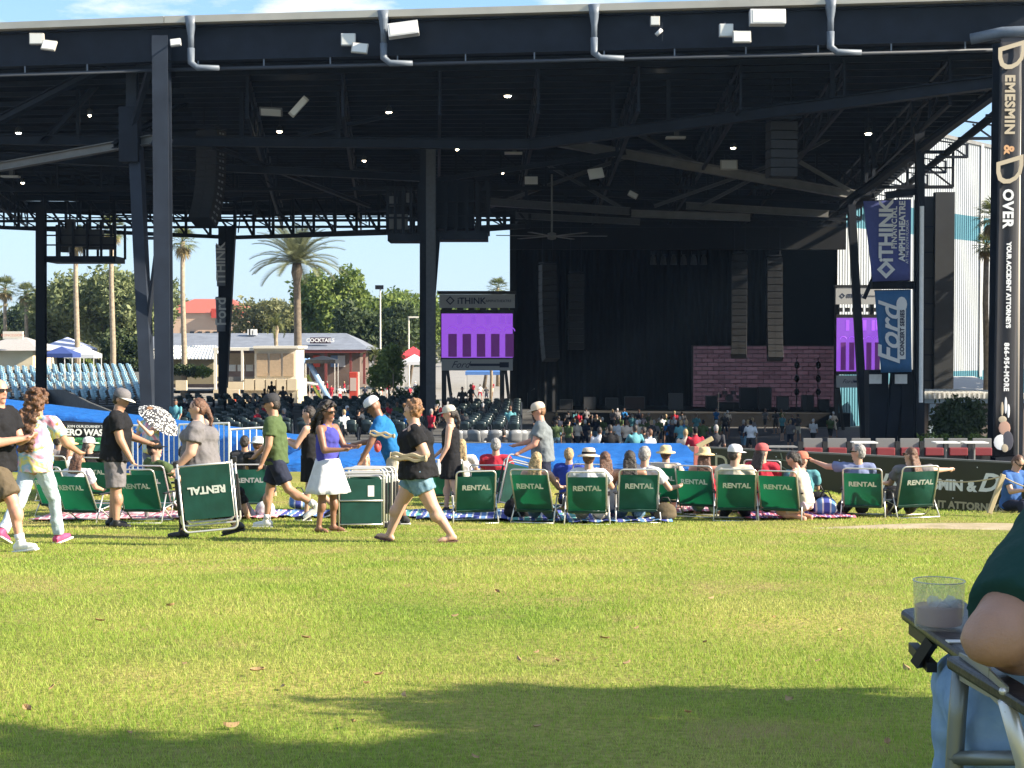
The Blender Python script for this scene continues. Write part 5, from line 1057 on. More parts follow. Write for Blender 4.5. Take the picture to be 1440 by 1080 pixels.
        B.cap(hip, kn, .088 * s * g ** .9, .056 * s * g ** .8); B.cap(kn, an, .056 * s * g ** .8, .036 * s * g ** .4); B.ell(kn.lerp(an, .3) - Vector(((an - kn).normalized().cross(Y)) * -.02 * s), (.056 * s * g ** .8,) * 2 + (.10 * s,), Matrix((Vector(((an - kn).normalized().cross(Y))), Y, (an - kn).normalized())).transposed())
        B.cap(an - Z * .01, an + fd * .03 * s - Z * .03 * s, .04 * s, .04 * s); B.cap(an - fd * .035 * s - Z * .035 * s, an + fd * .10 * s - Z * .042 * s, .034 * s, .032 * s); B.cap(an + fd * .10 * s - Z * .042 * s, an + fd * .15 * s - Z * .05 * s, .036 * s, .024 * s)
    B.build('body', SK, T, vox, 2)
    face = MB()
    if glasses:
        for k in (1, -1): face.box(hc + hf_ * .098 * s + hs * k * .036 * s + hu * .018 * s, (.012 * s, .05 * s, .034 * s), HM); face.box(hc + hf_ * .05 * s + hs * k * .082 * s + hu * .022 * s, (.1 * s, .008 * s, .012 * s), HM)
        face.box(hc + hf_ * .102 * s + hu * .024 * s, (.01 * s, .03 * s, .01 * s), HM); face.build('sunglasses', GLS, T)
    else:
        for k in (1, -1): MB().sph(hc + hf_ * .086 * s + hs * k * .032 * s + hu * .018 * s, (.012 * s, .017 * s, .008 * s), 8, 5, HM).build('eye', EYE, T)
    MB().sph(hc + hf_ * .094 * s - hu * .056 * s, (.012 * s, .026 * s, .006 * s), 8, 5, HM).build('mouth', LIP, T)
    # --- clothes
    if top and top[0] != 'none':
        k, m = top; S = Blob(); ez = .016 * s
        S.ell(O + u * .225 * H, (.128 * s * g + ez, .175 * s * gt + ez, .165 * s), TM)
        hem = -.035 * H if k == 'tee' else -.01 * H
        S.cone(O + u * hem, O + u * .225 * H, .172 * s * g + ez, .168 * s * gt + ez, .80 * (1.05 if g > 1.15 else .95), sd)
        if belly: S.ell(O + u * .10 * H + f * .05 * s, (.13 * s * belly, .15 * s * belly, .15 * s), TM)
        if bust: S.ell(O + u * .21 * H + f * .075 * s, (.085 * s * bust, .14 * s, .075 * s), TM)
        if k == 'tee':
            S.cap(ch - sd * sw * .7, ch + sd * sw * .7, .066 * s, .066 * s); S.cone(nb - u * .04 * s, nb + u * .012 * s, .1 * s, .07 * s)
            fr = po.get('sleeve', .62)
            for n in 'lr': sh, el, wr, _ = arms[n]; S.cap(ch, sh, .07 * s, .066 * s * gt + .004); S.cone(sh, sh.lerp(el, fr), .068 * s * g ** .8 + .006, .068 * s * g ** .8 + .014)
            if po.get('long'):
                for n in 'lr': sh, el, wr, _ = arms[n]; S.cap(sh, el, .066 * s * g ** .8, .056 * s); S.cone(el, wr, .056 * s, .042 * s)
        else:
            for n, kk in (('l', 1), ('r', -1)): S.cap(ch + sd * kk * sw * .45 + fs * .05 * s - u * .03 * s, ch + sd * kk * sw * .5 + u * .04 * s, .03 * s, .03 * s); S.cap(ch + sd * kk * sw * .5 + u * .04 * s, ch + sd * kk * sw * .4 - fs * .07 * s - u * .06 * s, .03 * s, .03 * s)
        S.build('shirt' if k == 'tee' else 'tank_top', m, T, vox, 4, .04)
    if bot:
        k, m = bot; S = Blob()
        if k in ('shorts', 'pants'):
            S.ell(O + u * .012 * H, (.138 * s * g, .176 * s * g, .105 * s), TM)
            fr = po.get('short', .72)
            for n in 'lr':
                hip, kn, an, fd = legs[n]; r0 = .1 * s * g ** .9
                if k == 'shorts': e = hip.lerp(kn, fr); S.cone(hip - (kn - hip) * .12, e, r0 + .006, r0 * (.9 if po.get('tight') else 1.02)); S.ell(hip, r0)
                else: S.cap(hip, kn, r0, .07 * s * g ** .8); S.cone(kn, kn.lerp(an, .97), .068 * s * g ** .8, (.048 if po.get('tight') else .062) * s); S.ell(kn, .07 * s * g ** .8)
            S.build(k, m, T, vox, 3, .034)
        else:
            mb = MB(); n = 48; v = []; L_ = po.get('skirt', .2) * H; rows = 7; top_z = .06 * H; cc = (legs['l'][1] + legs['r'][1]) / 2; dr = Vector((cc.x - O.x, 0, cc.z - O.z)).normalized() * L_
            for j in range(rows + 1):
                w = j / rows; c0 = O + u * top_z * (1 - w) + dr * w
                for i in range(n): t = 2 * math.pi * i / n; rp = 1 + .07 * w * math.sin(t * 9 + j * .3); rx = (.145 * g + po.get('flare', .09) * w) * s * rp; ry = (.172 * g + po.get('flare', .09) * w) * s * rp; v.append(c0 + Vector((rx * math.cos(t), ry * math.sin(t), 0)))
            mb.add(v, [(j * n + i, j * n + (i + 1) % n, (j + 1) * n + (i + 1) % n, (j + 1) * n + i) for j in range(rows) for i in range(n)]); o = mb.build('skirt', m, T, True); q_ = o.modifiers.new('solid', 'SOLIDIFY'); q_.thickness = .008
    if shoes:
        for n in 'lr':
            hip, kn, an, fd = legs[n]; S = Blob()
            if po.get('flip'):
                up_ = Y.cross(fd) * -1 if Y.cross(fd).z < 0 else Y.cross(fd)
                MB().box(an + fd * .055 * s - Z * .078 * s, (.27 * s, .10 * s, .018), Matrix((fd, Y, fd.cross(Y))).transposed()).build('sandal', shoes, T, bevel=.006); continue
            S.cap(an - fd * .045 * s - Z * .035 * s, an + fd * .11 * s - Z * .045 * s, .043 * s, .04 * s); S.cap(an + fd * .11 * s - Z * .048 * s, an + fd * .165 * s - Z * .05 * s, .042 * s, .032 * s); S.cone(an - Z * .04 * s, an + Z * .035 * s, .046 * s, .05 * s)
            sh_ = S.build('shoe', shoes, T, vox, 2); MB().box(an + fd * .055 * s - Z * .078 * s, (.29 * s, .088 * s, .022), Matrix((fd, Y, fd.cross(Y))).transposed()).build('sole', SOLE if shoes is not BLACK else BLACK, sh_, bevel=.008)
            if po.get('socks'): MB().tube([an + (kn - an) * .05, an + (kn - an) * .22], .046 * s, 10, .05 * s).build('sock', po['socks'], T, True)
    # --- hair and hats
    if hair:
        k, m = hair; S = Blob(); rr = random.Random(len(PEOPLE) + 3)
        if k != 'none':
            S.ell(hc + hu * .034 * s - hf_ * .014 * s, (.099 * s, .086 * s, .1 * s), HM); S.ell(hc - hf_ * .035 * s + hu * .0 * s, (.075 * s, .084 * s, .095 * s), HM)
        if k in ('long', 'wavy', 'pony'):
            b0 = hc - hf_ * .06 * s - hu * .02 * s
            if k == 'pony': S.ell(hc - hf_ * .10 * s + hu * .02 * s, .035 * s); S.cap(hc - hf_ * .11 * s, hc - hf_ * .16 * s - Z * .14 * s, .032 * s, .03 * s); S.cap(hc - hf_ * .16 * s - Z * .14 * s, hc - hf_ * .15 * s - Z * .28 * s, .03 * s, .012 * s)
            else:
                for i in range(7): t = (i - 3) / 3; st = b0 + hs * t * .06 * s; S.cap(st, st - Z * (.22 if k == 'long' else .30) * s - hf_ * .075 * s + hs * t * .03 * s, .04 * s, .022 * s)
        if k in ('curly', 'bigcurl', 'wavy'):
            for i in range(90 if k != 'curly' else 70):
                w = Vector((rr.gauss(0, 1), rr.gauss(0, 1), rr.gauss(0, 1))).normalized()
                if w.x > .35 and w.z < .55: continue
                if w.z < -.6 and k == 'curly': continue
                ex = 1.12 if k == 'curly' else 1.3; S.ell(hc + HM @ Vector((w.x * .1 * s * ex - .015 * s, w.y * .09 * s * ex, w.z * .1 * s * ex + .03 * s)), rr.uniform(.018, .03) * s)
            if k in ('bigcurl', 'wavy'):
                for i in range(120): t = rr.random(); S.ell(hc - hf_ * (.085 + .04 * rr.random() + .13 * min(1, t * 1.6)) * s - Z * t * (.54 if k == 'bigcurl' else .3) * s + hs * rr.uniform(-1, 1) * (.12 - .04 * t) * s, rr.uniform(.02, .032) * s)
        if k != 'none': S.build('hair', m, T, .011 if vox < .016 else vox * .7, 1, .02, HAIRT)
    if hat:
        k, m = hat; mb = MB(); n = 22; v = []; M = Matrix.Translation(hc + hu * .045 * s - hf_ * .004 * s) @ HM.to_4x4()
        if k in ('cap', 'backcap'):
            dr = 1 if k == 'cap' else -1; prof = [(.104, -.012), (.106, .01), (.102, .04), (.085, .075), (.05, .095), (.004, .1)]
            mb.lathe([(r_ * s, z_ * s) for r_, z_ in prof], n); hato = mb.build('cap', m, T, True); hato.matrix_local = M @ Matrix.Diagonal((1.06, .92, 1, 1))
            br = MB(); v = []
            for i in range(13):
                t = math.pi * (i / 12 - .5); v += [(dr * .098 * s * math.cos(t), .095 * s * math.sin(t), 0), (dr * (.098 + .085 * math.cos(t) ** .5) * s * max(.25, math.cos(t)) if abs(t) < 1.57 else 0, .098 * s * math.sin(t), -.018 * s)]
            br.add(v, [(2 * i, 2 * i + 2, 2 * i + 3, 2 * i + 1) for i in range(12)]); b_ = br.build('brim', po.get('brimm', m), hato, True); w = b_.modifiers.new('solid', 'SOLIDIFY'); w.thickness = .006
        else:
            br = .17 if k == 'straw' else .15; prof = [(br, -.03), (br * .97, -.012), (.118, .0), (.104, .01), (.1, .05), (.085, .088), (.05, .1), (.004, .098)]
            mb.lathe([(r_ * s, z_ * s) for r_, z_ in prof], 26); hato = mb.build('hat', m, T, True); hato.matrix_local = M @ Matrix.Diagonal((1.08, .95, 1, 1)); w = hato.modifiers.new('solid', 'SOLIDIFY'); w.thickness = .006
            if po.get('band'): bb = MB().lathe([(.107 * s, .008 * s), (.105 * s, .04 * s)], 24).build('hat_band', po['band'], hato, True)
    PEOPLE.append(T); W_ = Matrix.Translation(Vector(loc)) @ Matrix.Rotation(R(heading), 4, 'Z')
    return {'T': T, 'hand_l': W_ @ arms['l'][2], 'hand_r': W_ @ arms['r'][2], 'head': W_ @ hc, 'W': W_, 'arms': arms, 'legs': legs}
# ------------------------------------------------------------------ rental chairs
ALU = mat('brushed aluminium tube', (.62, .61, .58), .35, metal=.55)
GREEN, _nt, _b, _N, _K = node_mat('green chair webbing'); _b.inputs['Base Color'].default_value = (.004, .062, .042, 1); _b.inputs['Roughness'].default_value = .75
_tc = _N('ShaderNodeTexCoord'); _n = _N('ShaderNodeTexNoise'); _n.inputs['Scale'].default_value = 5; _n.inputs['Detail'].default_value = 6; _K(_tc.outputs['Object'], _n.inputs[0]); _r = _N('ShaderNodeValToRGB'); _r.color_ramp.elements[0].position = .3; _r.color_ramp.elements[0].color = (.003, .046, .032, 1); _r.color_ramp.elements[1].position = .72; _r.color_ramp.elements[1].color = (.007, .085, .062, 1); _K(_n.outputs[0], _r.inputs[0]); _K(_r.outputs[0], _b.inputs['Base Color'])
_bp = _N('ShaderNodeBump'); _bp.inputs['Strength'].default_value = .4; _bp.inputs['Distance'].default_value = .02; _K(_n.outputs[0], _bp.inputs['Height']); _K(_bp.outputs[0], _b.inputs['Normal'])
_t = _N('ShaderNodeBsdfTranslucent'); _t.inputs[0].default_value = (.012, .36, .14, 1); _m = _N('ShaderNodeMixShader'); _m.inputs[0].default_value = .2; _K(_b.outputs[0], _m.inputs[1]); _K(_t.outputs[0], _m.inputs[2]); _K(_m.outputs[0], _nt.nodes['Material Output'].inputs[0])
LETT = mat('pale grey print', (.58, .62, .57), .7)
def chair_proto():
    """open low chair: faces +x, its back reclines towards -x"""
    t = thing('rental_chair', 'x', 'chair', (0, -300, 0)); rec = R(24); w = .30
    bd = Vector((-math.sin(rec), 0, math.cos(rec))); b0 = Vector((-.17, 0, .20)); top = b0 + bd * .70
    pts = [b0 + Y * w]
    for i in range(7): a = math.pi / 2 * i / 6; pts.append(top + Y * (w - .06 + .06 * math.cos(a)) - bd * .06 + bd * .06 * math.sin(a))
    for i in range(7): a = math.pi / 2 * (1 - i / 6); pts.append(top - Y * (w - .06 + .06 * math.cos(a)) - bd * .06 + bd * .06 * math.sin(a))
    pts.append(b0 - Y * w); MB().tube(pts, .0125, 8).build('back_frame', ALU, t, True)
    M = Matrix((bd.cross(Y), Y, bd)).transposed(); nrm = Y.cross(bd)     # points forward
    n, mrow = 8, 8; v = []
    for i in range(n + 1):
        for j in range(mrow + 1):
            yy = (i / n - .5) * 2 * (w - .014); hh = .02 + .59 * j / mrow; sagd = (-.045 + .006 * math.sin(i * 1.7 + j * 2.3)) * (1 - (2 * i / n - 1) ** 2) * math.sin(math.pi * j / mrow); v.append(b0 + Y * yy + bd * hh - Vector((math.cos(rec), 0, math.sin(rec))) * (-sagd))
    fb = MB().add(v, [(i * (mrow + 1) + j, i * (mrow + 1) + j + 1, (i + 1) * (mrow + 1) + j + 1, (i + 1) * (mrow + 1) + j) for i in range(n) for j in range(mrow)]).build('back_fabric', GREEN, t, True)
    bk = Vector((-math.cos(rec), 0, -math.sin(rec)))
    text('RENTAL', .118, fb, b0 + bd * .44 + bk * .056, (0, -1, 0), bd, LETT, extrude=.001, bold=.004)
    MB().box(b0 + bd * .005 + bk * .02, (.02, 2 * w - .02, .035), M).build('lumbar_strap', mat('dark green hem', (.01, .05, .035), .8), fb)
    v = []
    for i in range(7):
        for j in range(6): yy = (i / 6 - .5) * 2 * (w - .02); xx = -.16 + .46 * j / 5; v.append(Vector((xx, yy, .20 + .05 * j / 5 - .035 * math.sin(math.pi * j / 5) * (1 - (i / 3 - 1) ** 2))))
    MB().add(v, [(i * 6 + j, (i + 1) * 6 + j, (i + 1) * 6 + j + 1, i * 6 + j + 1) for i in range(6) for j in range(5)]).build('seat_fabric', GREEN, t, True)
    MB().tube([(-.18, -w, .2), (.32, -w, .26), (.32, w, .26), (-.18, w, .2), (-.18, -w, .2)], .0115, 8).build('seat_frame', ALU, t, True)
    for s in (1, -1):
        MB().tube([(-.05, s * (w + .03), .44), (-.17, s * (w + .035), .22), (-.30, s * (w + .05), .012)], .0115, 8).build('leg', ALU, t, True)
        MB().tube([(-.14, s * (w + .02), .24), (.20, s * (w + .03), .012)], .0115, 8).build('leg', ALU, t, True)
        MB().box((.05, s * (w + .035), .455), (.40, .045, .022)).build('armrest', BLACK, t, bevel=.008); MB().tube([(.22, s * (w + .035), .45), (.26, s * (w + .02), .25)], .0105, 8).build('arm_post', ALU, t, True)
        MB().box((-.17, s * (w + .02), .22), (.05, .025, .05)).build('hinge', BLACK, t, bevel=.006)
    MB().tube([(-.30, -w - .05, .018), (-.30, w + .05, .018)], .0115, 8).build('foot_bar', ALU, t, True); MB().tube([(.20, -w - .03, .018), (.20, w + .03, .018)], .0115, 8).build('foot_bar', ALU, t, True)
    return t
CH0 = chair_proto(); first_chair = [True]
def chair(label, px, d, yaw=10, sc=1.0, z=0, tilt=0):
    p = at(px, d); o = CH0 if first_chair[0] else copy_tree(CH0); first_chair[0] = False
    o.location = p + Vector((0, 0, z)); o.rotation_euler = (R(rnd.uniform(-1.5, 1.5)), R(tilt + rnd.uniform(-4, 3)), R(90 - yaw)); o.scale = (sc * .94, sc * .94, sc * .94); o['label'] = label; o['group'] = 'green rental chairs set out on the lawn'; return p
def folded_proto():
    t = thing('folded_rental_chair', 'x', 'chair', (0, -310, 0)); w = .30       # stands in its local xz plane, face to -y
    def uframe(y, h0, h1, ww, nm):
        pts = [(-ww, y, h0)] + [(-ww + .06 - .06 * math.cos(a), y, h1 - .06 + .06 * math.sin(a)) for a in [math.pi / 2 * i / 5 for i in range(6)]] + [(ww - .06 + .06 * math.sin(a), y, h1 - .06 + .06 * math.cos(a)) for a in [math.pi / 2 * i / 5 for i in range(6)]] + [(ww, y, h0)]
        MB().tube(pts, .0125, 8).build(nm, ALU, t, True)
    uframe(0, .02, .80, w, 'back_frame'); uframe(.045, .06, .70, w - .035, 'seat_frame'); uframe(.08, 0, .74, w + .03, 'leg_frame')
    MB().box((0, -.006, .36), (2 * w - .05, .008, .60)).build('back_fabric', GREEN, t, bevel=.003); MB().box((0, .05, .34), (2 * w - .12, .01, .5)).build('seat_fabric', GREEN, t)
    for s in (-1, 1): MB().box((s * (w + .04), .05, .4), (.03, .05, .42)).build('armrest', BLACK, t, bevel=.008); MB().box((s * (w + .03), .08, .03), (.05, .06, .07)).build('foot_cap', BLACK, t, bevel=.01)
    MB().tube([(-w, 0, .05), (w, 0, .05)], .011, 8).build('cross_bar', ALU, t, True); return t
FO0 = folded_proto(); ff = [True]
def folded(label, loc, rz=0, tilt=0, pitch=0, text_at=None, flip=False, sc=1.0):
    o = FO0 if ff[0] else copy_tree(FO0)
    ff[0] = False; o.location = loc; o.rotation_euler = (R(pitch), R(tilt), R(rz)); o.scale = (sc,) * 3; o['label'] = label; o['group'] = 'folded rental chairs'
    return o
# chairs in use and empty
CHS = [
 ('green rental chair at the left end of the front row', 122, 22.2, 20), ('green rental chair beside the man in the black tee', 206, 22.0, 10), ('empty teal lit rental chair right of the curly haired woman', 667, 22.4, -6), ('green rental chair under the long haired blond woman', 757, 22.4, 20), ('green rental chair under the person in the black banded hat', 826, 22.2, 3), ('green rental chair before the couple leaning together', 896, 22.4, 0),
 ('green rental chair under the straw hat at the tarp end', 985, 23.4, 22), ('green rental chair under the white cap', 1035, 22.7, 6), ('green rental chair left of the kneeling woman', 1101, 22.6, 20), ('green rental chair under the grey haired man pointing left', 1216, 23.2, 16), ('green rental chair under the woman pointing right', 1283, 23.2, -8),
 ('green rental chair behind the tie dye woman', 88, 23.6, 22), ('green rental chair in front of the recycling banner', 142, 25.6, 10), ('green rental chair under the man in the black cap', 222, 23.7, 12), ('teal rental chair behind the man in green', 352, 23.6, -6), ('green rental chair behind the woman holding a bottle', 632, 25.2, 5), ('green rental chair partly behind the empty teal chair', 694, 24.2, 10), ('green rental chair of the boy in blue', 836, 24.2, 12), ('green rental chair under the straw hat right of the couple', 936, 24.2, 16), ('green rental chair of the person in the red cap', 1073, 24.4, 12), ('green rental chair behind the man in the black tee', 84, 26.0, 10)]
for c_ in CHS: chair(*c_)
# ------------------------------------------------------------------ walkers
BLK = cloth('black', (.014, .014, .016)); GRY = cloth('grey', (.16, .15, .155)); DGRY = cloth('charcoal', (.045, .045, .05)); OLV = cloth('olive green', (.075, .11, .045)); NVY = cloth('navy', (.022, .026, .045)); WHT = cloth('white', (.72, .72, .74), tr=.15); DEN = cloth('blue denim', (.10, .19, .26), (.19, .30, .37), 14); LDEN = cloth('light denim', (.36, .46, .54), (.50, .58, .64), 12); KHA = cloth('khaki', (.55, .49, .38)); BLU = cloth('royal blue', (.02, .14, .36)); RBL = cloth('bright blue', (.03, .06, .32)); BRN = cloth('brown olive', (.11, .085, .055)); TEAL = cloth('teal', (.10, .28, .32)); REDC = cloth('red', (.42, .03, .05)); BEI = cloth('beige', (.58, .48, .38)); STRAW = mat('straw', (.62, .47, .24), .8, var=.2, vscale=40, bump=.5, bscale=120); SNK = mat('white sneaker', (.70, .70, .68), .6, var=.08); LAV = cloth('slate blue', (.16, .19, .32)); GRN2 = cloth('dark green', (.012, .05, .045))
person('man in black tee and olive shorts striding at the left edge', G(-3, 774), -12, 1.84, 1.2, 'red', ('tee', BLK), ('shorts', BRN), None, None, SNK, glasses=True, belly=1.05, yaw=-20, hipr=34, kneer=22, footr=8, hipl=-20, kneel=22, footl=-18, shl=20, ell=85, inl=35, shr=22, elr=80, inr=35, lean=2, short=.88, socks=WHT)
person('woman in tie dye top with long chestnut curls seen from behind', G(51, 765), 74, 1.74, 1.06, 'tan', ('tee', TIE), ('pants', LDEN), ('bigcurl', HAIR['chest']), None, mat('pink shoe', (.55, .06, .16), .6), hipr=26, kneer=16, footr=10, hipl=-22, kneel=26, footl=-22, shr=35, elr=35, abr=14, shl=-20, ell=15, lean=4)
m3 = person('man in black tee and grey shorts standing among chairs', G(163, 741), 4, 1.82, 1.3, 'tan', ('tee', BLK), ('shorts', GRY), ('short', HAIR['dark']), ('cap', GRY), BLACK, belly=1.0, head=18, lean=4, shr=18, elr=14, shl=25, ell=50, inl=10, short=.95, hipr=4, hipl=-3, brimm=mat('pale cap brim', (.6, .57, .52), .8), yaw=-12)
u4 = person('person in tie dye tee holding a patterned umbrella', at(211, 27), -125, 1.52, 1.0, 'fair', ('tee', TIE), ('pants', LAV), ('short', HAIR['ginger']), None, SNK, shl=50, ell=95, inl=25, shr=30, elr=85, inr=25, head=14, vox=.017)
w5 = person('large woman in grey tee and black leggings carrying a folded chair', G(283, 758), 180, 1.68, 1.72, 'fair', ('tee', GRY), ('pants', BLK), ('pony', HAIR['brown']), None, BLACK, belly=1.5, bust=1.4, hipr=24, kneer=12, hipl=-24, kneel=22, footl=-14, shl=10, ell=34, abl=14, shr=-8, elr=20, tight=1, head=4, lean=2)
person('man in green tee and navy shorts walking in white sneakers', G(389, 742), 176, 1.75, 1.1, 'tan', ('tee', OLV), ('shorts', NVY), ('short', HAIR['dark']), ('cap', DGRY), SNK, hipr=16, kneer=10, hipl=-26, kneel=34, footl=-34, shl=6, ell=18, shr=22, elr=28, head=10, lean=3, short=.78, socks=WHT)
person('woman in black tank dress looking left behind the walkers', G(437, 733), 168, 1.62, .94, 'fair', ('tank', BLK), ('dress', BLK), ('short', HAIR['dark']), None, DGRY, shr=25, elr=80, shl=30, ell=85, inl=10, hipl=-18, kneel=30, footl=-20, hipr=10, skirt=.17, flare=.02, head=12, vox=.015)
person('woman in blue halter top and white flared skirt', G(461, 748), -24, 1.60, 1.0, 'brown', ('tank', cloth('indigo', (.06, .06, .30))), ('skirt', WHT), ('wavy', HAIR['dark']), None, mat('tan sandal', (.3, .2, .12), .6), glasses=True, bust=1.05, shr=18, elr=75, inr=22, shl=25, ell=70, inl=25, skirt=.215, flare=.14, flip=1, hipl=3, hipr=-3, head=4, yaw=-8)
b9 = person('man in blue tee and white cap bending over the folded chairs', G(556, 738), 178, 1.80, 1.02, 'brown', ('tee', BLU), ('shorts', KHA), ('none', HAIR['dark']), ('cap', WHT), DGRY, lean=22, head=22, shl=42, ell=8, abl=10, shr=42, elr=60, inr=10, glasses=True, hipl=4, kneel=8, hipr=-4, kneer=6, short=.9, brimm=DGRY)
c10 = person('curly haired woman in black tee and denim shorts striding past', G(588, 762), 180, 1.66, 1.62, 'fair', ('tee', BLK), ('shorts', DEN), ('curly', HAIR['ginger']), None, mat('dark flip flop', (.08, .03, .03), .7), belly=1.25, bust=1.3, hipl=-24, kneel=10, footl=-6, hipr=30, kneer=10, footr=14, shl=-22, ell=104, inl=6, shr=-20, elr=108, inr=16, flip=1, tight=1, short=.58, lean=4, head=8)
w11 = person('woman in black dress and pale cap holding a white bottle', G(634, 723), 176, 1.64, 1.02, 'fair', ('tank', BLK), ('dress', BLK), ('pony', HAIR['dark']), ('cap', cloth('pale cap', (.5, .46, .38))), DGRY, shl=6, ell=22, shr=10, elr=40, hipl=-8, kneel=14, hipr=8, skirt=.19, flare=.02, head=12, vox=.015)
m12 = person('man in grey tee and tan cap lifting a rental chair', at(764, 23.6), 178, 1.70, 1.2, 'red', ('tee', cloth('heather grey', (.17, .19, .20))), ('shorts', NVY), ('short', HAIR['ginger']), ('cap', BEI), SNK, shl=22, ell=42, inl=0, shr=30, elr=50, head=14, lean=4, belly=1.05, glasses=True)
# things held
def box_thing(name, label, cat, c, size, rot, m, bev=.01, group=None):
    o = MB().box((0, 0, 0), size, rot).build(name, m, None, bevel=bev); o.location = c; tag(o, label, cat, group); return o
CARD = mat('tan folder card', (.34, .28, .18), .8, var=.12)
def folded_pad(name, label, cat, c, size, rz, ry):
    t = thing(name, label, cat, c); t.rotation_euler = (0, R(ry), R(rz)); w, d, h = size
    for k, (dz, dr) in enumerate(((.27, 1.5), (-.23, -2))):
        n = 14; v = []
        for a in range(n + 1):
            x = (a / n - .5) * w; b_ = .012 * math.sin(a * .9 + k * 2) ; tk = h * .22 * (1 - .35 * abs(2 * a / n - 1) ** 6)
            v += [(x, -d / 2, dz * h + b_ - tk), (x, d / 2, dz * h + b_ - tk), (x, d / 2, dz * h + b_ + tk), (x, -d / 2, dz * h + b_ + tk)]
        f_ = [(a * 4 + q, (a + 1) * 4 + q, (a + 1) * 4 + (q + 1) % 4, a * 4 + (q + 1) % 4) for a in range(n) for q in range(4)] + [(3, 2, 1, 0), (n * 4, n * 4 + 1, n * 4 + 2, n * 4 + 3)]
        MB().add(v, f_).build('pad_layer', CARD, t, bevel=.006)
    MB().sph((w / 2, 0, 0), (.022, d * .5, h * .46), 10, 6).build('fold', CARD, t, True)
folded_pad('folded_seat_pad', 'tan folded pad held by the curly haired woman', 'pad', P(574, 643, 17.15), (.40, .06, .085), -8, 4)
folded_pad('folded_mat', 'tan folded mat under the arm of the man in blue', 'mat', P(537, 611, 20.5), (.32, .06, .07), 0, 8)
h = w11['hand_l']; b_ = thing('water_bottle', 'white bottle held by the woman in the black dress', 'bottle', h + Vector((-.02, -.04, -.22))); MB().lathe([(0, 0), (.036, .005), (.038, .15), (.02, .19), (.018, .21)], 14).build('bottle_body', SNK, b_, True); MB().lathe([(.02, .21), (.02, .235), (0, .236)], 12).build('bottle_cap', WHITE, b_, True)
# lanyard towel on the curly woman's shoulders is part of her
o = Blob(); W_ = c10['W']; hd = W_.inverted() @ c10['head']
for k in (-1, 1): o.cap(hd + Vector((-.02, k * .075, -.16)), hd + Vector((.10, k * .07, -.22)), .022, .016)
o.cap(hd + Vector((-.05, -.07, -.15)), hd + Vector((-.05, .07, -.15)), .024, .024); o.build('neck_towel', cloth('pale pink', (.75, .50, .45)), c10['T'], .012, 1)
o = MB().sph((0, 0, 0), (.05, .12, .08), 12, 8).build('wrist_bag', mat('red pouch', (.45, .06, .06), .6), None, True); o.location = P(531, 628, 20.6); tag(o, 'small red pouch hanging from the wrist of the man in blue', 'pouch')
# carried folded chair (upside down) and the stacked ones
p = P(292, 655, 17.35); o = folded('upside down folded rental chair carried by the woman in grey', Vector((0, 0, 0))); o.matrix_world = Matrix.Translation(P(292, 698, 17.2)) @ Euler((R(4), R(-5), R(4))).to_matrix().to_4x4() @ Matrix.Rotation(math.pi, 4, 'Y') @ Matrix.Translation((0, 0, -.41)); 
loc_, rot_, sc_ = o.matrix_world.decompose(); o.location, o.rotation_euler = loc_, rot_.to_euler()
FT = [c for c in o.children if c.name.startswith('back_fabric')][0]
text('RENTAL', .115, FT, (0, -.014, .33), (1, 0, 0), (0, 0, 1), LETT, extrude=.001, bold=.005)
gx = G(508, 744)
for k in range(4):
    o = folded(['nearest of the folded chairs stacked on the lawn', 'second of the folded chairs stacked on the lawn', 'third of the folded chairs stacked on the lawn', 'rearmost of the folded chairs stacked on the lawn'][k], gx + Vector((.045 * k - .02 * (k % 2), .13 * k + .02, .01)), 3 + 4 * k - 5 * (k % 2), .6 * k, -4 - 1.5 * k, sc=.98)
    if k == 0:
        for c in o.children:
            if c.name.startswith('back_fabric'):
                for g_ in c.children: bpy.data.objects.remove(g_)
        MB().box((.13, -.013, .50), (.085, .004, .15)).build('care_label', WHITE, [c for c in o.children if c.name.startswith('back_fabric')][0]); MB().tube([(-.29, -.014, .37), (.29, -.014, .37)], .011, 8).build('cross_tube', ALU, o, True)
for ch_ in FO0.children:
    pass
o = folded('tilted rental chair lifted by the man in grey', P(727, 716, 23.2), 8, 14, -12)
for c in o.children:
    if c.name.startswith('back_fabric'):
        for g_ in list(c.children): bpy.data.objects.remove(g_)
# umbrella
UMB = None
def umbrella_mat():
    m, nt, b, N, K = node_mat('black and white dotted cloth'); t = N('ShaderNodeTexCoord'); v = N('ShaderNodeTexVoronoi'); v.inputs['Scale'].default_value = 26; K(t.outputs['Object'], v.inputs[0]); r_ = N('ShaderNodeValToRGB'); r_.color_ramp.interpolation = 'CONSTANT'; r_.color_ramp.elements[0].color = (.75, .74, .70, 1); r_.color_ramp.elements[1].position = .42; r_.color_ramp.elements[1].color = (.04, .04, .045, 1); K(v.outputs['Distance'], r_.inputs[0]); K(r_.outputs[0], b.inputs['Base Color']); b.inputs['Roughness'].default_value = .8; return m
um = thing('umbrella', 'black and white patterned umbrella over the tie dye person', 'umbrella', P(224, 590, 27.1)); n = 16; v = [Vector((0, 0, .2))]; fcs = []
for j in range(1, 6):
    a = j / 5 * R(62)
    for k in range(n): rr_ = .48 * math.sin(a) / math.sin(R(62)) * (1 - .04 * (k % 2) * j / 5); v.append(Vector((rr_ * math.cos(2 * math.pi * k / n), rr_ * math.sin(2 * math.pi * k / n), .2 - .24 * (1 - math.cos(a)) / (1 - math.cos(R(62))))))
fcs += [(0, 1 + k, 1 + (k + 1) % n) for k in range(n)] + [(1 + (j - 1) * n + k, 1 + j * n + k, 1 + j * n + (k + 1) % n, 1 + (j - 1) * n + (k + 1) % n) for j in range(1, 5) for k in range(n)]
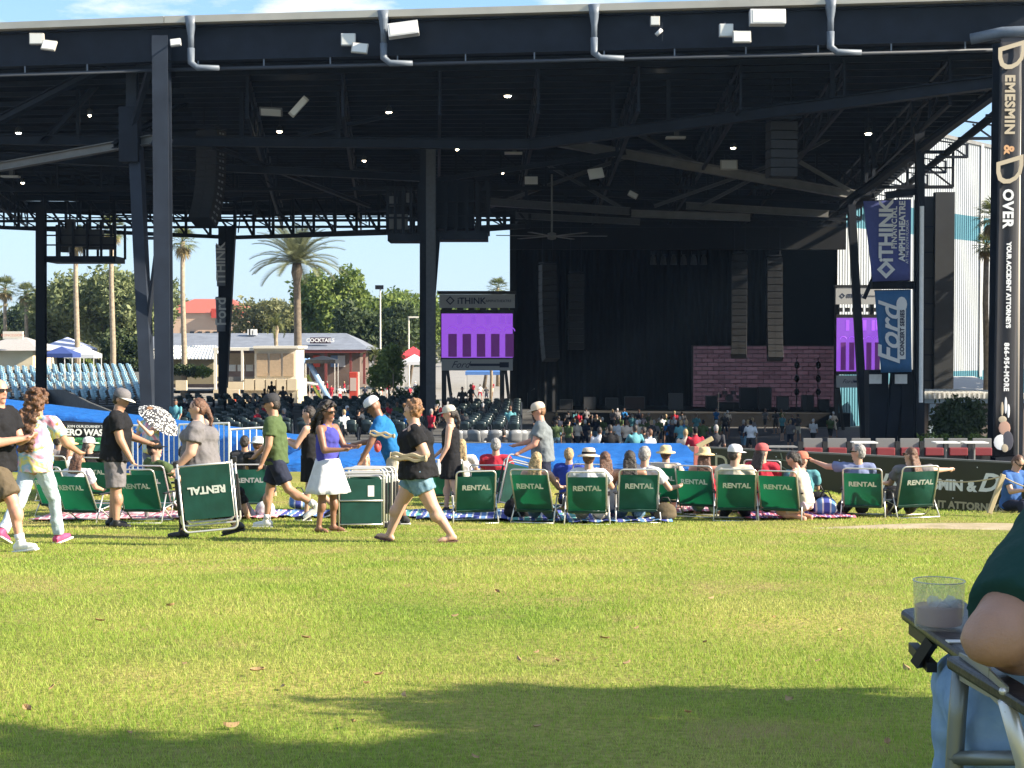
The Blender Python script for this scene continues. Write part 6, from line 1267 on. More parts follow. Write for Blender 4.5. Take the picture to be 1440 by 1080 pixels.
MB().add(v, fcs).build('canopy', umbrella_mat(), um, True); MB().tube([(0, 0, .22), (0, 0, -.62)], .008, 6).build('shaft', ALU, um); MB().tube([(0, 0, -.6), (0, 0, -.74)], .018, 8).build('handle', BLACK, um)
um.rotation_euler = (R(10), R(38), 0); um.scale = (.88,) * 3

# ------------------------------------------------------------------ seated people
def sit(label, px, d, turn=10, back=15, pel=.25, fwd=.04, **kw):
    p = at(px, d); kw.setdefault('vox', .017); base = dict(hipl=62, kneel=70, hipr=58, kneer=66, outl=10, outr=10, shl=25, ell=45, shr=25, elr=45, footl=0, footr=0); base.update(kw)
    return person(label, p, 90 - turn, pel=pel, lean=-back, dx=fwd, **base)
sit('woman with long blond hair sitting in a front row chair', 757, 22.4, 16, H=1.62, skin='fair', top=('tank', WHT), bot=('shorts', DEN), hair=('long', HAIR['blond']), shoes=SNK, head=16, abr=20)
sit('person in white tee and black banded straw hat', 829, 22.2, 8, H=1.72, top=('tee', WHT), bot=('shorts', KHA), hair=('short', HAIR['brown']), hat=('straw', BEI), shoes=SNK, head=14, abl=18, abr=22, band=BLK)
sit('dark haired woman beside the black banded straw hat', 852, 23.0, 10, H=1.62, skin='tan', top=('tee', WHT), bot=('shorts', DEN), hair=('long', HAIR['brown']), shoes=SNK, head=12, yaw=20)
sit('blond boy in a bright blue tee behind the chairs', 801, 24.4, 8, H=1.55, top=('tee', RBL), bot=('shorts', NVY), hair=('short', HAIR['blond']), shoes=SNK, head=14)
sit('dark haired woman leaning on the man in white', 886, 22.5, 4, H=1.66, skin='tan', top=('tank', BLK), bot=('shorts', DEN), hair=('long', HAIR['dark']), shoes=SNK, head=14, abl=16)
sit('grey haired man in white tee leaning right', 908, 22.9, 14, H=1.76, top=('tee', WHT), bot=('shorts', GRY), hair=('short', HAIR['grey']), shoes=SNK, head=14, back=12, abr=34, shr=10, elr=70, twist=-20)
sit('person in straw hat right of the leaning couple', 938, 24.2, 14, H=1.62, top=('tee', BEI), bot=('shorts', KHA), hair=('short', HAIR['brown']), hat=('straw', STRAW), shoes=SNK, head=10)
sit('woman in straw hat at the end of the blue tarp', 992, 23.5, 12, H=1.64, skin='red', top=('tank', REDC), bot=('shorts', DEN), hair=('long', HAIR['brown']), hat=('straw', STRAW), shoes=SNK, head=12, abr=26)
sit('man in white cap and pale tee in a front row chair', 1034, 22.7, 10, H=1.78, top=('tee', KHA), bot=('pants', NVY), hair=('short', HAIR['dark']), hat=('cap', WHT), shoes=BLACK, head=14, yaw=-50)
sit('person in red cap and dark red tee', 1072, 23.7, 10, H=1.72, top=('tee', REDC), bot=('shorts', DGRY), hair=('long', HAIR['dark']), hat=('cap', cloth('faded red', (.42, .10, .10))), shoes=SNK, head=12, yaw=-40)
sit('man in red cap and teal tee behind the kneeling woman', 1128, 23.7, 8, pel=.12, H=1.72, top=('tee', TEAL), bot=('shorts', DGRY), hair=('short', HAIR['brown']), hat=('cap', cloth('rust red', (.45, .15, .10))), shoes=SNK, head=10, glasses=True, yaw=-45)
person('kneeling woman with bare shoulders and dark bun', at(1134, 22.5), 150, 1.60, 1.0, 'red', ('tank', BEI), ('shorts', cloth('pale pink shorts', (.6, .42, .48))), ('pony', HAIR['dark']), None, None, pel=.24, vox=.016, hipl=70, kneel=150, hipr=64, kneer=150, footl=-70, footr=-70, lean=14, head=30, shl=30, ell=50, shr=30, elr=55)
sit('grey haired man in slate polo pointing left', 1206, 23.2, 0, H=1.74, top=('tee', LAV), bot=('shorts', DGRY), hair=('short', HAIR['grey']), shoes=SNK, head=8, glasses=True, yaw=62, back=12, shl=75, ell=20, abl=45, inl=-35)
sit('long haired woman pointing right over the mound', 1278, 23.2, -6, H=1.66, top=('tee', GRY), bot=('shorts', DGRY), hair=('long', HAIR['brown']), shoes=SNK, head=8, yaw=40, back=14, shr=60, elr=15, abr=70, inr=-60, glasses=True)
sit('person in blue tee sitting low by the leaning stake', 1419, 24.6, 150, H=1.66, pel=.12, top=('tee', cloth('sky blue', (.05, .12, .32))), bot=('pants', NVY), hair=('short', HAIR['brown']), shoes=SNK, back=-10, hipl=95, hipr=95, kneel=100, kneer=100, head=25, shl=40, shr=40, ell=70, elr=70, glasses=True)
sit('man in grey cap before the recycling banner', 80, 27.0, -30, H=1.74, top=('tee', GRY), bot=('shorts', DGRY), hair=('short', HAIR['dark']), hat=('cap', DGRY), shoes=SNK, head=8, yaw=-70)
sit('person in straw sun hat left of the white cap', 98, 26.3, 0, H=1.64, skin='tan', top=('tank', WHT), bot=('shorts', DEN), hair=('long', HAIR['brown']), hat=('straw', STRAW), shoes=SNK, head=12, yaw=-30)
sit('person in white cap before the recycling banner', 126, 26.6, 0, H=1.62, top=('tee', BLK), bot=('shorts', DEN), hair=('long', HAIR['dark']), hat=('cap', WHT), shoes=SNK, head=14, yaw=-60)
sit('man in black cap and glasses looking right from his chair', 224, 24.1, 24, H=1.78, top=('tee', OLV), bot=('shorts', DGRY), hair=('short', HAIR['dark']), hat=('cap', BLK), shoes=SNK, head=6, glasses=True, yaw=-50, twist=-15, abr=30)
sit('woman with white sleeves seated behind the left chairs', 108, 23.8, 10, H=1.60, top=('tee', WHT), bot=('shorts', NVY), hair=('long', HAIR['brown']), shoes=SNK, head=20, back=6, pel=.18)
sit('dark haired person seated before the white barricade', 345, 27.4, 0, H=1.66, skin='tan', top=('tee', DGRY), bot=('shorts', DGRY), hair=('short', HAIR['dark']), shoes=SNK, head=14)
sit('person in pale bucket hat before the white barricade', 364, 26.8, 6, H=1.66, top=('tee', BLK), bot=('shorts', DGRY), hair=('short', HAIR['brown']), hat=('bucket', cloth('pale blue grey', (.5, .54, .56))), shoes=SNK, head=16)
sit('man reclining on the grass in dark shorts', 338, 22.9, 20, H=1.70, pel=.11, back=48, fwd=0, top=('tee', BLK), bot=('shorts', NVY), hair=('short', HAIR['brown']), shoes=SNK, hipl=72, kneel=105, hipr=40, kneer=60, shl=-30, shr=-30, ell=20, elr=20, socks=DGRY, head=40)
sit('blond child facing the camera behind the stacked chairs', 514, 23.6, 168, H=1.40, pel=.28, top=('tee', BEI), bot=('shorts', KHA), hair=('long', HAIR['blond']), shoes=SNK, head=6)
sit('grey haired man behind the lifted chair', 698, 25.8, 5, H=1.70, skin='red', top=('tee', REDC), bot=('shorts', NVY), hair=('short', HAIR['grey']), shoes=SNK, head=12)
sit('person in white top behind the woman with the bottle', 650, 26.2, 5, H=1.62, top=('tee', WHT), bot=('shorts', DEN), hair=('long', HAIR['blond']), shoes=SNK, head=14)
sit('person in white tee seated low behind the left row', 262, 25.4, 20, H=1.60, pel=.2, top=('tee', cloth('black and white print', (.6, .6, .6), (.03, .03, .03), 30)), bot=('shorts', NVY), hair=('short', HAIR['dark']), shoes=SNK, head=16)
# ------------------------------------------------------------------ far crowd: shared figures
def far_fig(seed):
    rr = random.Random(seed); B = Blob(); st = rr.uniform(.05, .22); ar = rr.uniform(-.15, .35); H = 1.7
    B.ell((0, 0, 1.58), (.095, .08, .115)); B.cap((0, 0, 1.38), (0, 0, 1.5), .06, .055); B.ell((0, 0, 1.22), (.12, .18, .20)); B.ell((0, 0, .98), (.12, .165, .16)); B.ell((.03, 0, 1.52), (.07, .06, .07))
    for k in (1, -1):
        B.cap((0, .09 * k, .92), (st * k, .09 * k, .5), .09, .06); B.cap((st * k, .09 * k, .5), (st * k * 1.1 - .04, .09 * k, .07), .06, .04); B.cap((st * k * 1.1 - .06, .09 * k, .04), (st * k * 1.1 + .14, .1 * k, .035), .042, .035)
        B.cap((0, .2 * k, 1.36), (ar * k * .5, .25 * k, 1.1), .055, .042); B.cap((ar * k * .5, .25 * k, 1.1), (ar * k * .5 + .14, .22 * k, .92), .04, .035)
    o = B.build('far_figure', None, None, .035, 2); dg = bpy.context.evaluated_depsgraph_get(); me = bpy.data.meshes.new_from_object(o.evaluated_get(dg)); bpy.data.objects.remove(o)
    me.materials.clear()
    for k in range(4): me.materials.append(skinm('tan'))
    mi = []
    for p in me.polygons:
        c = p.center
        mi.append(3 if c.z > 1.6 or (c.z > 1.5 and c.x < -.02) else 0 if c.z > 1.44 else (0 if abs(c.y) > .2 and c.z < 1.15 else 1) if c.z > .93 else 2 if c.z > .5 else 0)
    me.polygons.foreach_set('material_index', mi); me.polygons.foreach_set('use_smooth', [True] * len(mi)); return me
FAR = [far_fig(k) for k in range(6)]
FC = [('red', REDC), ('white', WHT), ('black', BLK), ('grey', GRY), ('blue', BLU), ('teal', TEAL), ('beige', BEI), ('navy', NVY), ('olive', OLV), ('dark', DGRY)]
def far_person(loc, heading, top, bot, hair, label, group, k, sc=1.0):
    o = link('person', FAR[k % 6]); o.location = loc; o.rotation_euler = (0, 0, R(heading)); o.scale = (sc,) * 3
    for i, m in enumerate((skinm(['fair', 'tan', 'brown'][k % 3]), top, bot, hair)): o.material_slots[i].link = 'OBJECT'; o.material_slots[i].material = m
    tag(o, label, 'person', group)
r2 = random.Random(21); HK = [HAIR['dark'], HAIR['brown'], HAIR['grey'], HAIR['blond'], WHT, BLK]
for k in range(78):
    px = r2.uniform(738, 1010) if k < 62 else r2.uniform(1010, 1180); d = r2.uniform(62, 112); p = at(px, d)
    n, m = r2.choice(FC + FC[2:4] + FC[7:] + FC[7:]); far_person(p, r2.uniform(40, 140), m, r2.choice([NVY, KHA, DGRY, DEN, BLK]), r2.choice(HK), 'person with %s %s top standing in the shaded crowd before the stage' % ('an' if n == 'olive' else 'a', n), 'crowd standing before the stage, %s tops' % n, k)
PZ = [(318, 522), (345, 530), (372, 532)]
plaza = [(438, 545, REDC, BLK), (449, 546, NVY, KHA), (460, 545, REDC, BLK), (466, 552, REDC, REDC), (434, 527, DGRY, BLK), (447, 526, REDC, NVY), (457, 524, cloth('yellow', (.6, .42, .05)), BLK), (478, 525, WHT, REDC), (484, 527, REDC, WHT), (491, 530, BEI, NVY), (494, 534, REDC, REDC), (513, 527, NVY, NVY), (537, 530, WHT, REDC), (545, 529, REDC, WHT), (552, 525, BEI, KHA), (576, 522, REDC, KHA), (584, 522, WHT, NVY), (665, 528, REDC, NVY), (675, 524, WHT, REDC), (684, 527, DGRY, NVY), (692, 526, REDC, KHA)]
for i, (px, py, a, b_) in enumerate(plaza):
    r_ = ray(px, py + 12); d = (-5.0 - E) / r_.z; p = Vector((0, 0, E)) + r_ * d
    if p.y > 176 or p.y < 100: p = at(px, 172 - (i % 4) * 6)
    nm = {REDC.name: 'red', NVY.name: 'navy', DGRY.name: 'charcoal', WHT.name: 'white', BEI.name: 'beige'}.get(a.name, 'yellow')
    far_person(p, r2.uniform(0, 360), a, b_, r2.choice(HK), 'far visitor in a %s top walking on the sunny plaza' % nm, 'visitors on the plaza in %s tops' % nm, i)
for i, (px, py, d) in enumerate(((372, 561, 92), (382, 550, 96), (398, 558, 90), (352, 575, 84), (370, 585, 76), (247, 585, 56), (650, 560, 84), (662, 556, 86))):
    q = P(px, py, d); far_person(Vector((q.x, q.y, q.z - 1.05)), 60 + 40 * i, [BLK, BLK, DGRY, BLK, REDC, TEAL, DGRY, DGRY][i], BLK, HAIR['dark'], ['person in black beside the cream wall, leftmost', 'person in black against the cream wall, middle', 'person in charcoal against the cream wall, rightmost', 'person in black among the dark seats', 'person in red among the dark seats', 'person in teal behind the white barricade', 'person in charcoal at the foot of the video screen', 'second person in charcoal at the foot of the video screen'][i], None, i)
for i, (px, d, m, hr) in enumerate(((964, 44, BEI, HAIR['blond']), (978, 43.5, REDC, BLK), (893, 45, TEAL, HAIR['dark']), (914, 44, WHT, HAIR['brown']), (843, 45, WHT, HAIR['dark']), (858, 44.6, BLK, HAIR['dark']), (708, 44, BLK, HAIR['dark']), (905, 46, BLK, HAIR['dark']), (1007, 44, DGRY, HAIR['grey']))):
    q = P(px, 606 - i % 3 * 3, d); far_person(Vector((q.x, q.y, q.z - 1.62)), 80 + 20 * (i % 4), m, DGRY, hr, ['blond person in beige just behind the tarp rail', 'person in red at the tarp end', 'person in teal behind the tarp rail', 'brown haired person in white behind the tarp rail', 'dark haired person in white behind the tarp rail', 'person in black right of the dark haired one in white', 'person in black behind the silver folding chairs', 'person in black right of the teal one', 'grey haired person behind the sponsor wall end'][i], None, i)
# ------------------------------------------------------------------ stage gear
GB = mat('black case', (.02, .02, .022), .5); GS = mat('silver case trim', (.06, .06, .065), .4); GBR = mat('brown cabinet', (.05, .018, .012), .5)
def case(label, px, d, w, h, m, z=STAGE_Z, cat='case', name='equipment_case'):
    p = P(px, 580, d); t = thing(name, label, cat, (p.x, d, z)); MB().box((0, 0, h / 2 + .06), (w, .6, h)).build('case_body', m, t, bevel=.02)
    for s in (-1, 1): MB().box((s * w / 2, -.31, h / 2 + .06), (.05, .03, h)).build('case_edge', GS, t)
    MB().box((0, -.31, h + .05), (w, .03, .05)).build('case_edge', GS, t)
    for s in (-.35, .35): MB().tube([(s * w, -.25, .06), (s * w, .25, .06)], .06, 8).build('castor', BLACK, t)
for i, (px, d, w, h, m) in enumerate(((765, 124, .9, 1.1, GB), (796, 124, 1.0, .8, GB), (829, 124, .9, 1.0, GS), (860, 125, 1.0, .9, GB), (892, 125, 1.6, 1.0, GBR), (950, 124, 1.1, 1.3, GS), (1000, 127, .9, 1.0, GB), (1052, 126, 1.4, 1.7, GB), (1075, 124, 1.0, 1.8, GB), (1100, 123, .9, 1.1, GS), (1135, 123, .9, 1.2, GS), (1158, 122, .8, .9, GS))):
    case(['black case at the far left of the stage', 'low black case second from the stage left', 'silver edged case third from the stage left', 'black case left of the brown cabinet', 'brown wooden cabinet on the stage', 'silver rack right of the brown cabinet', 'black case before the brick picture', 'tall black amplifier before the brick picture', 'tallest black amplifier on the stage', 'silver case right of the amplifiers', 'silver rack near the right of the stage', 'smallest silver case at the right of the stage'][i], px, d, w, h, m)
for i, px in enumerate((742, 1010, 1032, 1134)):
    p = P(px, 580, 121); t = thing('microphone_stand', ['microphone stand at the left edge of the stage', 'microphone stand left before the brick picture', 'second microphone stand before the brick picture', 'microphone stand with long boom at stage right'][i], 'stand', (p.x, 121, STAGE_Z)); MB().tube([(0, 0, 0), (0, 0, 1.5)], .02, 6).build('pole', GS, t); MB().tube([(0, 0, 1.5), (.5, 0, 1.8)], .015, 6).build('boom', GS, t); MB().lathe([(.01, 0), (.18, .01), (.18, .03), (.02, .05)], 12).build('base', GB, t); MB().sph((.52, 0, 1.81), .05).build('microphone', GS, t)
def drum_kit(px, d):
    p = P(px, 580, d); t = thing('drum_kit', 'silver drum kit on a low riser before the brick picture', 'drums', (p.x, d, STAGE_Z)); MB().box((0, 0, .25), (3.2, 2, .5)).build('riser', GB, t)
    MB().tube([(0, -.3, .85), (0, .2, .85)], .32, 18).build('bass_drum', GS, t)
    for x, z, r_ in ((-.35, 1.3, .2), (.35, 1.3, .2), (.9, .95, .28), (-.8, 1.05, .2)): MB().tube([(x, 0, z - .18), (x, 0, z + .12)], r_, 14).build('drum', GS, t)
    for x, z in ((-1.1, 1.7), (1.1, 1.8), (-.5, 2.0), (.55, 2.0)): c = MB().lathe([(0, .02), (.3, 0)], 16, (x, 0, z)).build('cymbal', mat('brass', (.45, .32, .1), .3, metal=.8), t, True); MB().tube([(x, 0, .5), (x, 0, z)], .015, 5).build('cymbal_stand', GS, c)
drum_kit(1025, 128)
for i, px in enumerate((1120, 1150)):
    p = P(px, 580, 126); t = thing('stage_light_tree', ['left upright stage light tree before the brick picture', 'right upright stage light tree before the brick picture'][i], 'stage light', (p.x, 126, STAGE_Z)); MB().tube([(0, 0, 0), (0, 0, 4.2)], .05, 6).build('pole', GB, t)
    for k in range(3): MB().sph((0, -.1, 1.4 + k * 1.1), (.22, .25, .3)).build('lamp_head', GB, t, True)
a = P(745, 600, 116); t = thing('crowd_barrier', 'long dark barrier between crowd and stage', 'barrier', (a.x, 116, -6.6)); 
for k in range(20): MB().box((.6 + k * 1.2, 0, .6), (1.17, .06, 1.2)).build('panel', STEEL, t)
# ------------------------------------------------------------------ blankets and small lawn things
def stripe(name, c1, c2, c3, sc):
    m, nt, b, N, K = node_mat(name); t = N('ShaderNodeTexCoord'); w = N('ShaderNodeTexWave'); w.inputs['Scale'].default_value = sc; w.inputs['Distortion'].default_value = .4; K(t.outputs['Object'], w.inputs[0]); r_ = N('ShaderNodeValToRGB'); r_.color_ramp.interpolation = 'CONSTANT'; e = r_.color_ramp.elements; e[0].color = (*c1, 1); e[1].position = .4; e[1].color = (*c2, 1); x = e.new(.75); x.color = (*c3, 1); K(w.outputs[0], r_.inputs[0]); K(r_.outputs[0], b.inputs['Base Color']); b.inputs['Roughness'].default_value = .9; return m
BL1 = stripe('pink striped cloth', (.62, .30, .34), (.70, .66, .62), (.40, .12, .18), 1.6); BL2 = stripe('blue striped cloth', (.06, .08, .32), (.66, .66, .62), (.12, .25, .50), 1.5); BL3 = stripe('teal striped cloth', (.10, .35, .32), (.66, .64, .55), (.08, .12, .36), 1.8); BL4 = stripe('red purple cloth', (.5, .10, .16), (.7, .55, .6), (.18, .08, .3), 2)
for i, (px, d, w, dp, m, lb) in enumerate(((170, 23.2, 2.4, 1.4, BL1, 'pink striped blanket under the left chairs'), (320, 23.2, 1.6, 1.2, BL1, 'pink striped blanket under the reclining man'), (690, 23.4, 2.2, 1.5, BL2, 'blue striped blanket under the empty teal chair'), (790, 23.0, 1.6, 1.2, BL3, 'teal striped blanket under the blond woman'), (870, 22.6, 1.5, 1.0, BL2, 'blue striped blanket before the leaning couple'), (1010, 24.4, 1.6, 1.0, BL1, 'pale pink blanket under the white cap'), (1120, 23.1, 1.6, 1.0, BL4, 'red and purple blanket under the kneeling woman'), (440, 23.4, 1.6, 1.0, BL2, 'blue striped blanket behind the walkers'), (590, 23.6, 1.4, 1.0, BL3, 'teal striped blanket behind the curly haired woman'))):
    c = at(px, d); v = []; n = 14
    for a in range(n + 1):
        for b_ in range(n + 1): x = (a / n - .5) * w; y = (b_ / n - .5) * dp; v.append((x, y, gz(c.x + x, c.y + y) - c.z + .045 + .02 * math.sin(a * 1.9 + i) * math.sin(b_ * 1.3 + 2 * i)))
    o = MB().add(v, [(a * (n + 1) + b_, (a + 1) * (n + 1) + b_, (a + 1) * (n + 1) + b_ + 1, a * (n + 1) + b_ + 1) for a in range(n) for b_ in range(n)]).build('blanket', m, None, True); o.location = c; o.rotation_euler = (0, 0, 0); tag(o, lb, 'blanket'); s = o.modifiers.new('solid', 'SOLIDIFY'); s.thickness = .012
def bag(label, px, d, m, s=.3):
    c = at(px, d); t = thing('bag', label, 'bag', c + Vector((0, 0, .04))); B = Blob(); B.ell((0, 0, s * .35), (s * .5, s * .32, s * .4)); B.ell((0, 0, s * .2), (s * .52, s * .36, s * .24)); B.build('bag_body', m, t, .02, 2); MB().tube([(-s * .25, 0, s * .68), (-s * .12, 0, s * .95), (s * .12, 0, s * .95), (s * .25, 0, s * .68)], .012, 6).build('strap', BLACK, t, True)
for a in (('black bag on the blue blanket beside the teal chair', 728, 23.0, BLK, .42), ('floral tote bag right of the leaning couple', 866, 23.2, BL4, .34), ('dark bag beside the leaning couple', 936, 22.3, BRN, .34), ('black backpack behind the kneeling woman', 1150, 23.6, BLK, .42), ('striped tote beside the kneeling woman', 1162, 23.2, BL2, .36), ('white plastic bag by the reclining man', 372, 23.0, WHT, .30), ('blue printed bag behind the walkers', 420, 24.2, BL2, .34), ('black bag left of the woman pointing right', 1256, 25.0, BLK, .4), ('white bag among the left chairs', 186, 23.2, WHT, .34)): bag(*a)
for i, (px, d) in enumerate(((205, 22.6), (1088, 23.4), (820, 22.9))):
    c = at(px, d); t = thing('water_bottle', ['clear bottle by the man in the black tee', 'silver bottle left of the kneeling woman', 'white bottle by the banded hat'][i], 'bottle', c + Vector((0, 0, .05))); MB().lathe([(0, 0), (.035, .004), (.036, .16), (.016, .2), (.016, .225)], 12).build('bottle_body', ALU, t, True); MB().lathe([(.018, .22), (.018, .245), (0, .246)], 10).build('bottle_cap', WHITE, t)
# ------------------------------------------------------------------ neighbour at the right with a side table chair
NG = gz(1, 2.6)
JEAN = cloth('neighbour jeans', (.17, .28, .43), (.25, .37, .52), 16); SHT = cloth('neighbour dark green tee', (.010, .042, .036), (.016, .055, .048), 5); NSK = mat('near skin', (.36, .20, .135), .5, var=.06, vscale=30, bump=.15, bscale=220)
T = thing('person', 'seated neighbour in dark green tee and jeans at the right edge', 'person', Vector((1.0, 2.5, NG)))
o0 = Vector(T.location)
def q(px, py, d): return P(px, py, d) - o0
sh, el, wr = q(1478, 788, 2.44), q(1402, 893, 2.30), q(1500, 912, 2.55)
B = Blob(); B.cap(sh, el, .066, .046); B.cap(el, wr, .050, .036); B.ell(el + Vector((-.012, 0, -.008)), (.044, .046, .040)); B.ell(el.lerp(wr, .3) + Vector((0, 0, -.008)), (.06, .055, .05)); B.cap(wr, wr + Vector((.06, .06, 0)), .034, .03)
for i in range(4): b0 = wr + Vector((.09, .06 + .02 * i, .01)); B.cap(b0, b0 + Vector((.05, .01, -.02)), .011, .009)
B.cap(wr + Vector((.05, .1, .02)), wr + Vector((.09, .13, .03)), .012, .01)
nk = q(1700, 715, 2.5); B.cap(nk - Z * .1, nk + Z * .12, .06, .056); B.ell(nk + Z * .24, (.095, .08, .12)); B.ell(nk + Z * .19 + Y * .04, (.06, .065, .07)); B.ell(nk + Z * .22 + Y * .1, (.015, .02, .025))
B.ell(nk - Z * .35 - X * .02, (.17, .12, .28)); hipc = nk - Z * .62; B.ell(hipc, (.17, .14, .12)); B.build('body', NSK, T, .012, 3)
B = Blob(); B.cap(sh + Vector((.03, .02, .02)), sh.lerp(el, .12), .082, .078); B.cone(sh + Vector((0, 0, .005)), sh.lerp(el, .80), .080, .078); B.cap(sh + Vector((.02, 0, .02)), nk - Z * .06, .092, .085); B.ell(nk - Z * .35 - X * .02, (.21, .15, .30)); B.cap(nk - Z * .06, nk - Z * .06 + X * .22, .085, .085); B.cone(nk - Z * .62, nk - Z * .3, .2, .2); B.build('shirt', SHT, T, .012, 4, .03)
B = Blob(); kn = q(1362, 962, 2.92); B.cap(hipc + Vector((-.08, 0, 0)), q(1425, 1005, 2.55), .115, .10); B.cap(q(1425, 1005, 2.55), kn, .10, .075); B.cap(kn, q(1352, 1130, 2.98), .072, .06); B.cap(q(1352, 1130, 2.98), q(1350, 1230, 3.0), .06, .055)
k2 = q(1490, 940, 3.0); B.cap(hipc + Vector((.08, 0, 0)), k2, .11, .08); B.cap(k2, q(1480, 1230, 3.05), .075, .055); B.ell(hipc, (.18, .15, .12)); B.build('jeans', JEAN, T, .014, 3, .035)
hr_ = Blob(); hr_.ell(nk + Z * .27 - Y * .02, (.10, .088, .11)); hr_.build('hair', HAIR['brown'], T, .014, 1)
for px in (1352, 1482): e_ = q(px, 1225, 3.0); z0 = 0.05; MB().tube([(e_.x, e_.y - .06, z0), (e_.x, e_.y + .16, z0 - .01)], .05, 10, .04).build('shoe', BLACK, T, True)
# folding director chair
DC = thing('folding_armchair', 'folding armchair with black side table at the right edge', 'chair', o0.copy()); GT = mat('grey metal tube', (.20, .22, .21), .4, metal=.6); TBL = mat('black moulded plastic', (.018, .020, .026), .38, bump=.1, bscale=60)
mb = MB(); zt = .635 - NG; cs = [q(1266, 861, 2.95), q(1372, 926, 2.45), q(1462, 908, 2.55), q(1352, 846, 3.08)]
cs = [Vector((c.x, c.y, zt)) for c in cs]; mb.poly([c - Z * .022 for c in cs][::1], .022 if (cs[1] - cs[0]).cross(cs[2] - cs[0]).z > 0 else -.022); mb.build('table_top', TBL, DC, bevel=.008)
a_, b_ = cs[0] + Vector((.02, -.02, -.03)), cs[0].lerp(cs[1], .32) + Vector((.02, 0, -.03)); mb = MB(); mb.beam(a_, b_, .018, .03); mb.beam(b_ - Z * .0, b_ - Z * .05 + Vector((-.02, .03, 0)), .018, .02); mb.beam(a_ - Z * .04, b_ - Z * .05, .018, .018); mb.build('table_hinge', BLACK, DC)
def tb(pts, r, nm, m=GT): MB().tube(pts, r, 10).build(nm, m, DC, True)
tb([q(1352, 938, 2.5), q(1346, 1010, 2.5), q(1340, 1110, 2.5), Vector((q(1338, 1110, 2.5).x, q(1338, 1110, 2.5).y, .02))], .0145, 'leg'); tb([q(1415, 985, 2.3), q(1440, 1075, 2.32), Vector((q(1475, 1200, 2.4).x, 2.4 - o0.y, .02))], .013, 'leg', ALU); tb([q(1340, 1066, 2.5), q(1432, 1066, 2.4)], .012, 'stretcher'); tb([q(1480, 1000, 3.0), Vector((q(1480, 1000, 3.0).x, 3.0 - o0.y, .02))], .0145, 'leg'); tb([q(1560, 1000, 2.6), Vector((q(1560, 1000, 2.6).x, 2.6 - o0.y, .02))], .0145, 'leg')
MB().beam(q(1350, 930, 2.5), q(1480, 1008, 2.2), .05, .022).build('armrest', TBL, DC, bevel=.006)
br = MB(); br.beam(q(1350, 937, 2.49), q(1392, 960, 2.36), .004, .045); br.beam(q(1392, 960, 2.36), q(1416, 984, 2.29), .004, .04); br.build('bracket', mat('olive grey bracket', (.28, .28, .24), .5, metal=.4), DC)
for px, py, d in ((1352, 937, 2.475), (1410, 972, 2.27)): MB().sph(q(px, py, d), .006, 8, 6).build('rivet', ALU, DC, True)
MB().box(hipc - Z * .14, (.52, .46, .03)).build('seat', BLACK, DC); MB().box(nk - Z * .3 - Y * .17, (.5, .02, .3)).build('backrest', BLACK, DC)
for px, py, d, w in ((1344, 903, 2.62, 0),): MB().box(Vector((q(px, py, d).x, q(px, py, d).y, zt + .0015)), (.03, .022, .002)).build('sticker', WHITE, DC)
# tumbler with a drink
CUP = thing('tumbler', 'clear plastic tumbler of pale pink drink on the black table', 'cup', Vector((q(1320, 880, 2.74).x + o0.x, 2.74, zt + NG + .0015)))
def clear_mat(name, tint, gloss, body=None, share=0):
    m, nt, b, N, K = node_mat(name); tr = N('ShaderNodeBsdfTransparent'); tr.inputs[0].default_value = (*tint, 1); gl = N('ShaderNodeBsdfGlossy'); gl.inputs['Roughness'].default_value = .04; lw = N('ShaderNodeLayerWeight'); lw.inputs[0].default_value = .12; fr = N('ShaderNodeMath'); fr.operation = 'MULTIPLY'; fr.inputs[1].default_value = .45 * (gloss - 1) / .45; K(lw.outputs['Facing'], fr.inputs[0])
    ms = N('ShaderNodeMixShader'); K(fr.outputs[0], ms.inputs[0]); K(tr.outputs[0], ms.inputs[1]); K(gl.outputs[0], ms.inputs[2]); last = ms
    if body:
        df = N('ShaderNodeBsdfTranslucent'); df.inputs[0].default_value = (*body, 1); d2 = N('ShaderNodeBsdfDiffuse'); d2.inputs[0].default_value = (*body, 1); m3 = N('ShaderNodeMixShader'); K(df.outputs[0], m3.inputs[1]); K(d2.outputs[0], m3.inputs[2]); m2 = N('ShaderNodeMixShader'); m2.inputs[0].default_value = share; K(ms.outputs[0], m2.inputs[1]); K(m3.outputs[0], m2.inputs[2]); last = m2
    K(last.outputs[0], nt.nodes['Material Output'].inputs[0]); return m
CL = clear_mat('clear plastic', (.93, .94, .93), 1.45, (.85, .86, .86), .09); LQ = clear_mat('pale pink drink', (.85, .75, .74), 1.2, (.78, .62, .60), .42); ICE = clear_mat('ice', (.92, .94, .95), 1.4, (.8, .82, .84), .3)
MB().lathe([(0, 0), (.036, 0), (.040, .0005), (.0418, .0025), (.0425, .006), (.0427, .012), (.0454, .080), (.0455, .084), (.0452, .0856), (.0447, .086), (.0442, .0852), (.0440, .083), (.0438, .078), (.0412, .014), (.0406, .009), (.038, .0068), (.034, .0065), (0, .0065)], 48).build('cup_wall', CL, CUP, True); MB().tube([(.0450 * math.cos(a_), .0450 * math.sin(a_), .086) for a_ in [2 * math.pi * i_ / 40 for i_ in range(41)]], .0009, 6).build('cup_rim', mat('frosted rim', (.5, .5, .5), .3), CUP, True); MB().lathe([(0, .0075), (.036, .0076), (.0392, .009), (.0400, .012), (.0415, .039), (.0414, .0412), (.0395, .042), (0, .042)], 40).build('drink', LQ, CUP, True)
rr = random.Random(5)
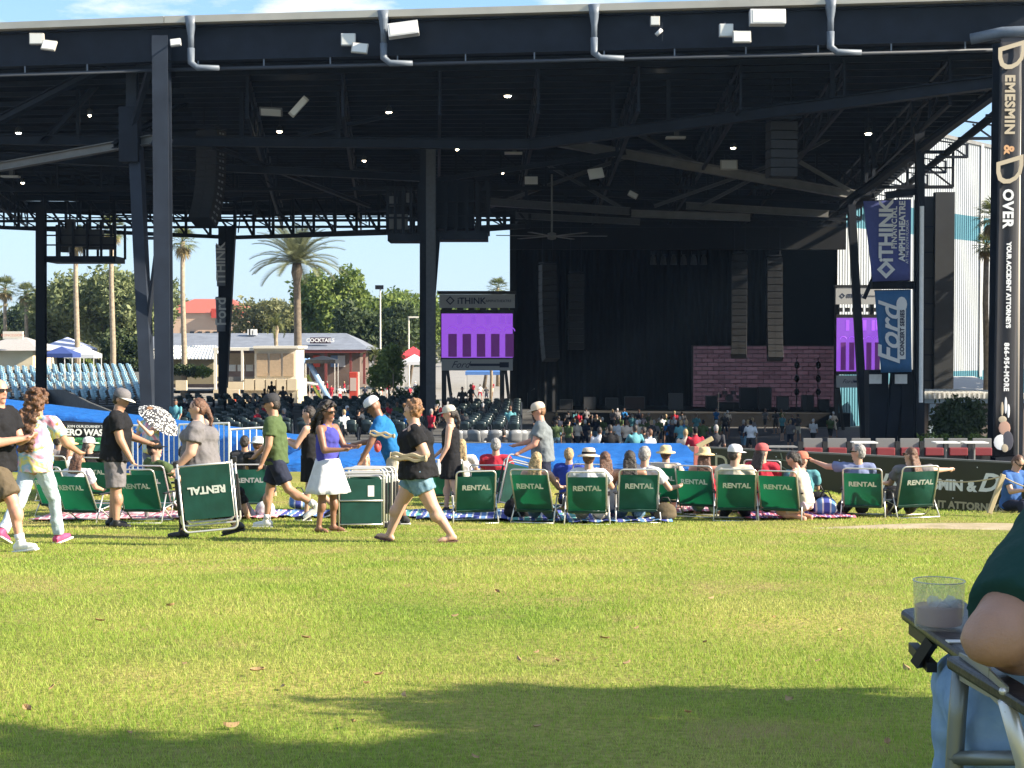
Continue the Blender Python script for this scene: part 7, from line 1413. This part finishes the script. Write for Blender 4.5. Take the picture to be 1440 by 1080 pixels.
for k in range(6): MB().box((rr.uniform(-.022, .022), rr.uniform(-.022, .022), .040 + .006 * (k % 3)), (.017, .017, .015), Euler((rr.random(), rr.random(), rr.random())).to_matrix()).build('ice_cube', ICE, CUP, bevel=.003)
# shade tree just outside the right of the frame; only its shadow falls across the near lawn
tree('small shade tree beside the lawn whose shadow crosses the near grass', Vector((8.0, 3.3, gz(8.0, 3.3))), 3.4, 4.2, 'green', 77, nl=16000, leaf=.13, trunk=.14)
tree('tall shade tree beside the lawn whose shadow falls at the lower left', Vector((8.9, 1.0, gz(8.9, 1.0))), 4.4, 8.0, 'green', 78, nl=22000, leaf=.15, trunk=.22)
for k, (x, y) in enumerate(((31, 64), (33, 76), (37, 88), (41, 101))):  # unseen trees added to keep the low sun off the bowl
    tree(['nearest big tree on the unseen right flank of the pavilion', 'second big tree on the unseen right flank of the pavilion', 'third big tree on the unseen right flank of the pavilion', 'farthest big tree on the unseen right flank of the pavilion'][k], Vector((x, y, gz(x, y) - 1)), 13, 20, 'dark', 80 + k, nl=9000, leaf=.6, trunk=.5)

for k in range(34):
    px = r2.uniform(250, 735); d = r2.uniform(58, 92); py = 602 - (d - 54) * 1.09; n, m = r2.choice(FC); w = P(px, py + 6, d)
    far_person(Vector((w.x, w.y, w.z - .95)), r2.uniform(0, 180), m, r2.choice([NVY, DGRY, BLK]), r2.choice(HK), 'person in %s %s top among the shaded seats' % ('an' if n == 'olive' else 'a', n), 'people in %s tops among the shaded seats' % n, k)

# ------------------------------------------------------------------ humid evening air
hz_m = bpy.data.materials.new('thin haze'); hz_m.use_nodes = True; hn = hz_m.node_tree; hn.nodes.remove(hn.nodes['Principled BSDF']); pv = hn.nodes.new('ShaderNodeVolumePrincipled'); pv.inputs['Color'].default_value = (.42, .66, 1.0, 1); pv.inputs['Density'].default_value = 0.00014; pv.inputs['Anisotropy'].default_value = .2
hn.links.new(pv.outputs[0], hn.nodes['Material Output'].inputs['Volume'])
tag(MB().box((0, 300, 7), (1300, 700, 27)).build('haze', hz_m), kind='stuff')
